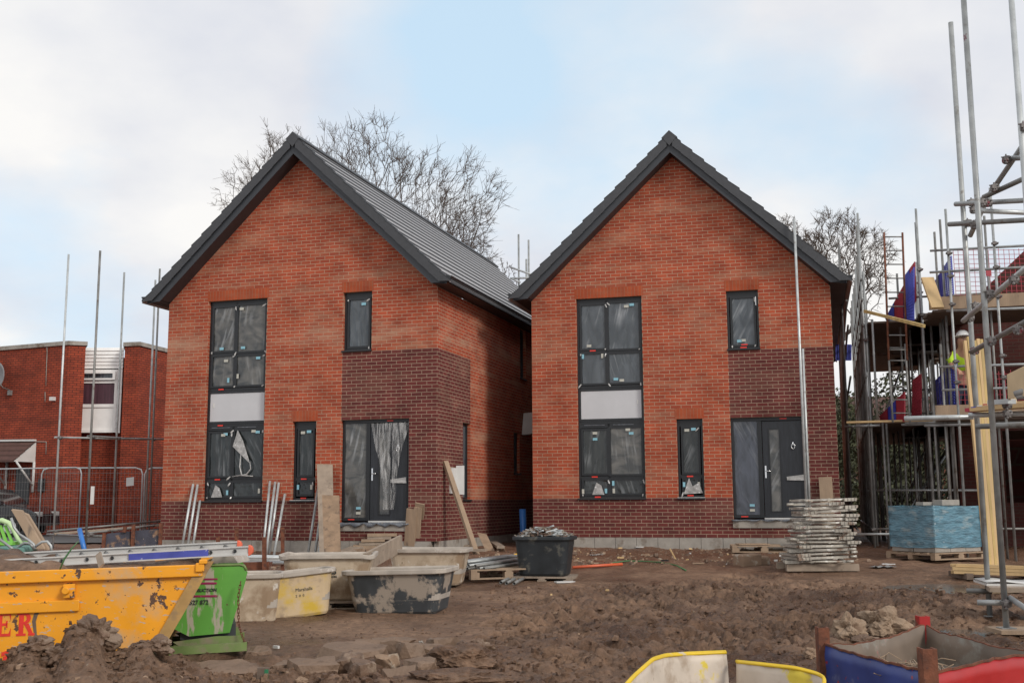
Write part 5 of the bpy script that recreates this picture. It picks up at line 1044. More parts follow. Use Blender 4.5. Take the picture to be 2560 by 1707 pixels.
# ================================================================ THINGS LEANING AGAINST HOUSE A
def leaner(name, label, cat, foot, top, r, m_='steel', group=None):
    f_ = gpt(*foot, 0); t_ = face('A', *top, -.04); f_.y = min(f_.y, t_.y-.1)-.38; f_.x = P(foot[0], foot[1], f_.y).x; f_.z = gy(f_.x, f_.y); q = MB(); q.pipe(f_, t_, r, 10); return props(q.build(name, M[m_], org=f_), label, cat, group)
for i, (a, b) in enumerate((((453, 1366), (483, 1210)), ((467, 1366), (494, 1211)), ((481, 1358), (500, 1251)))):
    leaner('leaning_tube', ('leftmost long tube leaning beside the big left window', 'second long tube from the left beside the big left window', 'short tube leaning closest to the sill of the big left window')[i], 'tube', a, b, .026, 'steel_w', 'tubes leaning on the left house')
for i, (a, b) in enumerate((((657, 1383), (675, 1203)), ((665, 1384), (688, 1205)), ((673, 1380), (697, 1206)), ((685, 1384), (712, 1235)))):
    leaner('leaning_tube', ('leftmost tube of the four leaning between the windows', 'second tube of the four leaning between the windows', 'third tube of the four leaning between the windows', 'shortest and rightmost tube of the four between the windows')[i], 'tube', a, b, .026, 'steel_w', 'tubes leaning on the left house')
for i, (a, b) in enumerate((((769, 1386), (798, 1205)), ((787, 1386), (806, 1245)), ((796, 1388), (812, 1285)))):
    leaner('leaning_tube', ('longest tube leaning left of the upright boards', 'middle tube half hidden by the upright boards', 'shortest tube leaning low behind the upright boards')[i], 'tube', a, b, .026, 'steel', 'tubes leaning on the left house')
def board(label, foot, top, wv, th=.035, m_='wood', house_='A', off=-.05, Yf=None, name='scaffold_board', group='boards propped against the left house'):
    f_ = gpt(*foot, -.02) if Yf is None else P(*foot, Yf); f_.y -= .28; f_.z = gy(f_.x, f_.y)-.02; t_ = face(house_, *top, off-.05); q = MB(); q.bar(f_, t_, wv, th, (-.29, -.957, 0)); return props(q.build(name, M[m_], org=f_), label, 'board', group)
for lab, pts_, Yb_, mm_ in (('tallest grey board propped left of the left front door', [(792, 1161), (831, 1162), (836, 1404), (799, 1404)], (22.9, 21.6), 'wood_g'), ('shorter brown board in front of the tallest one, left of the door', [(805, 1238), (847, 1239), (852, 1406), (811, 1406)], (21.0, 19.9), 'wood_b')):
    q = MB(); q.ext([P(*pts_[0], Yb_[0]), P(*pts_[1], Yb_[0]), P(*pts_[2], Yb_[1]), P(*pts_[3], Yb_[1])], (0, .045, .01)); props(q.build('scaffold_board', M[mm_], org=P(*pts_[3], Yb_[1])), lab, 'board', 'boards propped against the left house')
board('left pale board standing right of the left front door', (1025, 1382), (1030, 1272), .225, m_='wood')
board('middle narrow pale board right of the left front door', (1041, 1382), (1045, 1268), .16, m_='wood')
board('tallest pale board right of the left front door', (1046, 1380), (1050, 1258), .20, m_='wood')
f_ = gpt(1192, 1388, 0); d = ray(1113, 1153); x_, y_, z_, th = HS['A']; U = Vector((math.cos(th), -math.sin(th), 0)); O = Vector((x_, y_, z_-CZ)); kk = (O.dot(U)+W+.03)/d.dot(U); t_ = d*kk+Vector((0, 0, CZ))
q = MB(); q.bar(f_, t_, .12, .06, (1, -1, 0)); props(q.build('timber_plank', M['wood'], org=f_), 'thin plank leaning diagonally against the side wall of the left house', 'plank')
q = MB(); q.ext([P(1193, 1331, 24.0), P(1216, 1336, 24.0), P(1242, 1388, 22.9), P(1218, 1384, 22.9)], (.0, .03, .01)); props(q.build('short_board', M['wood'], org=gpt(1220, 1385)), 'short grey board leaning low by the corner of the left house', 'board')
for i, (a, b, w_, lab) in enumerate((((1153, 1372), (1180, 1352), .34, 'grey slab offcut at the corner of the left house'), ((1170, 1365), (1200, 1345), .3, 'second grey slab offcut behind the plank foot'), ((1228, 1352), (1252, 1380), .16, 'narrow pale offcut right of the short leaning board'), ((1150, 1388), (1215, 1390), .12, 'flat pale lath lying by the left house corner'))):
    q = MB(); q.bar(gpt(*a, .06), gpt(*b, .10), w_, .05); props(q.build('concrete_offcut', M['wood_g'], org=gpt(*a)), lab, 'offcut')
q = MB(); a, b = P(912, 1406, 14.6), P(1002, 1357, 16.6); q.bar(a, b, .045, .24); props(q.build('scaffold_board', M['wood_d'] if 0 else M['wood_g'], org=a), 'thick board lying on edge from the lettered tub up to the door steps', 'board')
for i, (x0_, x1_, y_, lab) in enumerate(((918, 992, 1341, 'topmost board of the loose step stack below the left door'), (918, 978, 1349, 'second board of the loose step stack'), (903, 962, 1355, 'third board of the step stack, sticking out to the left'), (898, 958, 1364, 'fourth board of the step stack'), (882, 1000, 1378, 'lowest timber of the step stack on the mud'))):
    a, b = P(x0_, y_, 22.3), P(x1_, y_-1, 22.3); q = MB(); q.ob(a, b-a, (-.05, .5, 0), (0, 0, .055 if i < 4 else .12)); props(q.build('step_board', M['wood'] if i % 2 == 0 else M['wood_g'], org=a), lab, 'board', 'boards stacked as a door step')
for i, (x0_, lab) in enumerate(((882, 'left pinkish brick block under the step stack'), (915, 'right pinkish brick block under the step stack'))):
    a = P(x0_, 1385, 21.9); q = MB(); q.box(a.x, a.y, a.z, a.x+.24, a.y+.12, a.z+.10); props(q.build('loose_block', M['render'] if 0 else M['rock'], org=a), lab, 'block')
a, b = P(852, 1385, 21.5), P(895, 1368, 22.4); q = MB(); q.bar(a, b, .3, .06); props(q.build('short_board', M['wood_g'], org=a), 'short board sloping left of the step stack', 'board')
# long tubes in a rusty rack behind the tubs
rk_ = thing('storage_rack', 'rusty trestle rack holding long scaffold tubes behind the tubs', 'rack', gpt(700, 1440))
for i, (px, yt, yb, Y) in enumerate(((545, 1340, 1440, 17.5), (591, 1318, 1440, 18.6), (662, 1342, 1440, 15.6), (707, 1318, 1420, 18.8))):
    a = P(px, yb, Y); a.z = gy(a.x, Y)-.05; b = Vector((a.x-.02, Y, P(px, yt, Y).z)); q = MB(); q.bar(a, b, .055, .045, (0, 1, 0)); q.build('upright', M['rust'], rk_)
a, b = P(590, 1416, 15.7), P(672, 1414, 15.7); q = MB(); q.bar(a, b, .06, .12); q.build('cross_rail', M['rust'], rk_)
a, b = P(662, 1410, 15.6), P(707, 1406, 18.8); q = MB(); q.bar(a, b, .05, .06); q.build('cross_rail', M['rust'], rk_)
for i, (ya, xb, yb, xa) in enumerate(((1389, 884, 1393, 540), (1398, 850, 1400, 575), (1406, 842, 1406, 600), (1392, 870, 1396, 560))):
    a, b = P(xa, ya, 16.6-i*.15), P(xb, yb, 17.4-i*.15); q = MB(); q.pipe(a, b, RT, 10); props(q.build('long_tube', M['steel_w'], org=a), ('topmost long tube on the rusty rack', 'second long tube on the rusty rack', 'lowest long tube on the rusty rack', 'rear long tube on the rusty rack')[i], 'tube', 'long tubes on the rack')
# ================================================================ RIGHT : UNFINISHED HOUSE AND ITS SCAFFOLD
cx0 = P(2402, 1252, 23.5); TH = .28; cU = Vector((math.cos(TH), -math.sin(TH), 0)); cV = Vector((math.sin(TH), math.cos(TH), 0)); gC = gy(cx0.x, 23.5)
cO = Vector((cx0.x, 23.5, 0)); zE = P(2402, 742, 23.5).z
def CP(u, v, z): return cO+cU*u+cV*v+Vector((0, 0, z))
uh = thing('unfinished_house', 'half built red brick house inside the scaffold on the right', 'house', CP(0, 0, gC))
q = MB(); CW = 7.2; holes = [(.9, gC+.9, 2.0, gC+2.4), (2.6, gC, 3.9, gC+2.1)]
us = [0, .9, 2.0, 2.6, 3.9, CW]; hh = [gC-.2, gC, gC+.9, gC+2.1, gC+2.4, zE]
for i in range(len(us)-1):
    for j in range(len(hh)-1):
        a, b, c, d = us[i], us[i+1], hh[j], hh[j+1]; cu, ch = (a+b)/2, (c+d)/2
        if any(x0 < cu < x1 and y0 < ch < y1 for (x0, y0, x1, y1) in holes): continue
        q.add([CP(a, 0, c), CP(b, 0, c), CP(b, 0, d), CP(a, 0, d)], [(0, 1, 2, 3)], uvs=[[(a, c), (b, c), (b, d), (a, d)]])
        q.add([CP(a, .3, c), CP(b, .3, c), CP(b, .3, d), CP(a, .3, d)], [(3, 2, 1, 0)], uvs=[[(a, c), (b, c), (b, d), (a, d)][::-1]])
g0 = .6
q.ext([CP(g0, 0, zE), CP(CW-g0, 0, zE), CP(CW/2, 0, zE+(CW/2-g0)*.93)], cV*.3)
q.add([CP(0, 2.6, gC-.2), CP(0, 0, gC-.2), CP(0, 0, zE), CP(0, 2.6, zE)], [(0, 1, 2, 3)], uvs=[[(-2.6, gC), (0, gC), (0, zE), (-2.6, zE)]])
q.add([CP(.3, 2.6, gC-.2), CP(.3, .3, gC-.2), CP(.3, .3, zE), CP(.3, 2.6, zE)], [(3, 2, 1, 0)], uvs=[[(0, zE), (2.3, zE), (2.3, gC), (0, gC)]])
q.add([CP(0, 2.6, zE), CP(.3, 2.6, zE), CP(.3, 0, zE), CP(0, 0, zE)], [(3, 2, 1, 0)], uvs=[[(0, 0)]*4])
q.ext([CP(0, 6, gC-.2), CP(CW, 6, gC-.2), CP(CW, 6, zE), CP(2.4, 6, zE)], cV*.3)
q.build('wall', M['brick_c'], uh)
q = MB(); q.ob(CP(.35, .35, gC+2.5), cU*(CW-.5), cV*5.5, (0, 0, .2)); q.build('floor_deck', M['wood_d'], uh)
z1, z2 = P(2150, 1058, 23.2).z, P(2150, 806, 23.2).z        # two working lifts
sc = thing('scaffold', 'tall tube scaffold with two boarded lifts between the right new house and the unfinished one', 'scaffold', gpt(2180, 1371))
rd = random.Random(21)
def vpole(px, py, Y, ytop, m_='steel', parent=None, double=False, ybot=None, r=RT):
    parent = parent or sc
    x = P(px, py, Y).x; z0 = gy(x, Y)-.02 if ybot is None else P(px, ybot, Y).z
    pole(parent, (x, Y, z0), (x, Y, P(px, ytop, Y).z), m_, r, 'standard')
    if double: pole(parent, (x+.055, Y+.01, z0+.1), (x+.055, Y+.01, P(px, ytop, Y).z-(.55 if double is True else double)), m_, r, 'standard')
    return x
# outer row along the right house, receding
r0 = Vector((P(2168, 1000, 23.4).x, 23.4, 0))
rows = [(0, 533, 'steel', True), (1.15, 565, 'steel_d', False), (2.2, 640, 'steel_d', False), (3.4, 670, 'steel', False), (4.6, 700, 'steel_d', False), (5.9, 720, 'steel_d', False), (7.3, 735, 'steel', False), (8.8, 752, 'steel_d', False), (10.4, 770, 'steel_d', False)]
for i, (d_, yt, m_, db_) in enumerate(rows):
    p = r0+cV*d_; px = 1280+FOC*p.x/p.y*1.0; x = p.x
    zt = P(2165, yt, 23.4).z if i == 0 else P(2150-d_*4, yt, p.y).z
    pole(sc, (x, p.y, gy(x, p.y)), (x, p.y, zt), m_, RT, 'standard')
    if db_: pole(sc, (x+.055, p.y, gy(x, p.y)+.05), (x+.055, p.y, zt-1.3), 'steel', RT, 'standard'); coup(sc, (x+.03, p.y-.02, P(2180, 850, 23.4).z)); coup(sc, (x+.03, p.y-.02, z1-.05))
    if i: pole(sc, (x-.32, p.y+.35, gy(x, p.y)), (x-.32, p.y+.35, zt-rd.uniform(.1, .9)), rd.choice(('steel', 'steel_d')), RT, 'standard')
for z_ in (z2+.95, z2+.5, z2-.05, z1+1.0, z1-.05, gC+.35):
    for off in (0, -.32): a = r0-cU*abs(off)+Vector((0, 0, z_)); pole(sc, a-cV*.2, a+cV*10.6, 'steel_d', RT, 'ledger')
for d_ in (1.15, 2.2, 3.4, 4.6): coup(sc, r0+cV*d_+Vector((0, 0, z2-.05)))
# inner row
i0 = Vector((P(2318, 1000, 22.3).x, 22.3, 0))
for i, (d_, yt, m_) in enumerate(((0, 522, 'steel'), (1.5, 556, 'steel_d'), (2.7, 578, 'steel_d'), (4.0, 618, 'steel_d'), (5.6, 655, 'steel'), (7.4, 690, 'steel_d'), (9.2, 720, 'steel_d'))):
    p = i0+cV*d_+cU*(.10*i); pxx = 1280+FOC*p.x/p.y; pole(sc, (p.x, p.y, gy(p.x, p.y)-.02), (p.x, p.y, P(pxx, yt, p.y).z), m_, RT, 'standard'); 
    if i < 3: coup(sc, (p.x, p.y-.03, z2)); coup(sc, (p.x, p.y-.03, z1)); coup(sc, (p.x, p.y-.03, z2+.95))
# extra standards seen dark at ground level
for i, (px, Y, yt, yb) in enumerate(((2225, 25.5, 1075, 0), (2240, 27, 1075, 0), (2252, 26, 1075, 0), (2265, 24, 1070, 0), (2278, 28, 1080, 0), (2290, 24, 1070, 0), (2345, 22, 900, 0), (2335, 25, 1075, 0), (2300, 27, 1075, 0), (2215, 29, 1080, 0), (2372, 21.5, 860, 0), (2385, 22.5, 900, 0), (2190, 26, 1075, 0), (2200, 27, 1075, 0), (2318, 28, 1080, 0))):
    vpole(px, 1200, Y, yt, 'steel_d')
rd = random.Random(77)
for i in range(34):          # the thicket of standards receding between the houses
    px = rd.uniform(2182, 2398); Y = rd.uniform(21.5, 31); low = rd.random() < .55; x = P(px, 1252, Y).x
    if low: a, b = gy(x, Y), min(z1, z1)
    else: a, b = z1, z2+rd.choice((0, 0, 1.2, rd.uniform(.8, 1.9)))
    pole(sc, (x, Y, a), (x, Y, b), rd.choice(('steel_d', 'steel_d', 'steel')), RT, 'standard')
for i in range(14):
    Y = rd.uniform(21.5, 30); px = rd.uniform(2180, 2300); a = P(px, 1252, Y); z_ = rd.choice((z1-.1, z1+.5, z1+1, z2-.1, z2+.5, gC+.4)); a.z = z_; pole(sc, a, a+cU*rd.uniform(1.2, 2.8), 'steel_d', RT, 'transom')
for i in range(5):
    Y = rd.uniform(22, 28); px = rd.uniform(2200, 2300); a = P(px, 1252, Y); a.z = rd.choice((gC+.2, z1)); b = a+cU*rd.uniform(.6, 1.6)+cV*rd.uniform(1, 2.5)+Vector((0, 0, 1.9)); pole(sc, a, b, 'steel', RT, 'brace')
# front row before the unfinished house
for (px, Y, yt, m_) in ((2394, 20.8, 523, 'steel'), (2378, 21.6, 549, 'steel_d'), (2362, 22.5, 580, 'steel_d'), (2512, 20.0, 470, 'steel'), (2492, 21.1, 540, 'steel_d'), (2630, 19.4, 520, 'steel')):
    x = P(px, 1000, Y).x; zt = P(px-10, yt, Y).z; pole(sc, (x, Y, gy(x, Y)), (x, Y, zt), m_, RT, 'standard')
    for zq in (z2-.05, z2+.5, z2+.95, z1-.05, z1+.6, z1+1.0): 
        if Y < 21: coup(sc, (x, Y-.04, zq))
fz = lambda y, px=2400, Y=20.6: P(px, y, Y).z
for (xa, ya, xb, yb, m_) in ((2326, 627, 2640, 610, 'steel'), (2325, 681, 2640, 664, 'steel'), (2367, 777, 2640, 768, 'steel_w'), (2348, 917, 2640, 908, 'steel_w'), (2356, 975, 2640, 966, 'steel_w'), (2312, 1064, 2640, 1055, 'steel'), (2170, 1225, 2460, 1225, 'steel_w')):
    Ya, Yb = (21.1, 19.3) if ya < 1200 else (24.3, 22.5); pole(sc, P(xa, ya, Ya), P(xb, yb, Yb), m_, RT, 'ledger')
pole(sc, P(2112, 1066, 23.6), P(2200, 1063, 23.1), 'steel_w', RT, 'ledger'); pole(sc, P(2178, 1322, 23.2), P(2262, 1324, 22.8), 'steel', RT, 'ledger'); pole(sc, P(2140, 1335, 22.8), P(2262, 1334, 22.4), 'steel_w', RT, 'ledger'); coup(sc, P(2186, 1323, 23.0))
# boards of the lifts, each lift one deck of boards
dk = MB(); rd = random.Random(5)
def deck(name, label, a, u, v, nb, w_=.228, l=None, th=.038, m_='wood_g'):
    q = MB()
    for i in range(nb): e = rd.uniform(-.08, .08); q.ob(Vector(a)+v*(w_*i)+u*e, u*(l+rd.uniform(-.1, .1)), v*(w_-.008), (0, 0, th))
    return props(q.build(name, M[m_], org=a), label, 'boards')
for (z_, lab) in ((z2, 'upper deck of boards between the two houses, seen from below'), (z1, 'lower deck of boards between the two houses')):
    a = i0-cU*.1+Vector((0, 0, z_)); deck('scaffold_deck', lab.replace('between the two houses', 'running back beside the unfinished house'), a, cU, cV, 40, l=1.15, m_='wood_d'); a = r0+cU*.05+Vector((0, 0, z_)); deck('scaffold_deck', lab, a, cU, cV, 42, l=1.9, m_='wood_d')  # dark timber chosen so the deck undersides carry painted shade
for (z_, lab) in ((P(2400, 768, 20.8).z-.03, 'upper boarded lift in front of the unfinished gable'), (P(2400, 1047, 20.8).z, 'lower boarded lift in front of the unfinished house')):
    a = Vector((P(2330, 900, 21.2).x, 21.2, z_)); deck('scaffold_deck', lab, a, cU, cV, 8, l=6.0, m_='wood_d')  # shade under these lifts is put into the dark board colour
    q = MB(); a2 = a+Vector((0, 0, .04)); q.ob(a2-cV*.01, cU*6.0, -cV*.036, (0, 0, .25)); props(q.build('toe_board', M['wood'], org=a2), 'pale toe board along the '+lab.split(' lift')[0]+' lift', 'board')
a = P(2118, 1056, 22.9); q = MB(); q.bar(a, P(2340, 1050, 22.2), .225, .04); props(q.build('scaffold_board', M['wood_n'], org=a), 'long light board edging the lower lift towards the right house', 'board')
q = MB(); q.bar(P(2318, 695, 21.3), P(2344, 770, 20.9), .24, .05, (0, -1, 0)); props(q.build('board_offcut', M['wood_n'], org=P(2330, 730, 21)), 'short yellow board leaning at the upper lift corner', 'board')
a, b = P(2162, 778, 22.5), P(2310, 815, 20.5); q = MB(); q.bar(a, b, .06, .06); props(q.build('handrail_pole', M['wood_y'], org=a), 'thin timber rail sloping across the upper lift', 'rail')
# ladder in the scaffold
def lad(label, pa_, pb2, Y, top, bot, n_):
    A0 = P(pa_, bot, Y); A1 = P(pa_-12, top, Y+.5); B0 = P(pb2, bot, Y-.1); B1 = P(pb2-12, top, Y+.4)
    r = thing('access_ladder', label, 'ladder', (A0+B0)/2); 
    for a, b in ((A0, A1), (B0, B1)): q = MB(); q.tube([a, b], .022, 7); q.build('rail', M['rust'] if 'upper' in label else M['steel_d'], r)
    for i in range(n_): k = (i+.7)/n_; q = MB(); q.tube([A0+(A1-A0)*k, B0+(B1-B0)*k], .014, 6); q.build('rung', M['steel_d'], r)
lad('upper ladder rising above the higher lift', 2222, 2268, 21.8, 582, 900, 9)
lad('lower ladder between the two lifts', 2232, 2275, 21.6, 860, 1056, 6)
# mesh guards
def guard(label, pts, cols, Y, group='brick guards'):
    r = thing('brick_guard', label, 'mesh guard', P(*pts[0], Y[0]), group=group); c = [P(*p, y_) for p, y_ in zip(pts, Y)]
    n = 10; nr = 8
    for k, m_ in enumerate(cols):
        q = MB(); k0, k1 = k/len(cols), (k+1)/len(cols)
        for i in range(n+1):
            t = k0+(k1-k0)*i/n; a = c[0]+(c[1]-c[0])*t; b = c[3]+(c[2]-c[3])*t; q.bar(a, b, .024, .006, (0, 1, 0))
        for j in range(nr*2+1):
            s_ = j/(nr*2); l_ = c[0]+(c[3]-c[0])*s_; r_ = c[1]+(c[2]-c[1])*s_; q.bar(l_+(r_-l_)*k0, l_+(r_-l_)*k1, .006, .028, (0, 0, 1))
        q.build('mesh_strip', M[m_], r)
guard('blue and red mesh guard sloping on the upper lift', [(2214, 795), (2285, 668), (2285, 800), (2216, 800)], ['netblue', 'netred', 'netblue'], [24.5, 21.5, 21.5, 24.5])
guard('red mesh guard nearest the corner of the upper lift', [(2262, 690), (2287, 655), (2290, 752), (2266, 790)], ['netblue', 'netred'], [24.28, 22.80, 22.80, 24.28])
guard('pale blue mesh guard further right on the upper lift', [(2330, 715), (2378, 640), (2384, 735), (2336, 745)], ['netblue'], [23.37, 20.98, 20.98, 23.37])
guard('pinkish red mesh guard on the lower lift', [(2283, 950), (2303, 935), (2303, 1035), (2280, 1048)], ['netred'], [23.48, 22.46, 22.46, 23.48])
guard('dark red and blue mesh guard behind the lower ladder', [(2200, 1040), (2262, 980), (2262, 1052), (2202, 1052)], ['netred', 'netblue', 'netred'], [24.0, 22.2, 22.2, 24.0])
guard('blue mesh guard on the lower lift beside the worker', [(2330, 960), (2392, 900), (2392, 1015), (2335, 1025)], ['netblue'], [23.37, 21.43, 21.43, 23.37])
guard('purple blue mesh guard glimpsed past the right house corner', [(2090, 862), (2128, 862), (2128, 900), (2090, 900)], ['netblue'], [31, 31, 31, 31])
def net(label, x0_, x1_, y0_, y1_, Y, step, m_='netred'):
    q = MB(); a = P(x0_, y1_, Y); b = P(x1_, y1_, Y-.4*(x1_-x0_)/200); t = P(x0_, y0_, Y); h_ = t.z-a.z; l = (b-a).length; n = int(l/step)
    for i in range(n+1): p = a+(b-a)*i/n+Vector((0, .01*math.sin(i), 0)); q.bar(p, p+Vector((0, 0, h_-.03*abs(math.sin(i*.7)))), .009, .005, (0, 1, 0))
    for j in range(int(h_/step)+1): q.bar(a+Vector((0, 0, j*step)), b+Vector((0, 0, j*step)), .005, .009)
    props(q.build('safety_net', M[m_], org=a), label, 'net')
net('red square mesh net behind the upper rails on the right', 2390, 2660, 622, 738, 21.3, .09)
net('dark red mesh net on the lower lift behind the leaning battens', 2400, 2640, 925, 1025, 21.3, .10)
q = MB(); q.ob(P(2466, 690, 20.5), (.1, 0, 0), (0, .02, 0), (0, 0, .15)); props(q.build('red_flag', M['netred'], org=P(2470, 690, 20.5)), 'small solid red plate fixed to the upper rail', 'plate')
# worker bending on the lower lift, seen between the battens and tubes
def person():
    Yw = 21.9; fz_ = P(2400, 1047, 20.8).z+.045; x0_ = P(2408, 1000, Yw).x
    r = thing('person', 'worker in yellow green hi-vis top and white helmet bending behind the leaning battens', 'person', (x0_, Yw, fz_))
    def skin_body(name, joints, edges, m_, parent, sub=2):
        me_ = bpy.data.meshes.new(name); me_.from_pydata([tuple(Vector(j[:3])) for j in joints], edges, []); me_.materials.append(M[m_])
        o = bpy.data.objects.new(name, me_); C.objects.link(o); o.parent = parent; md = o.modifiers.new('k', 'SKIN')
        for i, j in enumerate(joints): me_.skin_vertices[0].data[i].radius = (j[3], j[3]); me_.skin_vertices[0].data[i].use_root = (i == 0)
        md.use_smooth_shade = True; s_ = o.modifiers.new('s', 'SUBSURF'); s_.levels = sub; s_.render_levels = sub; return o
    J = [(0, .05, .88, .15), (-.10, .05, .48, .085), (-.10, .12, .06, .05), (.10, .05, .48, .085), (.10, .12, .06, .05), (-.02, -.05, 1.08, .15), (-.06, -.22, 1.28, .17), (-.10, -.34, 1.42, .065), (-.13, -.44, 1.52, .10), (-.13, -.48, 1.62, .095),
         (-.27, -.24, 1.30, .065), (-.34, -.36, 1.06, .045), (-.26, -.55, .92, .035), (.12, -.26, 1.30, .065), (.20, -.40, 1.06, .045), (.10, -.58, .94, .035)]
    E_ = [(0, 1), (1, 2), (0, 3), (3, 4), (0, 5), (5, 6), (6, 7), (7, 8), (8, 9), (6, 10), (10, 11), (11, 12), (6, 13), (13, 14), (14, 15)]
    for (bx_, by_, bz_), b in (((-.26, -.55, .92), 12), ((.10, -.58, .94), 15)):
        for k in range(5):
            i0_ = len(J); s_ = (k-2)*.018; J.append((bx_+s_, by_-.05, bz_-.03, .010)); J.append((bx_+s_*1.3, by_-.085-(.01 if k == 2 else 0), bz_-.07, .008)); E_ += [(b, i0_), (i0_, i0_+1)]
    skin_body('body', J, E_, 'skin', r)
    skin_body('hi_vis_jacket', [(0, .05, .90, .165), (-.02, -.05, 1.08, .172), (-.06, -.22, 1.29, .19), (-.27, -.24, 1.30, .08), (-.34, -.35, 1.08, .062), (.12, -.26, 1.30, .08), (.20, -.39, 1.08, .062)], [(0, 1), (1, 2), (2, 3), (3, 4), (2, 5), (5, 6)], 'hivis', r)
    skin_body('trousers', [(0, .05, .86, .165), (-.10, .05, .48, .10), (-.10, .12, .10, .07), (.10, .05, .48, .10), (.10, .12, .10, .07)], [(0, 1), (1, 2), (0, 3), (3, 4)], 'trouser', r)
    for s_ in (-1, 1): q = MB(); q.box(x0_+s_*.1-.05, Yw-.06, fz_, x0_+s_*.1+.05, Yw+.20, fz_+.10); q.build('boot', M['trouser'], r, bevel=.02)
    c = Vector((x0_-.13, Yw-.48, fz_+1.63)); q = MB(); n = 14
    vv = [c+Vector((.125*math.cos(2*math.pi*k/n)*math.cos(e), .145*math.sin(2*math.pi*k/n)*math.cos(e), .125*math.sin(e))) for e in (0, .4, .8, 1.2, 1.5) for k in range(n)]
    q.add(vv, [(j*n+k, j*n+(k+1) % n, (j+1)*n+(k+1) % n, (j+1)*n+k) for j in range(4) for k in range(n)]+[[4*n+k for k in range(n)]], 0, True)
    q.tube([c+Vector((.15*math.cos(t), -.02+.18*math.sin(t), 0)) for t in [2*math.pi*k/16 for k in range(17)]], .012, 5); q.build('helmet', M['helmet'], r)
    q = MB(); 
    for s_ in (-1, 1): q.tube([Vector((x0_-.13+s_*.035, Yw-.585, fz_+1.555)), Vector((x0_-.13+s_*.035, Yw-.592, fz_+1.555))], .012, 8)
    q.build('eyes', M['ink'], r)
person()
# timber leaning through the lifts
bt_ = [(2412, 2467, 'leftmost'), (2420, 2474, 'second'), (2428, 2481, 'third'), (2436, 2489, 'fourth'), (2444, 2495, 'fifth'), (2452, 2501, 'rightmost')]
for i, (xt, xb, nm) in enumerate(bt_):
    a = P(xb, 1414, 17.2); b = P(xt, 846+rd.uniform(-6, 14)+i*1.5, 17.55); q = MB(); q.bar(a, b, .045, .06, (0, 1, 0)); props(q.build('timber_batten', M['wood_y' if i % 2 else 'wood_n'], org=a), nm+' of the new timber battens leaning up through the scaffold', 'batten', 'battens leaning up the scaffold')
# timber stack lying on bearers
k = 0; base_ = gpt(2470, 1440)
for lay in range(3):
    for j in range(4):
        a = P(2382+rd.uniform(-6, 10), 1429-lay*8.5, 17.0+j*.12); b = P(2650, 1438-lay*8.5, 16.3+j*.12); q = MB(); q.bar(a, b, .10, .045); props(q.build('roof_batten', M['wood_n'], org=a), ('lowest', 'middle', 'topmost')[lay]+' layer timber, '+('nearest', 'second', 'third', 'farthest')[j]+' length in the low stack by the battens', 'timber', 'low stack of long timbers'); k += 1
for i, px in enumerate((2410, 2560)): a = P(px, 1437, 16.9); q = MB(); q.ob(a-Vector((0, .1, .06)), (.1, 0, 0), (0, .7, 0), (0, 0, .09)); props(q.build('bearer', M['wood_d'], org=a), ('left dark bearer under the low timber stack', 'right dark bearer under the low timber stack')[i], 'bearer')
# ---- stack of steel trestles in front of the right door
sB = gpt(2066, 1434); YS = sB.y+.4; xS = sB.x; zS = gy(xS, YS)
for i, (y_, w_) in enumerate(((-.22, 1.15), (.32, 1.2))):
    q = MB(); q.box(xS-w_/2-.02, YS+y_-.05, zS-.01, xS+w_/2, YS+y_+.05, zS+.10); props(q.build('timber_bearer', M['wood_g'], org=(xS, YS+y_, zS)), ('front timber bearer under the stacked trestle frames', 'rear timber bearer under the stacked trestle frames')[i], 'bearer')
M['galv_w'] = mat('scuffed galvanised trestle', (.40, .37, .32), .5, .2, 8, metal=.15, spots=[((.22, .15, .11), 6, .54, .08), ((.64, .61, .56), 9, .58, .05, 7), ((.30, .06, .08), 5, .72, .02, 2)])
rd = random.Random(31); nT = 17; hT = (P(2066, 1245, YS).z-zS-.11)/nT
ordn = ['lowest', 'second', 'third', 'fourth', 'fifth', 'sixth', 'seventh', 'eighth', 'ninth', 'tenth', 'eleventh', 'twelfth', 'thirteenth', 'fourteenth', 'fifteenth', 'sixteenth', 'topmost']
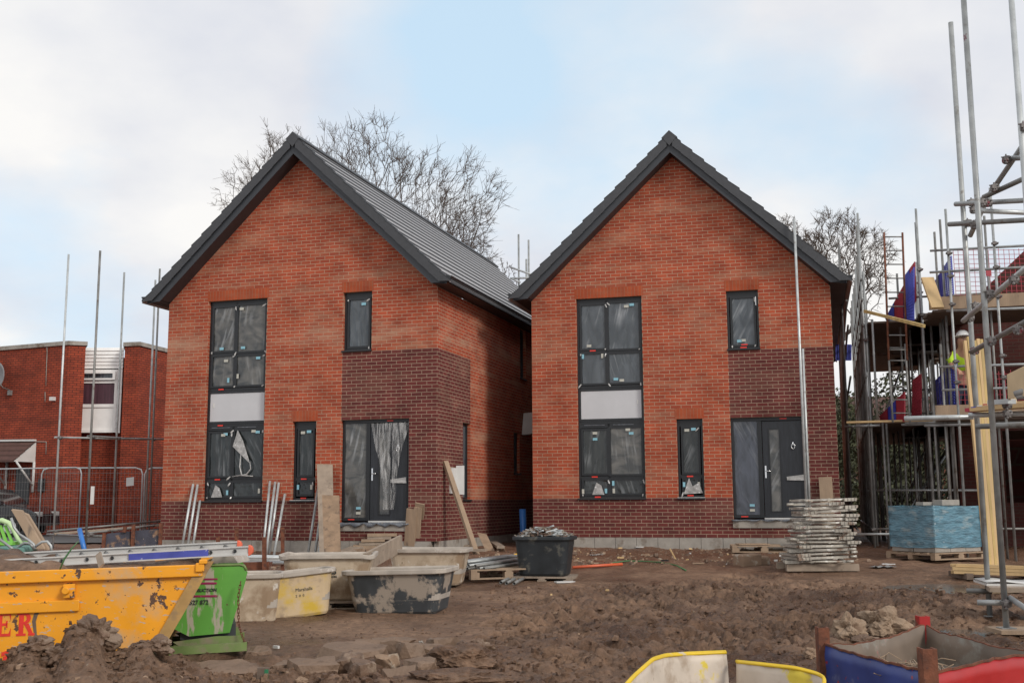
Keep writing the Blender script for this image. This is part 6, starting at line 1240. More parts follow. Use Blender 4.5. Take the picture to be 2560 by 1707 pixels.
for i in range(nT):
    z_ = zS+.115+hT*i; cxT = xS+(.02 if i < 6 else -.04+.10*(i/nT))+rd.uniform(-.11, .11); an = R(rd.uniform(-14, 14)); tl = rd.uniform(-.015, .05); L_ = rd.uniform(.85, 1.0)*(1.06 if i < 7 else .92)
    r = thing('steel_trestle', ordn[i]+' folded galvanised trestle in the tall stack before the right door', 'trestle', (cxT, YS, z_), 0, 'stack of folded galvanised trestles')
    ca, sa = math.cos(an), math.sin(an)
    def tp(a, b, c): return Vector((cxT+a*ca-b*sa, YS+a*sa+b*ca, z_+c+tl*a))
    for (b_) in (-.33, .33):
        q = MB(); 
        if rd.random() < .5: q.tube([tp(-L_/2, b_, hT*.45), tp(L_/2, b_, hT*.45)], hT*.30, 8)
        else: q.bar(tp(-L_/2, b_, hT*.45), tp(L_/2, b_, hT*.45), .035, hT*.62)
        q.build('leg_tube', M['galv_w'], r)
    for a_ in (-L_/2+.04, rd.uniform(-.1, .1), L_/2-.05):
        q = MB(); q.bar(tp(a_, -.35, hT*.45), tp(a_, .35, hT*.45), .05, hT*.6); q.build('cross_bar', M['galv_w'], r)
    sx = rd.choice((-1, 1)); q = MB(); x_ = sx*(L_/2-.14); q.ob(tp(x_-.11, -.375, 0), tp(x_+.11, -.375, 0)-tp(x_-.11, -.375, 0), (0, .03, 0), (0, 0, hT*.82)); 
    for k in range(4): q.ob(tp(x_-.11+k*.062, -.385, 0), (.012, 0, 0), (0, .012, 0), (0, 0, hT*.85))
    q.build('bracket_plate', M['galv_w'], r)
    q = MB(); q.pipe(tp(-sx*(L_/2-.02), -.36, hT*.5), tp(-sx*(L_/2+.09), -.36, hT*.5), .022, 8); q.build('leg_end', M['galv_w'], r)
# ---- wrapped block pallet
pW = P(2375, 1400, 19.3); cW2 = Vector((P(2345, 1380, 19.9).x, 20.0, gy(pW.x, 20.0)))
yawW = R(28)
pallet('sagging pallet under the blue wrapped blocks', (cW2.x, cW2.y, cW2.z+.02), yawW, 1.3, 1.1, .12, 'wood', name='pallet')
wp = thing('wrapped_block_pack', 'pack of concrete blocks in torn blue stretch wrap on a pallet', 'block pack', cW2); Mx = Matrix.Translation(cW2+Vector((0, 0, .15))) @ Matrix.Rotation(yawW, 4, 'Z')
hw_, hd_, hh_ = .58, .50, .74
q = MB(); 
for i in range(3):
    for j in range(2):
        for k in range(3): q.ob(Mx @ Vector((-hw_+.01+i*.385, -hd_+.01+j*.49, k*.24)), Mx.to_3x3() @ Vector((.375, 0, 0)), Mx.to_3x3() @ Vector((0, .47, 0)), (0, 0, .232))
q.build('concrete_blocks', M['block'], wp)
q = MB(); n = 24; per = [(-hw_, -hd_), (hw_, -hd_), (hw_, hd_), (-hw_, hd_)]; ring_ = []
for s_ in range(4):
    a, b = per[s_], per[(s_+1) % 4]
    for k in range(n): t = k/n; ring_.append((a[0]+(b[0]-a[0])*t, a[1]+(b[1]-a[1])*t))
NR = 26; vv = []
for j in range(NR+1):
    z_ = .07+(.72)*j/NR
    for k, (a, b) in enumerate(ring_):
        s_ = 1.012+.012*noise.noise(Vector((a*4, b*4, z_*16)))+.006*noise.noise(Vector((a*12, b*12, z_*50))); vv.append(Mx @ Vector((a*s_, b*s_, z_+(.02*noise.noise(Vector((a*3, b*3, 5))) if j in (0, NR) else 0))))
m4 = len(ring_); q.add(vv, [(j*m4+k, j*m4+(k+1) % m4, (j+1)*m4+(k+1) % m4, (j+1)*m4+k) for j in range(NR) for k in range(m4)], 0, True)
q.add([Mx @ Vector((a*1.01, b*1.01, .79)) for a, b in per], [(0, 1, 2, 3)]); q.build('stretch_wrap', M['wrap'], wp)
for (lab, a, ux, h_) in (('concrete block lying slantwise on top of the blue wrapped pack', (-.05, -.25, .80), (.42, .22), .10), ('lower concrete block tucked beside the slanting one on the pack', (-.25, .0, .80), (.40, .12), .06)):
    d_ = Vector((ux[0], ux[1], 0)).normalized(); q = MB(); q.ob(Mx @ Vector(a), d_*.44, Vector((-d_.y, d_.x, 0))*.215, (0, 0, h_)); props(q.build('concrete_block', M['block'], org=Mx @ Vector(a), bevel=.006), lab, 'block')
a, b = P(2252, 1271, 21.2), P(2440, 1273, 20.8); q = MB(); q.bar(a, b, .3, .04); props(q.build('scaffold_board', M['wood'], org=a), 'horizontal board just behind the blue wrapped pack', 'board')
q = MB(); q.bar(a+Vector((.3, .1, -.02)), a+Vector((.3, .1, -.68)), .2, .2); q.bar(b+Vector((-.3, .1, -.02)), b+Vector((-.3, .1, -.68)), .2, .2); props(q.build('block_pillar', M['block'], org=a), 'block supports holding the horizontal board behind the wrapped pack', 'support')
# board, tube, bucket, blocks at the right house
board('board standing at the right corner of the right house', (2065, 1335), (2063, 1192), .26, m_='wood', house_='B', group=None, Yf=22.5)
f_ = Vector((P(2016, 1252, 22.15).x, 22.15, GR-.1)); t_ = Vector((f_.x, 22.15, P(1990, 546, 22.15).z))
q = MB(); q.pipe((f_.x, 22.15, GR-.1), t_, RT*1.15, 10); q.tube([(f_.x+.06, 22.15, GR), (f_.x+.06, 22.15, P(2010, 872, 22.15).z)], RT, 10); props(q.build('scaffold_standard', M['steel_w'], org=f_), 'tall lone scaffold tube standing in front of the right house', 'tube')
pk = gpt(1838, 1372); q = MB(); n = 18
q.tube([(pk.x, pk.y, pk.z), (pk.x, pk.y, pk.z+.2), (pk.x, pk.y, pk.z+.205)], [.12, .15, .16], 18); q.tube([(pk.x+.16*math.cos(t), pk.y-.02, pk.z+.17+.10*math.sin(t)) for t in [math.pi*k/10 for k in range(11)]], .006, 5)
props(q.build('bucket', M['gutter'], org=pk), 'black builders bucket by the plinth of the right house', 'bucket')
for i, (px, py, s_, lab) in enumerate(((1858, 1420, .36, 'brown block lump on the mud before the right house'), (1893, 1418, .26, 'smaller brown block lump right of the larger one'))):
    a = gpt(px, py, -.02); q = MB(); q.ob(a, (s_, .12, .02), (-.12, .3, 0), (0, 0, .22-.06*i)); props(q.build('block_lump', M['rock'], org=a, bevel=.03), lab, 'block')
for i, (xa, xb, y_, lab) in enumerate(((1936, 1985, 1325, 'upper brown kerb block at the right door step'), (1934, 1987, 1350, 'lower brown kerb block at the right door step'))):
    a = P(xa, y_+12, 22.9); b = P(xb, y_+12, 22.9); q = MB(); q.ob(a, b-a, (0, .3, 0), (0, 0, .16)); props(q.build('kerb_block', M['wood_d'] if 0 else M['rock'], org=a, bevel=.01), lab, 'block')
# small scaffold far off between the roofs
fs2 = thing('scaffold', 'small distant scaffold top visible between the two new roofs', 'scaffold', (P(1305, 1252, 44).x, 44, GR))
for px, yt in ((1297, 586), (1322, 600), (1316, 648)): x = P(px, 680, 44).x; q = MB(); q.tube([(x, 44, GR), (x, 44, P(px, yt, 44).z)], .04, 6); q.build('standard', M['steel'], fs2)
for a, b in (((1276, 668), (1340, 690)), ((1276, 696), (1340, 694)), ((1276, 696), (1300, 706))): q = MB(); q.tube([P(*a, 44), P(*b, 43.5)], .04, 6); q.build('ledger', M['steel_w'], fs2)
# ================================================================ NEAR SCAFFOLD AT THE RIGHT EDGE
ns = thing('scaffold', 'near tube scaffold filling the right edge of the picture', 'scaffold', gpt(2515, 1580))
x1_ = P(2475, 1541, 12.9).x; x2_ = P(2517, 1582, 11.4).x; x3_ = P(2566, 500, 11.0).x
zg1, zg2 = gy(x1_, 12.9), gy(x2_, 11.4)
for (x, Y, z0, z1_, m_) in ((x1_, 12.9, zg1, P(2388, 57, 12.9).z, 'steel'), (x2_, 11.4, zg2+.08, 7.6, 'steel'), (x3_, 11.0, .5, 7.6, 'steel_w')):
    q = MB(); q.pipe((x, Y, z0), (x, Y, z1_), .030, 16); q.build('standard', M[m_], ns)
    q = MB(); 
    if z0 < 1 and Y > 11: 
        q.box(x-.075, Y-.075, z0-.006, x+.075, Y+.075, z0+.003); q.build('base_plate', M['steel'], ns)
sp_b = MB(); sp_b.ob((x2_-.14, 11.4-.20, zg2+.035), (.6, -.06, 0), (0, .4, 0), (0, 0, .038)); props(sp_b.build('sole_board', M['wood'], org=(x2_, 11.4, zg2)), 'pale sole board under the nearest scaffold base plate', 'board')
nl = [((2389, 510.5), (2640, 497), 12.9, 11.3), ((2445, 527), (2640, 535), 12.2, 12.4), ((2373, 561), (2640, 546), 12.9, 11.3), ((2517, 397), (2640, 390), 11.6, 11.0),
      ((2425, 590), (2474, 486), 12.85, 12.3), ((2459, 493), (2640, 410), 12.2, 11.2), ((2474, 486), (2600, 300), 12.3, 11.0), ((2408, 802), (2640, 606), 12.6, 10.4), ((2428, 880), (2640, 762), 12.6, 10.4),
      ((2261, 1046), (2434, 1042), 12.95, 12.6), ((2422, 1038), (2660, 1030), 12.5, 11.9), ((2416, 1476), (2480, 1477), 12.9, 12.8), ((2443, 1505), (2520, 1506), 11.5, 11.4), ((2525, 1494), (2640, 1570), 11.4, 10.4), ((2440, 1066), (2640, 1060), 12.0, 11.5)]
for i, (a, b, Ya, Yb) in enumerate(nl):
    q = MB(); q.pipe(P(*a, Ya), P(*b, Yb), .029, 14); q.build('ledger' if i not in (4, 5, 6, 7, 8, 13) else 'brace', M[('steel', 'steel_w', 'steel_d')[i % 3] if i != 9 else 'steel_w'], ns)
def bigcoup(px, py, Y):
    p = P(px, py, Y-.03); q = MB(); q.tube([p+Vector((-.04, 0, 0)), p+Vector((.04, 0, 0))], .040, 10); q.tube([p+Vector((0, .0, -.04)), p+Vector((0, .0, .04))], .038, 10)
    q.tube([p+Vector((-.03, -.05, .05)), p+Vector((-.03, -.05, -.06))], .009, 6); q.tube([p+Vector((-.075, -.03, .02)), p+Vector((.03, -.05, .02))], .008, 6); q.box(p.x-.055, p.y-.06, p.z-.022, p.x-.005, p.y-.03, p.z+.022); q.tube([p+Vector((-.03, -.05, -.035)), p+Vector((-.03, -.05, -.055))], .016, 6)
    q.build('coupler', M['coupler'], ns, bevel=.003)
for a in ((2430, 507, 12.9), (2456, 507, 11.5), (2435, 525, 12.7), (2421, 558, 12.9), (2437, 563, 12.5), (2470, 508, 12.2), (2487, 470, 12.0), (2517, 400, 11.6), (2440, 765, 12.8), (2425, 795, 12.6), (2475, 735, 11.4), (2535, 700, 11.0), (2437, 877, 12.8), (2478, 853, 11.4), (2545, 825, 11.0), (2518, 1012, 11.6), (2519, 1034, 11.7), (2517, 1508, 11.4), (2478, 1470, 12.9), (2560, 318, 11.0)): bigcoup(*a)
# lift boards of the near scaffold : end-on board ends with coloured bands, ply box
rd = random.Random(8)
for i in range(5):
    a = P(2422+i*13, 1026-i*3.4, 12.4-i*.02); q = MB(); q.bar(a+Vector((0, 0, 0)), a+Vector((1.8, -2.2, .0))*.0+Vector((.9+i*.22, -.9, .02)), .20, .038)
    o = q.build('scaffold_board', M['wood_n' if i % 2 == 0 else 'wood'], org=a); props(o, ('first', 'second', 'third', 'fourth', 'fifth')[i]+' board from the left on the near scaffold lift', 'board', 'boards on the near scaffold lift')
    e = MB(); d_ = Vector((.9+i*.22, -.9, .02)).normalized(); e.bar(a-d_*.003, a+d_*.05, .203, .041); e.build('painted_end', M[('netred', 'blue_p', 'white', 'netred', 'blue_p')[i]], o)
q = MB(); A_ = P(2517, 936, 11.3); q.ext([A_, P(2560, 915, 10.9), P(2640, 880, 10.2), P(2640, 985, 10.2), P(2560, 990, 10.9), P(2520, 997, 11.3)], (.02, .04, 0)); q.ext([A_, P(2520, 997, 11.3), P(2520, 997, 11.3)+Vector((.3, .5, 0)), A_+Vector((.3, .5, 0))], (.02, 0, 0)); props(q.build('plywood_box', M['ply'], org=A_), 'big pale plywood sheet box end on the near scaffold lift', 'box')
q = MB(); q.bar(P(2478, 1006, 11.7), P(2530, 1003, 11.4), .1, .05); props(q.build('aluminium_channel', M['steel_w'], org=P(2478, 1006, 11.7)), 'short bright metal channel lying on the near lift boards', 'channel')
q = MB(); 
for i in range(5): a = P(2536+i*5, 985+((i*7) % 9), 11.0); q.tube([a, a+Vector((.10, -.08, .03-.02*i)), a+Vector((.22, -.1, -.02*i))], [.03, .04, .03], 8)
props(q.build('sand_bag', M['sheet'], org=P(2540, 990, 11)), 'limp grey bag lying on the near lift by the plywood', 'bag')
# white sheets low down
q = MB(); nx_ = 16
vv = [P(2467, 1455, 12.6)+Vector((1.6*i/nx_, -.5*i/nx_, .012*math.sin(i*1.1)))+Vector((.1*j, .6*j, .0)) for j in range(2) for i in range(nx_+1)]
q.add(vv, [(i, i+1, nx_+2+i, nx_+1+i) for i in range(nx_)], 0, True); a = P(2467, 1455, 12.6); q.ob(a+Vector((0, 0, -.035)), (1.6, -.5, 0), (.1, .6, 0), (0, 0, .02)); 
props(q.build('white_sheet', M['white'], org=a, solid=.008), 'white plastic sheet lying over the low tubes at the right edge', 'sheet')
q = MB(); a = P(2470, 1471, 12.5); q.bar(a, a+Vector((1.7, -.5, 0)), .3, .05); props(q.build('low_board', M['wood_g'], org=a), 'grey board under the white sheet at the right edge', 'board')
# ================================================================ FOREGROUND : CRATE, BROKEN TUB, RUBBLE
cr0 = thing('steel_stillage', 'battered steel crate with one blue side and one red side', 'crate', (2.75, 7.5, gy(2.75, 7.5)))
Lc, Bc, Fc, Rc = P(2060, 1609, 7.74), P(2312, 1573, 8.46), P(2325, 1661, 6.6), P(2625, 1628, 7.3); zt = .75; zb = gz(7)+.02
def side(a, b, m_out, out_n, dips):
    a = Vector((a.x, a.y, 0)); b = Vector((b.x, b.y, 0)); d = b-a; n = 22; q = MB(); vv = []
    for lay in (0, 1):
        for j in range(7):
            for i in range(n+1):
                t = i/n; tp_ = tri(t, dips)+.012*noise.noise(Vector((i*.9, j*.1, a.x*3))); z_ = zb+(tp_-zb)*j/6
                bow = .016*noise.noise(Vector((t*3+a.x, j*.4, 2)))+.01*noise.noise(Vector((t*9+a.x, j*.9, 7))); vv.append(a+d*t+out_n*(bow+(.004 if lay == 0 else -.004)*1)+Vector((0, 0, z_)))
    m = n+1; s0_ = 7*m
    f1 = [(j*m+i, j*m+i+1, (j+1)*m+i+1, (j+1)*m+i) for j in range(6) for i in range(n)]; f2 = [tuple(s0_+k for k in reversed(f_)) for f_ in f1]; f3 = [(6*m+i, 6*m+i+1, s0_+6*m+i+1, s0_+6*m+i) for i in range(n)]
    q.add(vv, f1, 0, True); b_ = 0
    for f_ in f2: q.f.append(list(f_)); q.m.append(1); q.sm.append(True)
    for f_ in f3: q.f.append(list(f_)); q.m.append(2); q.sm.append(False)
    for i in range(n): a1_, b1_ = vv[6*m+i], vv[6*m+i+1]; q.bar(a1_, b1_, .012, .014, mi=2)
    return q.build('side_panel', [M[m_out], M['crate_in'], M['rust']], cr0)
def on(a, b): d = Vector((b.x-a.x, b.y-a.y, 0)).normalized(); n_ = Vector((d.y, -d.x, 0)); c = Vector((2.85, 7.5, 0)); return n_ if n_.dot(Vector((a.x, a.y, 0))-c) > 0 else -n_
side(Lc, Fc, 'cblue', on(Lc, Fc), [(0, zt+.01), (.15, zt-.005), (.5, zt-.012), (.85, zt-.02), (1, zt-.012)])
side(Fc, Rc, 'cred', on(Fc, Rc), [(0, zt-.02), (.2, zt-.01), (.5, zt+.012), (1, zt)])
side(Lc, Bc, 'cblue', on(Lc, Bc), [(0, zt), (.3, zt-.03), (.7, zt-.01), (.9, zt+.03), (1, zt+.05)])
side(Bc, Rc, 'cred', on(Bc, Rc), [(0, zt+.05), (.1, zt+.01), (.3, zt+.0), (.6, zt-.03), (1, zt-.02)])
for (p, pyt, m_, w_) in ((Lc, 1568, 'rust', .075), (Bc, 1540, 'cred', .08), (Fc, 1621, 'rust', .085), (Rc, 1600, 'cred', .08)):
    px = 1280+FOC*p.x/p.y; z_t = P(px, pyt, p.y).z; q = MB(); c = Vector((p.x, p.y, 0)); o_ = (Vector((2.85, 7.5, 0))-c).normalized()*.01
    q.ob((p.x-w_/2, p.y-.012, zb), (w_, 0, 0), (0, .012, 0), (0, 0, z_t-zb)); q.ob((p.x-w_/2, p.y-.0, zb), (.012, 0, 0), (0, w_, 0), (0, 0, z_t-zb)); q.ob((p.x+w_/2-.012, p.y-.0, zb), (.012, 0, 0), (0, w_*.8, 0), (0, 0, z_t-zb)); q.build('corner_post', M[m_], cr0)
q = MB(); q.ext([Vector((p.x, p.y, zb+.3)) for p in (Lc, Fc, Rc, Bc)], (0, 0, .01)); q.build('floor', M['crate_in'], cr0)
q = MB(); rd = random.Random(2); c = Vector((2.55, 7.25, zb+.32))
for i in range(60): an = rd.uniform(0, 6.28); a = c+Vector((rd.uniform(-.2, .25), rd.uniform(-.2, .25), rd.uniform(0, .14))); q.tube([a, a+Vector((math.cos(an)*.08, math.sin(an)*.08, rd.uniform(-.03, .05))), a+Vector((math.cos(an+.5)*.16, math.sin(an+.5)*.16, rd.uniform(-.05, .03)))], .0035, 4)
props(q.build('twig_litter', M['wood'], org=c), 'tangle of dry twigs and straw inside the steel crate', 'twigs', kind='stuff')
# broken yellow and white tub in two pieces
def shell_piece(label, rim, depth_dir, drop, m_='tub_c', seed=0):
    r = thing('broken_tub', label, 'broken tub', rim[0]-Vector((0, 0, drop)), group='pieces of the broken yellow tub'); n = 40; L_ = [0]
    for a, b in zip(rim, rim[1:]): L_.append(L_[-1]+(b-a).length)
    def at(t):
        s_ = t*L_[-1]
        for k in range(len(rim)-1):
            if s_ <= L_[k+1]+1e-9: u_ = (s_-L_[k])/(L_[k+1]-L_[k]); return rim[k]+(rim[k+1]-rim[k])*u_
        return rim[-1]
    pts = [at(i/n) for i in range(n+1)]
    for _ in range(2): pts = [pts[0]]+[(pts[i-1]+pts[i]*2+pts[i+1])/4 for i in range(1, n)]+[pts[-1]]
    c = sum(pts, Vector())/len(pts); q = MB(); m = n+1; vv = []; rows_ = 10
    for j in range(rows_+1):
        for i, p in enumerate(pts):
            k = j/rows_; vv.append(p+Vector((0, 0, -drop*k))+depth_dir*(.16*k)+Vector((0, 1, 0))*(.018*noise.noise(Vector((i*.2+seed, j*.35, 1)))))
    q.add(vv, [(j*m+i, j*m+i+1, (j+1)*m+i+1, (j+1)*m+i) for j in range(rows_) for i in range(n)], 0, True); q.build('wall', M['tub_w'], r, solid=.009)
    q = MB(); q.tube([p+Vector((0, -.006, .0)) for p in pts], .010, 6); q.tube([p+Vector((0, .012, .004)) for p in pts], .011, 6); q.build('rim', M['tub_rim'], r)
    return r
M['tub_w'] = mat('whitened tub wall', (.56, .48, .40), .6, .10, 5, bump=.15, bsc=14, spots=[((.62, .48, .05), 3.5, .56, .05), ((.36, .28, .21), 4, .54, .14, 8), ((.22, .15, .10), 12, .66, .03, 2)])
M['tub_rim'] = mat('yellow tub rim', (.70, .47, .015), .5, .08, 6, spots=[((.55, .47, .36), 5, .58, .05)])
shell_piece('larger broken piece of yellow and white tub, left of the other', [P(1545, 1735, 6.3), P(1585, 1690, 6.6), P(1632, 1648, 7.0), P(1665, 1638, 7.3), P(1720, 1634, 7.5), P(1815, 1630, 7.6)], Vector((.1, -.5, 0)), .5, seed=3)
shell_piece('smaller broken piece of yellow and white tub, against the crate', [P(1842, 1654, 7.5), P(1900, 1660, 7.3), P(1990, 1670, 7.1), P(2045, 1684, 7.0), P(2062, 1695, 6.9), P(2058, 1735, 6.7)], Vector((-.2, -.5, 0)), .5, seed=9)
# rocks and lumps
def rock(label, cat, px, py, s_, m_='rock', seed=0, fl_=.7, group=None, Yx=None, ang=.28, name='rubble_lump', sink=.25, dz=0):
    p = gpt(px, py) if Yx is None else Vector((P(px, py, Yx).x, Yx, P(px, py, Yx).z)); p.z += dz
    bm = bmesh.new(); bmesh.ops.create_icosphere(bm, subdivisions=5, radius=1)
    for v in bm.verts:
        d = v.co.normalized(); k = 1+ang*noise.noise(d*1.3+Vector((seed, 0, 0)))*1.6+ang*.6*noise.noise(d*3.1+Vector((seed, 5, 0)))+.06*noise.noise(d*8+Vector((seed, 9, 0)))
        c_ = d*(k+.10*abs(noise.noise(d*5+Vector((seed, 3, 1))))+.06*noise.noise(d*14)+.03*noise.noise(d*30)); v.co = Vector((c_.x*s_[0], c_.y*s_[1], c_.z*s_[2]+s_[2]*(1-sink*2)))
    me_ = bpy.data.meshes.new(name); bm.to_mesh(me_); bm.free(); me_.materials.append(M[m_]); o = bpy.data.objects.new(name, me_); C.objects.link(o); o.location = p; return props(o, label, cat, group)
rock('pointed pale rubble lump behind the blue side of the crate', 'rubble', 2122, 1592, (.15, .12, .13), 'rock_p', seed=1, ang=.5, sink=.1)
rock('largest brown rubble lump behind the crate', 'rubble', 2208, 1585, (.21, .16, .16), 'rock_p', seed=2.7, ang=.4, sink=.1)
rock('small flat rubble lump in front of the two larger ones', 'rubble', 2160, 1600, (.13, .09, .05), seed=4.1, m_='mudlump')
rock('reddish stone left of the blue crate side', 'stone', 2032, 1655, (.075, .06, .05), seed=6, m_='rock')
rock('pale clod on top of the left mud heap beside the red number', 'mud clod', 92, 1622, (.11, .10, .06), 'mudlump', 8.2, Yx=9.25, ang=.6)
rock('tall pale topped clod crowning the middle mud heap', 'mud clod', 240, 1600, (.135, .12, .12), 'mudlump', 9.4, Yx=9.2, ang=.7)
rock('rounded clod at the right shoulder of the mud heap', 'mud clod', 392, 1622, (.12, .10, .06), 'mudlump', 3.4, Yx=9.2, ang=.6)
rock('dark clod between the two left mud heaps', 'mud clod', 142, 1650, (.09, .07, .06), 'mudlump', 5.4, Yx=9.15, ang=.6)
# broken slabs of mud and concrete in the middle foreground
def slab(label, px, py, l, w_, h_, yaw, tilt, m_='rock', seed=0, name='mud_chunk', cat='slab'):
    p = gpt(px, py, 0); rd_ = random.Random(seed*7+1); R_ = Matrix.Rotation(yaw, 3, 'Z') @ Matrix.Rotation(tilt, 3, 'X'); bm = bmesh.new()
    for i in range(16):
        a_ = rd_.uniform(0, 6.28); f_ = rd_.uniform(.8, 1.08); top = i % 2
        bm.verts.new(R_ @ Vector((l*.58*math.cos(a_)*f_*(.92 if top else 1), w_*.58*math.sin(a_)*f_*(.92 if top else 1), h_*(.62 if top else -.6)+rd_.uniform(-.06, .06)*h_)))
    bmesh.ops.convex_hull(bm, input=bm.verts); bmesh.ops.delete(bm, geom=[v for v in bm.verts if not v.link_faces], context='VERTS'); bmesh.ops.subdivide_edges(bm, edges=bm.edges, cuts=4, use_grid_fill=True); bmesh.ops.triangulate(bm, faces=bm.faces)
    for v in bm.verts: v.co += v.co.normalized()*(.028*noise.noise(v.co*9+Vector((seed, 0, 0)))+.012*noise.noise(v.co*30))
    me_ = bpy.data.meshes.new(name); bm.to_mesh(me_); bm.free(); me_.materials.append(M[m_]); o = bpy.data.objects.new(name, me_); C.objects.link(o); o.location = p; return props(o, label, cat)
SL = [(1108, 1622, .30, .30, .11, .5, -.12, 'slab', 'pale broken slab tilted at the right end of the rubble'), (1070, 1642, .34, .24, .10, .25, .14, 'slab', 'pale slab edge left of the tilted slab'), (1028, 1650, .26, .20, .12, -.2, -.1, 'slab', 'cracked block with a white broken edge in the rubble'),
 (975, 1640, .22, .2, .14, .1, .22, 'slab', 'brown block face in the middle of the rubble'), (968, 1670, .20, .17, .13, -.3, .35, 'rock', 'upright pinkish block in the rubble'), (880, 1655, .70, .50, .10, .35, .12, 'slab', 'large smooth mud slab left of the rubble blocks'), (930, 1620, .36, .2, .08, .5, .1, 'slab', 'narrow mud slab crossing above the large smooth one'),
 (850, 1680, .40, .24, .15, .0, .3, 'mudlump', 'dark broken face below the large smooth slab'), (790, 1690, .5, .3, .11, -.1, .2, 'slab', 'slab of mud at the bottom edge left of centre'), (985, 1608, .42, .26, .06, .1, .05, 'slab', 'flat tan slab behind the rubble blocks'), (1000, 1695, .30, .22, .10, .7, -.2, 'slab', 'tan slab at the bottom edge under the upright block'),
 (1050, 1680, .32, .26, .08, -.4, .1, 'slab', 'low flat slab in the right half of the rubble'), (905, 1690, .26, .2, .12, .9, .2, 'mudlump', 'dark chunk at the bottom edge in mid rubble'), (560, 1690, .75, .40, .08, .06, .12, 'slab', 'wide smooth mud slab left of the short stake'), (720, 1680, .45, .26, .09, .2, .1, 'slab', 'smooth mud slab just right of the short stake'), (640, 1640, .34, .2, .07, -.2, .15, 'slab', 'small mud slab behind the short stake')]
for i, (px, py, l, w_, h_, yw, tl, m_, lab) in enumerate(SL): slab(lab, px, py, l, w_, h_*1.5, yw, tl, m_, i+4)
rock('smooth rounded mud mound right of the broken slabs', 'mud mound', 1160, 1668, (.30, .26, .13), 'mud', 12.4, ang=.22)
rock('dark clod behind the smooth mud mound', 'mud clod', 1185, 1640, (.14, .10, .09), 'mudlump', 13.7, ang=.6)
rock('low brown mud mound at the bottom edge under the rubble', 'mud mound', 1130, 1712, (.42, .2, .08), 'mud', 14.9, ang=.3)
rock('pale stone at the bottom left of the rubble', 'stone', 752, 1708, (.05, .04, .035), 'rock', 15.5, ang=.3)
sl = [(1052, 1600, 'tiny white chip on the rubble'), (1080, 1595, 'second tiny white chip on the rubble')]
for i, (px, py, lab) in enumerate(sl): rock(lab, 'chip', px, py, (.02+.01*i, .02, .015), 'block', i+20, ang=.5)
q = MB(); p = gpt(657, 1712, -.05); tp_ = P(657, 1668, p.y); q.ob((p.x-.045, p.y-.02, p.z), (.09, 0, 0), (0, .045, 0), (0, 0, tp_.z-p.z)); st2 = q.build('timber_stake', M['wood_d'], org=p); props(st2, 'short square stake with a green painted edge at the bottom of the picture', 'stake')
q = MB(); q.ob((p.x+.015, p.y-.022, p.z), (.032, 0, 0), (0, .002, 0), (0, 0, tp_.z-p.z-.01)); M['gpaint'] = mat('green stake paint', (.02, .16, .07), .6, .2, 12); q.build('painted_edge', M['gpaint'], st2)
q = MB(); a = gpt(70, 1705, .04); q.ext([a, a+Vector((.12, .0, .01)), a+Vector((.15, .05, .03)), a+Vector((.07, .06, .06))], (0, .02, 0)); props(q.build('white_scrap', M['white'], org=a), 'folded white scrap at the bottom left corner', 'litter')
q = MB(); a = gpt(1090, 1706, .02); q.bar(a, a+Vector((.09, 0, .005)), .04, .03); props(q.build('brick_offcut', M['rock'], org=a), 'small pale rimmed offcut at the bottom edge under the rubble', 'offcut')
# individual scraps on the mud, each its own little object
LT = [(690, 1622, .07, 'white', 'bright white scrap on the mud below the yellow tub'), (1510, 1670, .16, 'white', 'crumpled white scrap on the churned mud'), (1518, 1478, .05, 'wood_n', 'small curled yellow scrap in the middle of the mud'), (1378, 1505, .03, 'wood_n', 'tiny yellow chip on the smooth mud'),
      (1600, 1372, .17, 'white', 'left white lath lying beside the right house plinth'), (1682, 1371, .19, 'white', 'right white lath lying beside the right house plinth'), (1412, 1453, .30, 'white', 'pale flat tile under the corner of the black scrap tub'), (1455, 1364, .16, 'yellowpipe', 'yellow pipe stub right of the black scrap tub'),
      (1552, 1402, .12, 'wood_n', 'pale splinter left of the rubble strip'), (1485, 1415, .16, 'wood', 'flat pale offcut at the left of the rubble strip'), (1745, 1412, .20, 'wood', 'tan brick offcut right of the rubble strip'), (1690, 1402, .18, 'wood_n', 'short stick poking up from the rubble strip'), (1780, 1400, .10, 'rock', 'small orange lump near the brown blocks'),
      (1495, 1405, .2, 'rust', 'rusty brown piece at the left of the rubble strip'), (1662, 1410, .14, 'gutter', 'dark scrap in the rubble strip'), (1490, 1388, .14, 'sheet', 'grey scrap near the right house plinth'), (1250, 1375, .05, 'white', 'white chip by the short leaning board'), (1210, 1408, .05, 'wood_n', 'pale chip left of the tube pallet'),
      (1550, 1375, .10, 'wood_n', 'pale chip near the plinth of the right house'), (1725, 1385, .05, 'white', 'white chip on the spoil bank'), (2208, 1425, .22, 'sheet', 'crumpled grey sheet on the mud beside the trestle stack'), (2222, 1421, .12, 'white', 'white crumpled scrap on the grey sheet'), (760, 1372, .10, 'wood_n', 'yellow scrap by the foot of the leaning tubes'), (1940, 1410, .06, 'white', 'white chip left of the trestle stack')]
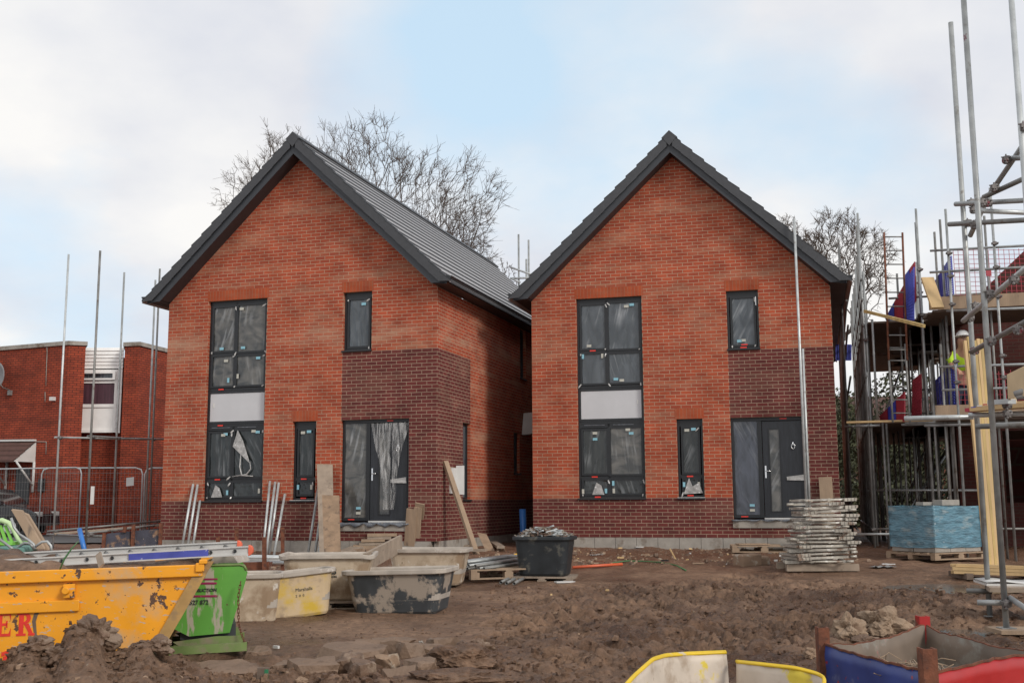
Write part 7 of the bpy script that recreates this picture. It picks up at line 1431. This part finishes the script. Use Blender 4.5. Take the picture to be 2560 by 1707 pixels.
for i, (px, py, s_, m_, lab) in enumerate(LT):
    a = gpt(px, py, .012); rd_ = random.Random(i); an = rd_.uniform(-.5, .5) if s_ > .1 else rd_.uniform(0, 3); d_ = Vector((math.cos(an), math.sin(an), 0)); n_ = Vector((-d_.y, d_.x, 0)); q = MB()
    if m_ == 'sheet' or 'crumpled' in lab:
        nn_ = 7; vv = [a+d_*s_*(i2/nn_-.5)*1.8+n_*s_*(j2/nn_-.5)+Vector((0, 0, .05*s_*4*abs(noise.noise(Vector((i2*.7, j2*.7, i)))))) for j2 in range(nn_+1) for i2 in range(nn_+1)]
        q.add(vv, [(j2*(nn_+1)+i2, j2*(nn_+1)+i2+1, (j2+1)*(nn_+1)+i2+1, (j2+1)*(nn_+1)+i2) for j2 in range(nn_) for i2 in range(nn_)]); o = q.build('litter_scrap', M[m_], org=a, solid=.004)
    elif 'stick' in lab: q.bar(a, a+Vector((-.1, .05, .2)), .02, .02); o = q.build('litter_scrap', M[m_], org=a)
    elif 'stub' in lab: q.pipe(a, a+d_*s_, .03, 10); o = q.build('litter_scrap', M[m_], org=a)
    else: h_ = rd_.uniform(.012, .03) if s_ < .15 else .02; q.ob(a-d_*s_/2-n_*s_*.2, d_*s_, n_*s_*rd_.uniform(.25, .5), (0, 0, h_)); o = q.build('litter_scrap', M[m_], org=a)
    props(o, lab, 'litter')
# fine rubble strewn along the foot of the houses and over the mud : uncountable
def strew(label, n_, fn_, smin, smax, mats, seed, name='rubble'):
    rd_ = random.Random(seed); q = MB()
    for i in range(n_):
        x, y = fn_(rd_); z_ = gy(x, y); s_ = rd_.uniform(smin, smax)*rd_.choice((.6, .8, 1, 1.4)); an = rd_.uniform(0, 6.28); d_ = Vector((math.cos(an), math.sin(an), rd_.uniform(-.2, .2)))*s_; n_2 = Vector((-math.sin(an), math.cos(an), rd_.uniform(-.3, .3)))*s_*rd_.uniform(.3, .9); h_ = Vector((rd_.uniform(-.2, .2)*s_, 0, s_*rd_.uniform(.25, .7)))
        o_ = Vector((x, y, z_-.1*s_)); vv = [o_, o_+d_, o_+d_*.8+n_2, o_+n_2*.9, o_+h_+d_*.15, o_+h_+d_*.8+n_2*.1, o_+h_*.9+d_*.7+n_2*.8, o_+h_*.8+n_2*.7]
        q.add(vv, [(0, 3, 2, 1), (4, 5, 6, 7), (0, 1, 5, 4), (1, 2, 6, 5), (2, 3, 7, 6), (3, 0, 4, 7)], rd_.choices(range(len(mats)), [m[1] for m in mats])[0])
    props(q.build(name, [M[m[0]] for m in mats], org=q.v[0]), label, 'rubble', kind='stuff')
def s1(r): x = r.uniform(-6.5, 6.2); y = r.uniform(19.2, 23.3); return x, y-.28*max(0, x-3)*0
strew('small brick and timber debris strewn along the front of the houses', 1700, s1, .02, .075, [('rock', 5), ('wood', 3), ('mudlump', 8), ('wood_n', .8), ('white', .5), ('brick_d', 1), ('scr2', 3)], 4)
def s2(r): Y = r.uniform(7.2, 16); return (r.uniform(-.45, .5)*Y, Y)
strew('small mud crumbs scattered over the whole plot', 5200, s2, .008, .03, [('mud', 9), ('mudlump', 2)], 6, 'mud_crumbs')
def s3(r): Y = r.gauss(9.1, .5); return (r.uniform(-4.6, -.4), min(Y, 9.6))
strew('coarse clods covering the foreground mud heaps', 3000, s3, .012, .055, [('mud', 9), ('rock', .25)], 8, 'mud_clods')
def s4(r): Y = r.uniform(8.3, 16.5); return (r.uniform(-.02, .47)*Y, Y)
strew('torn clods thrown up by the tyre tracks', 5200, s4, .015, .06, [('mud', 9), ('rock', .1)], 10, 'mud_clods')
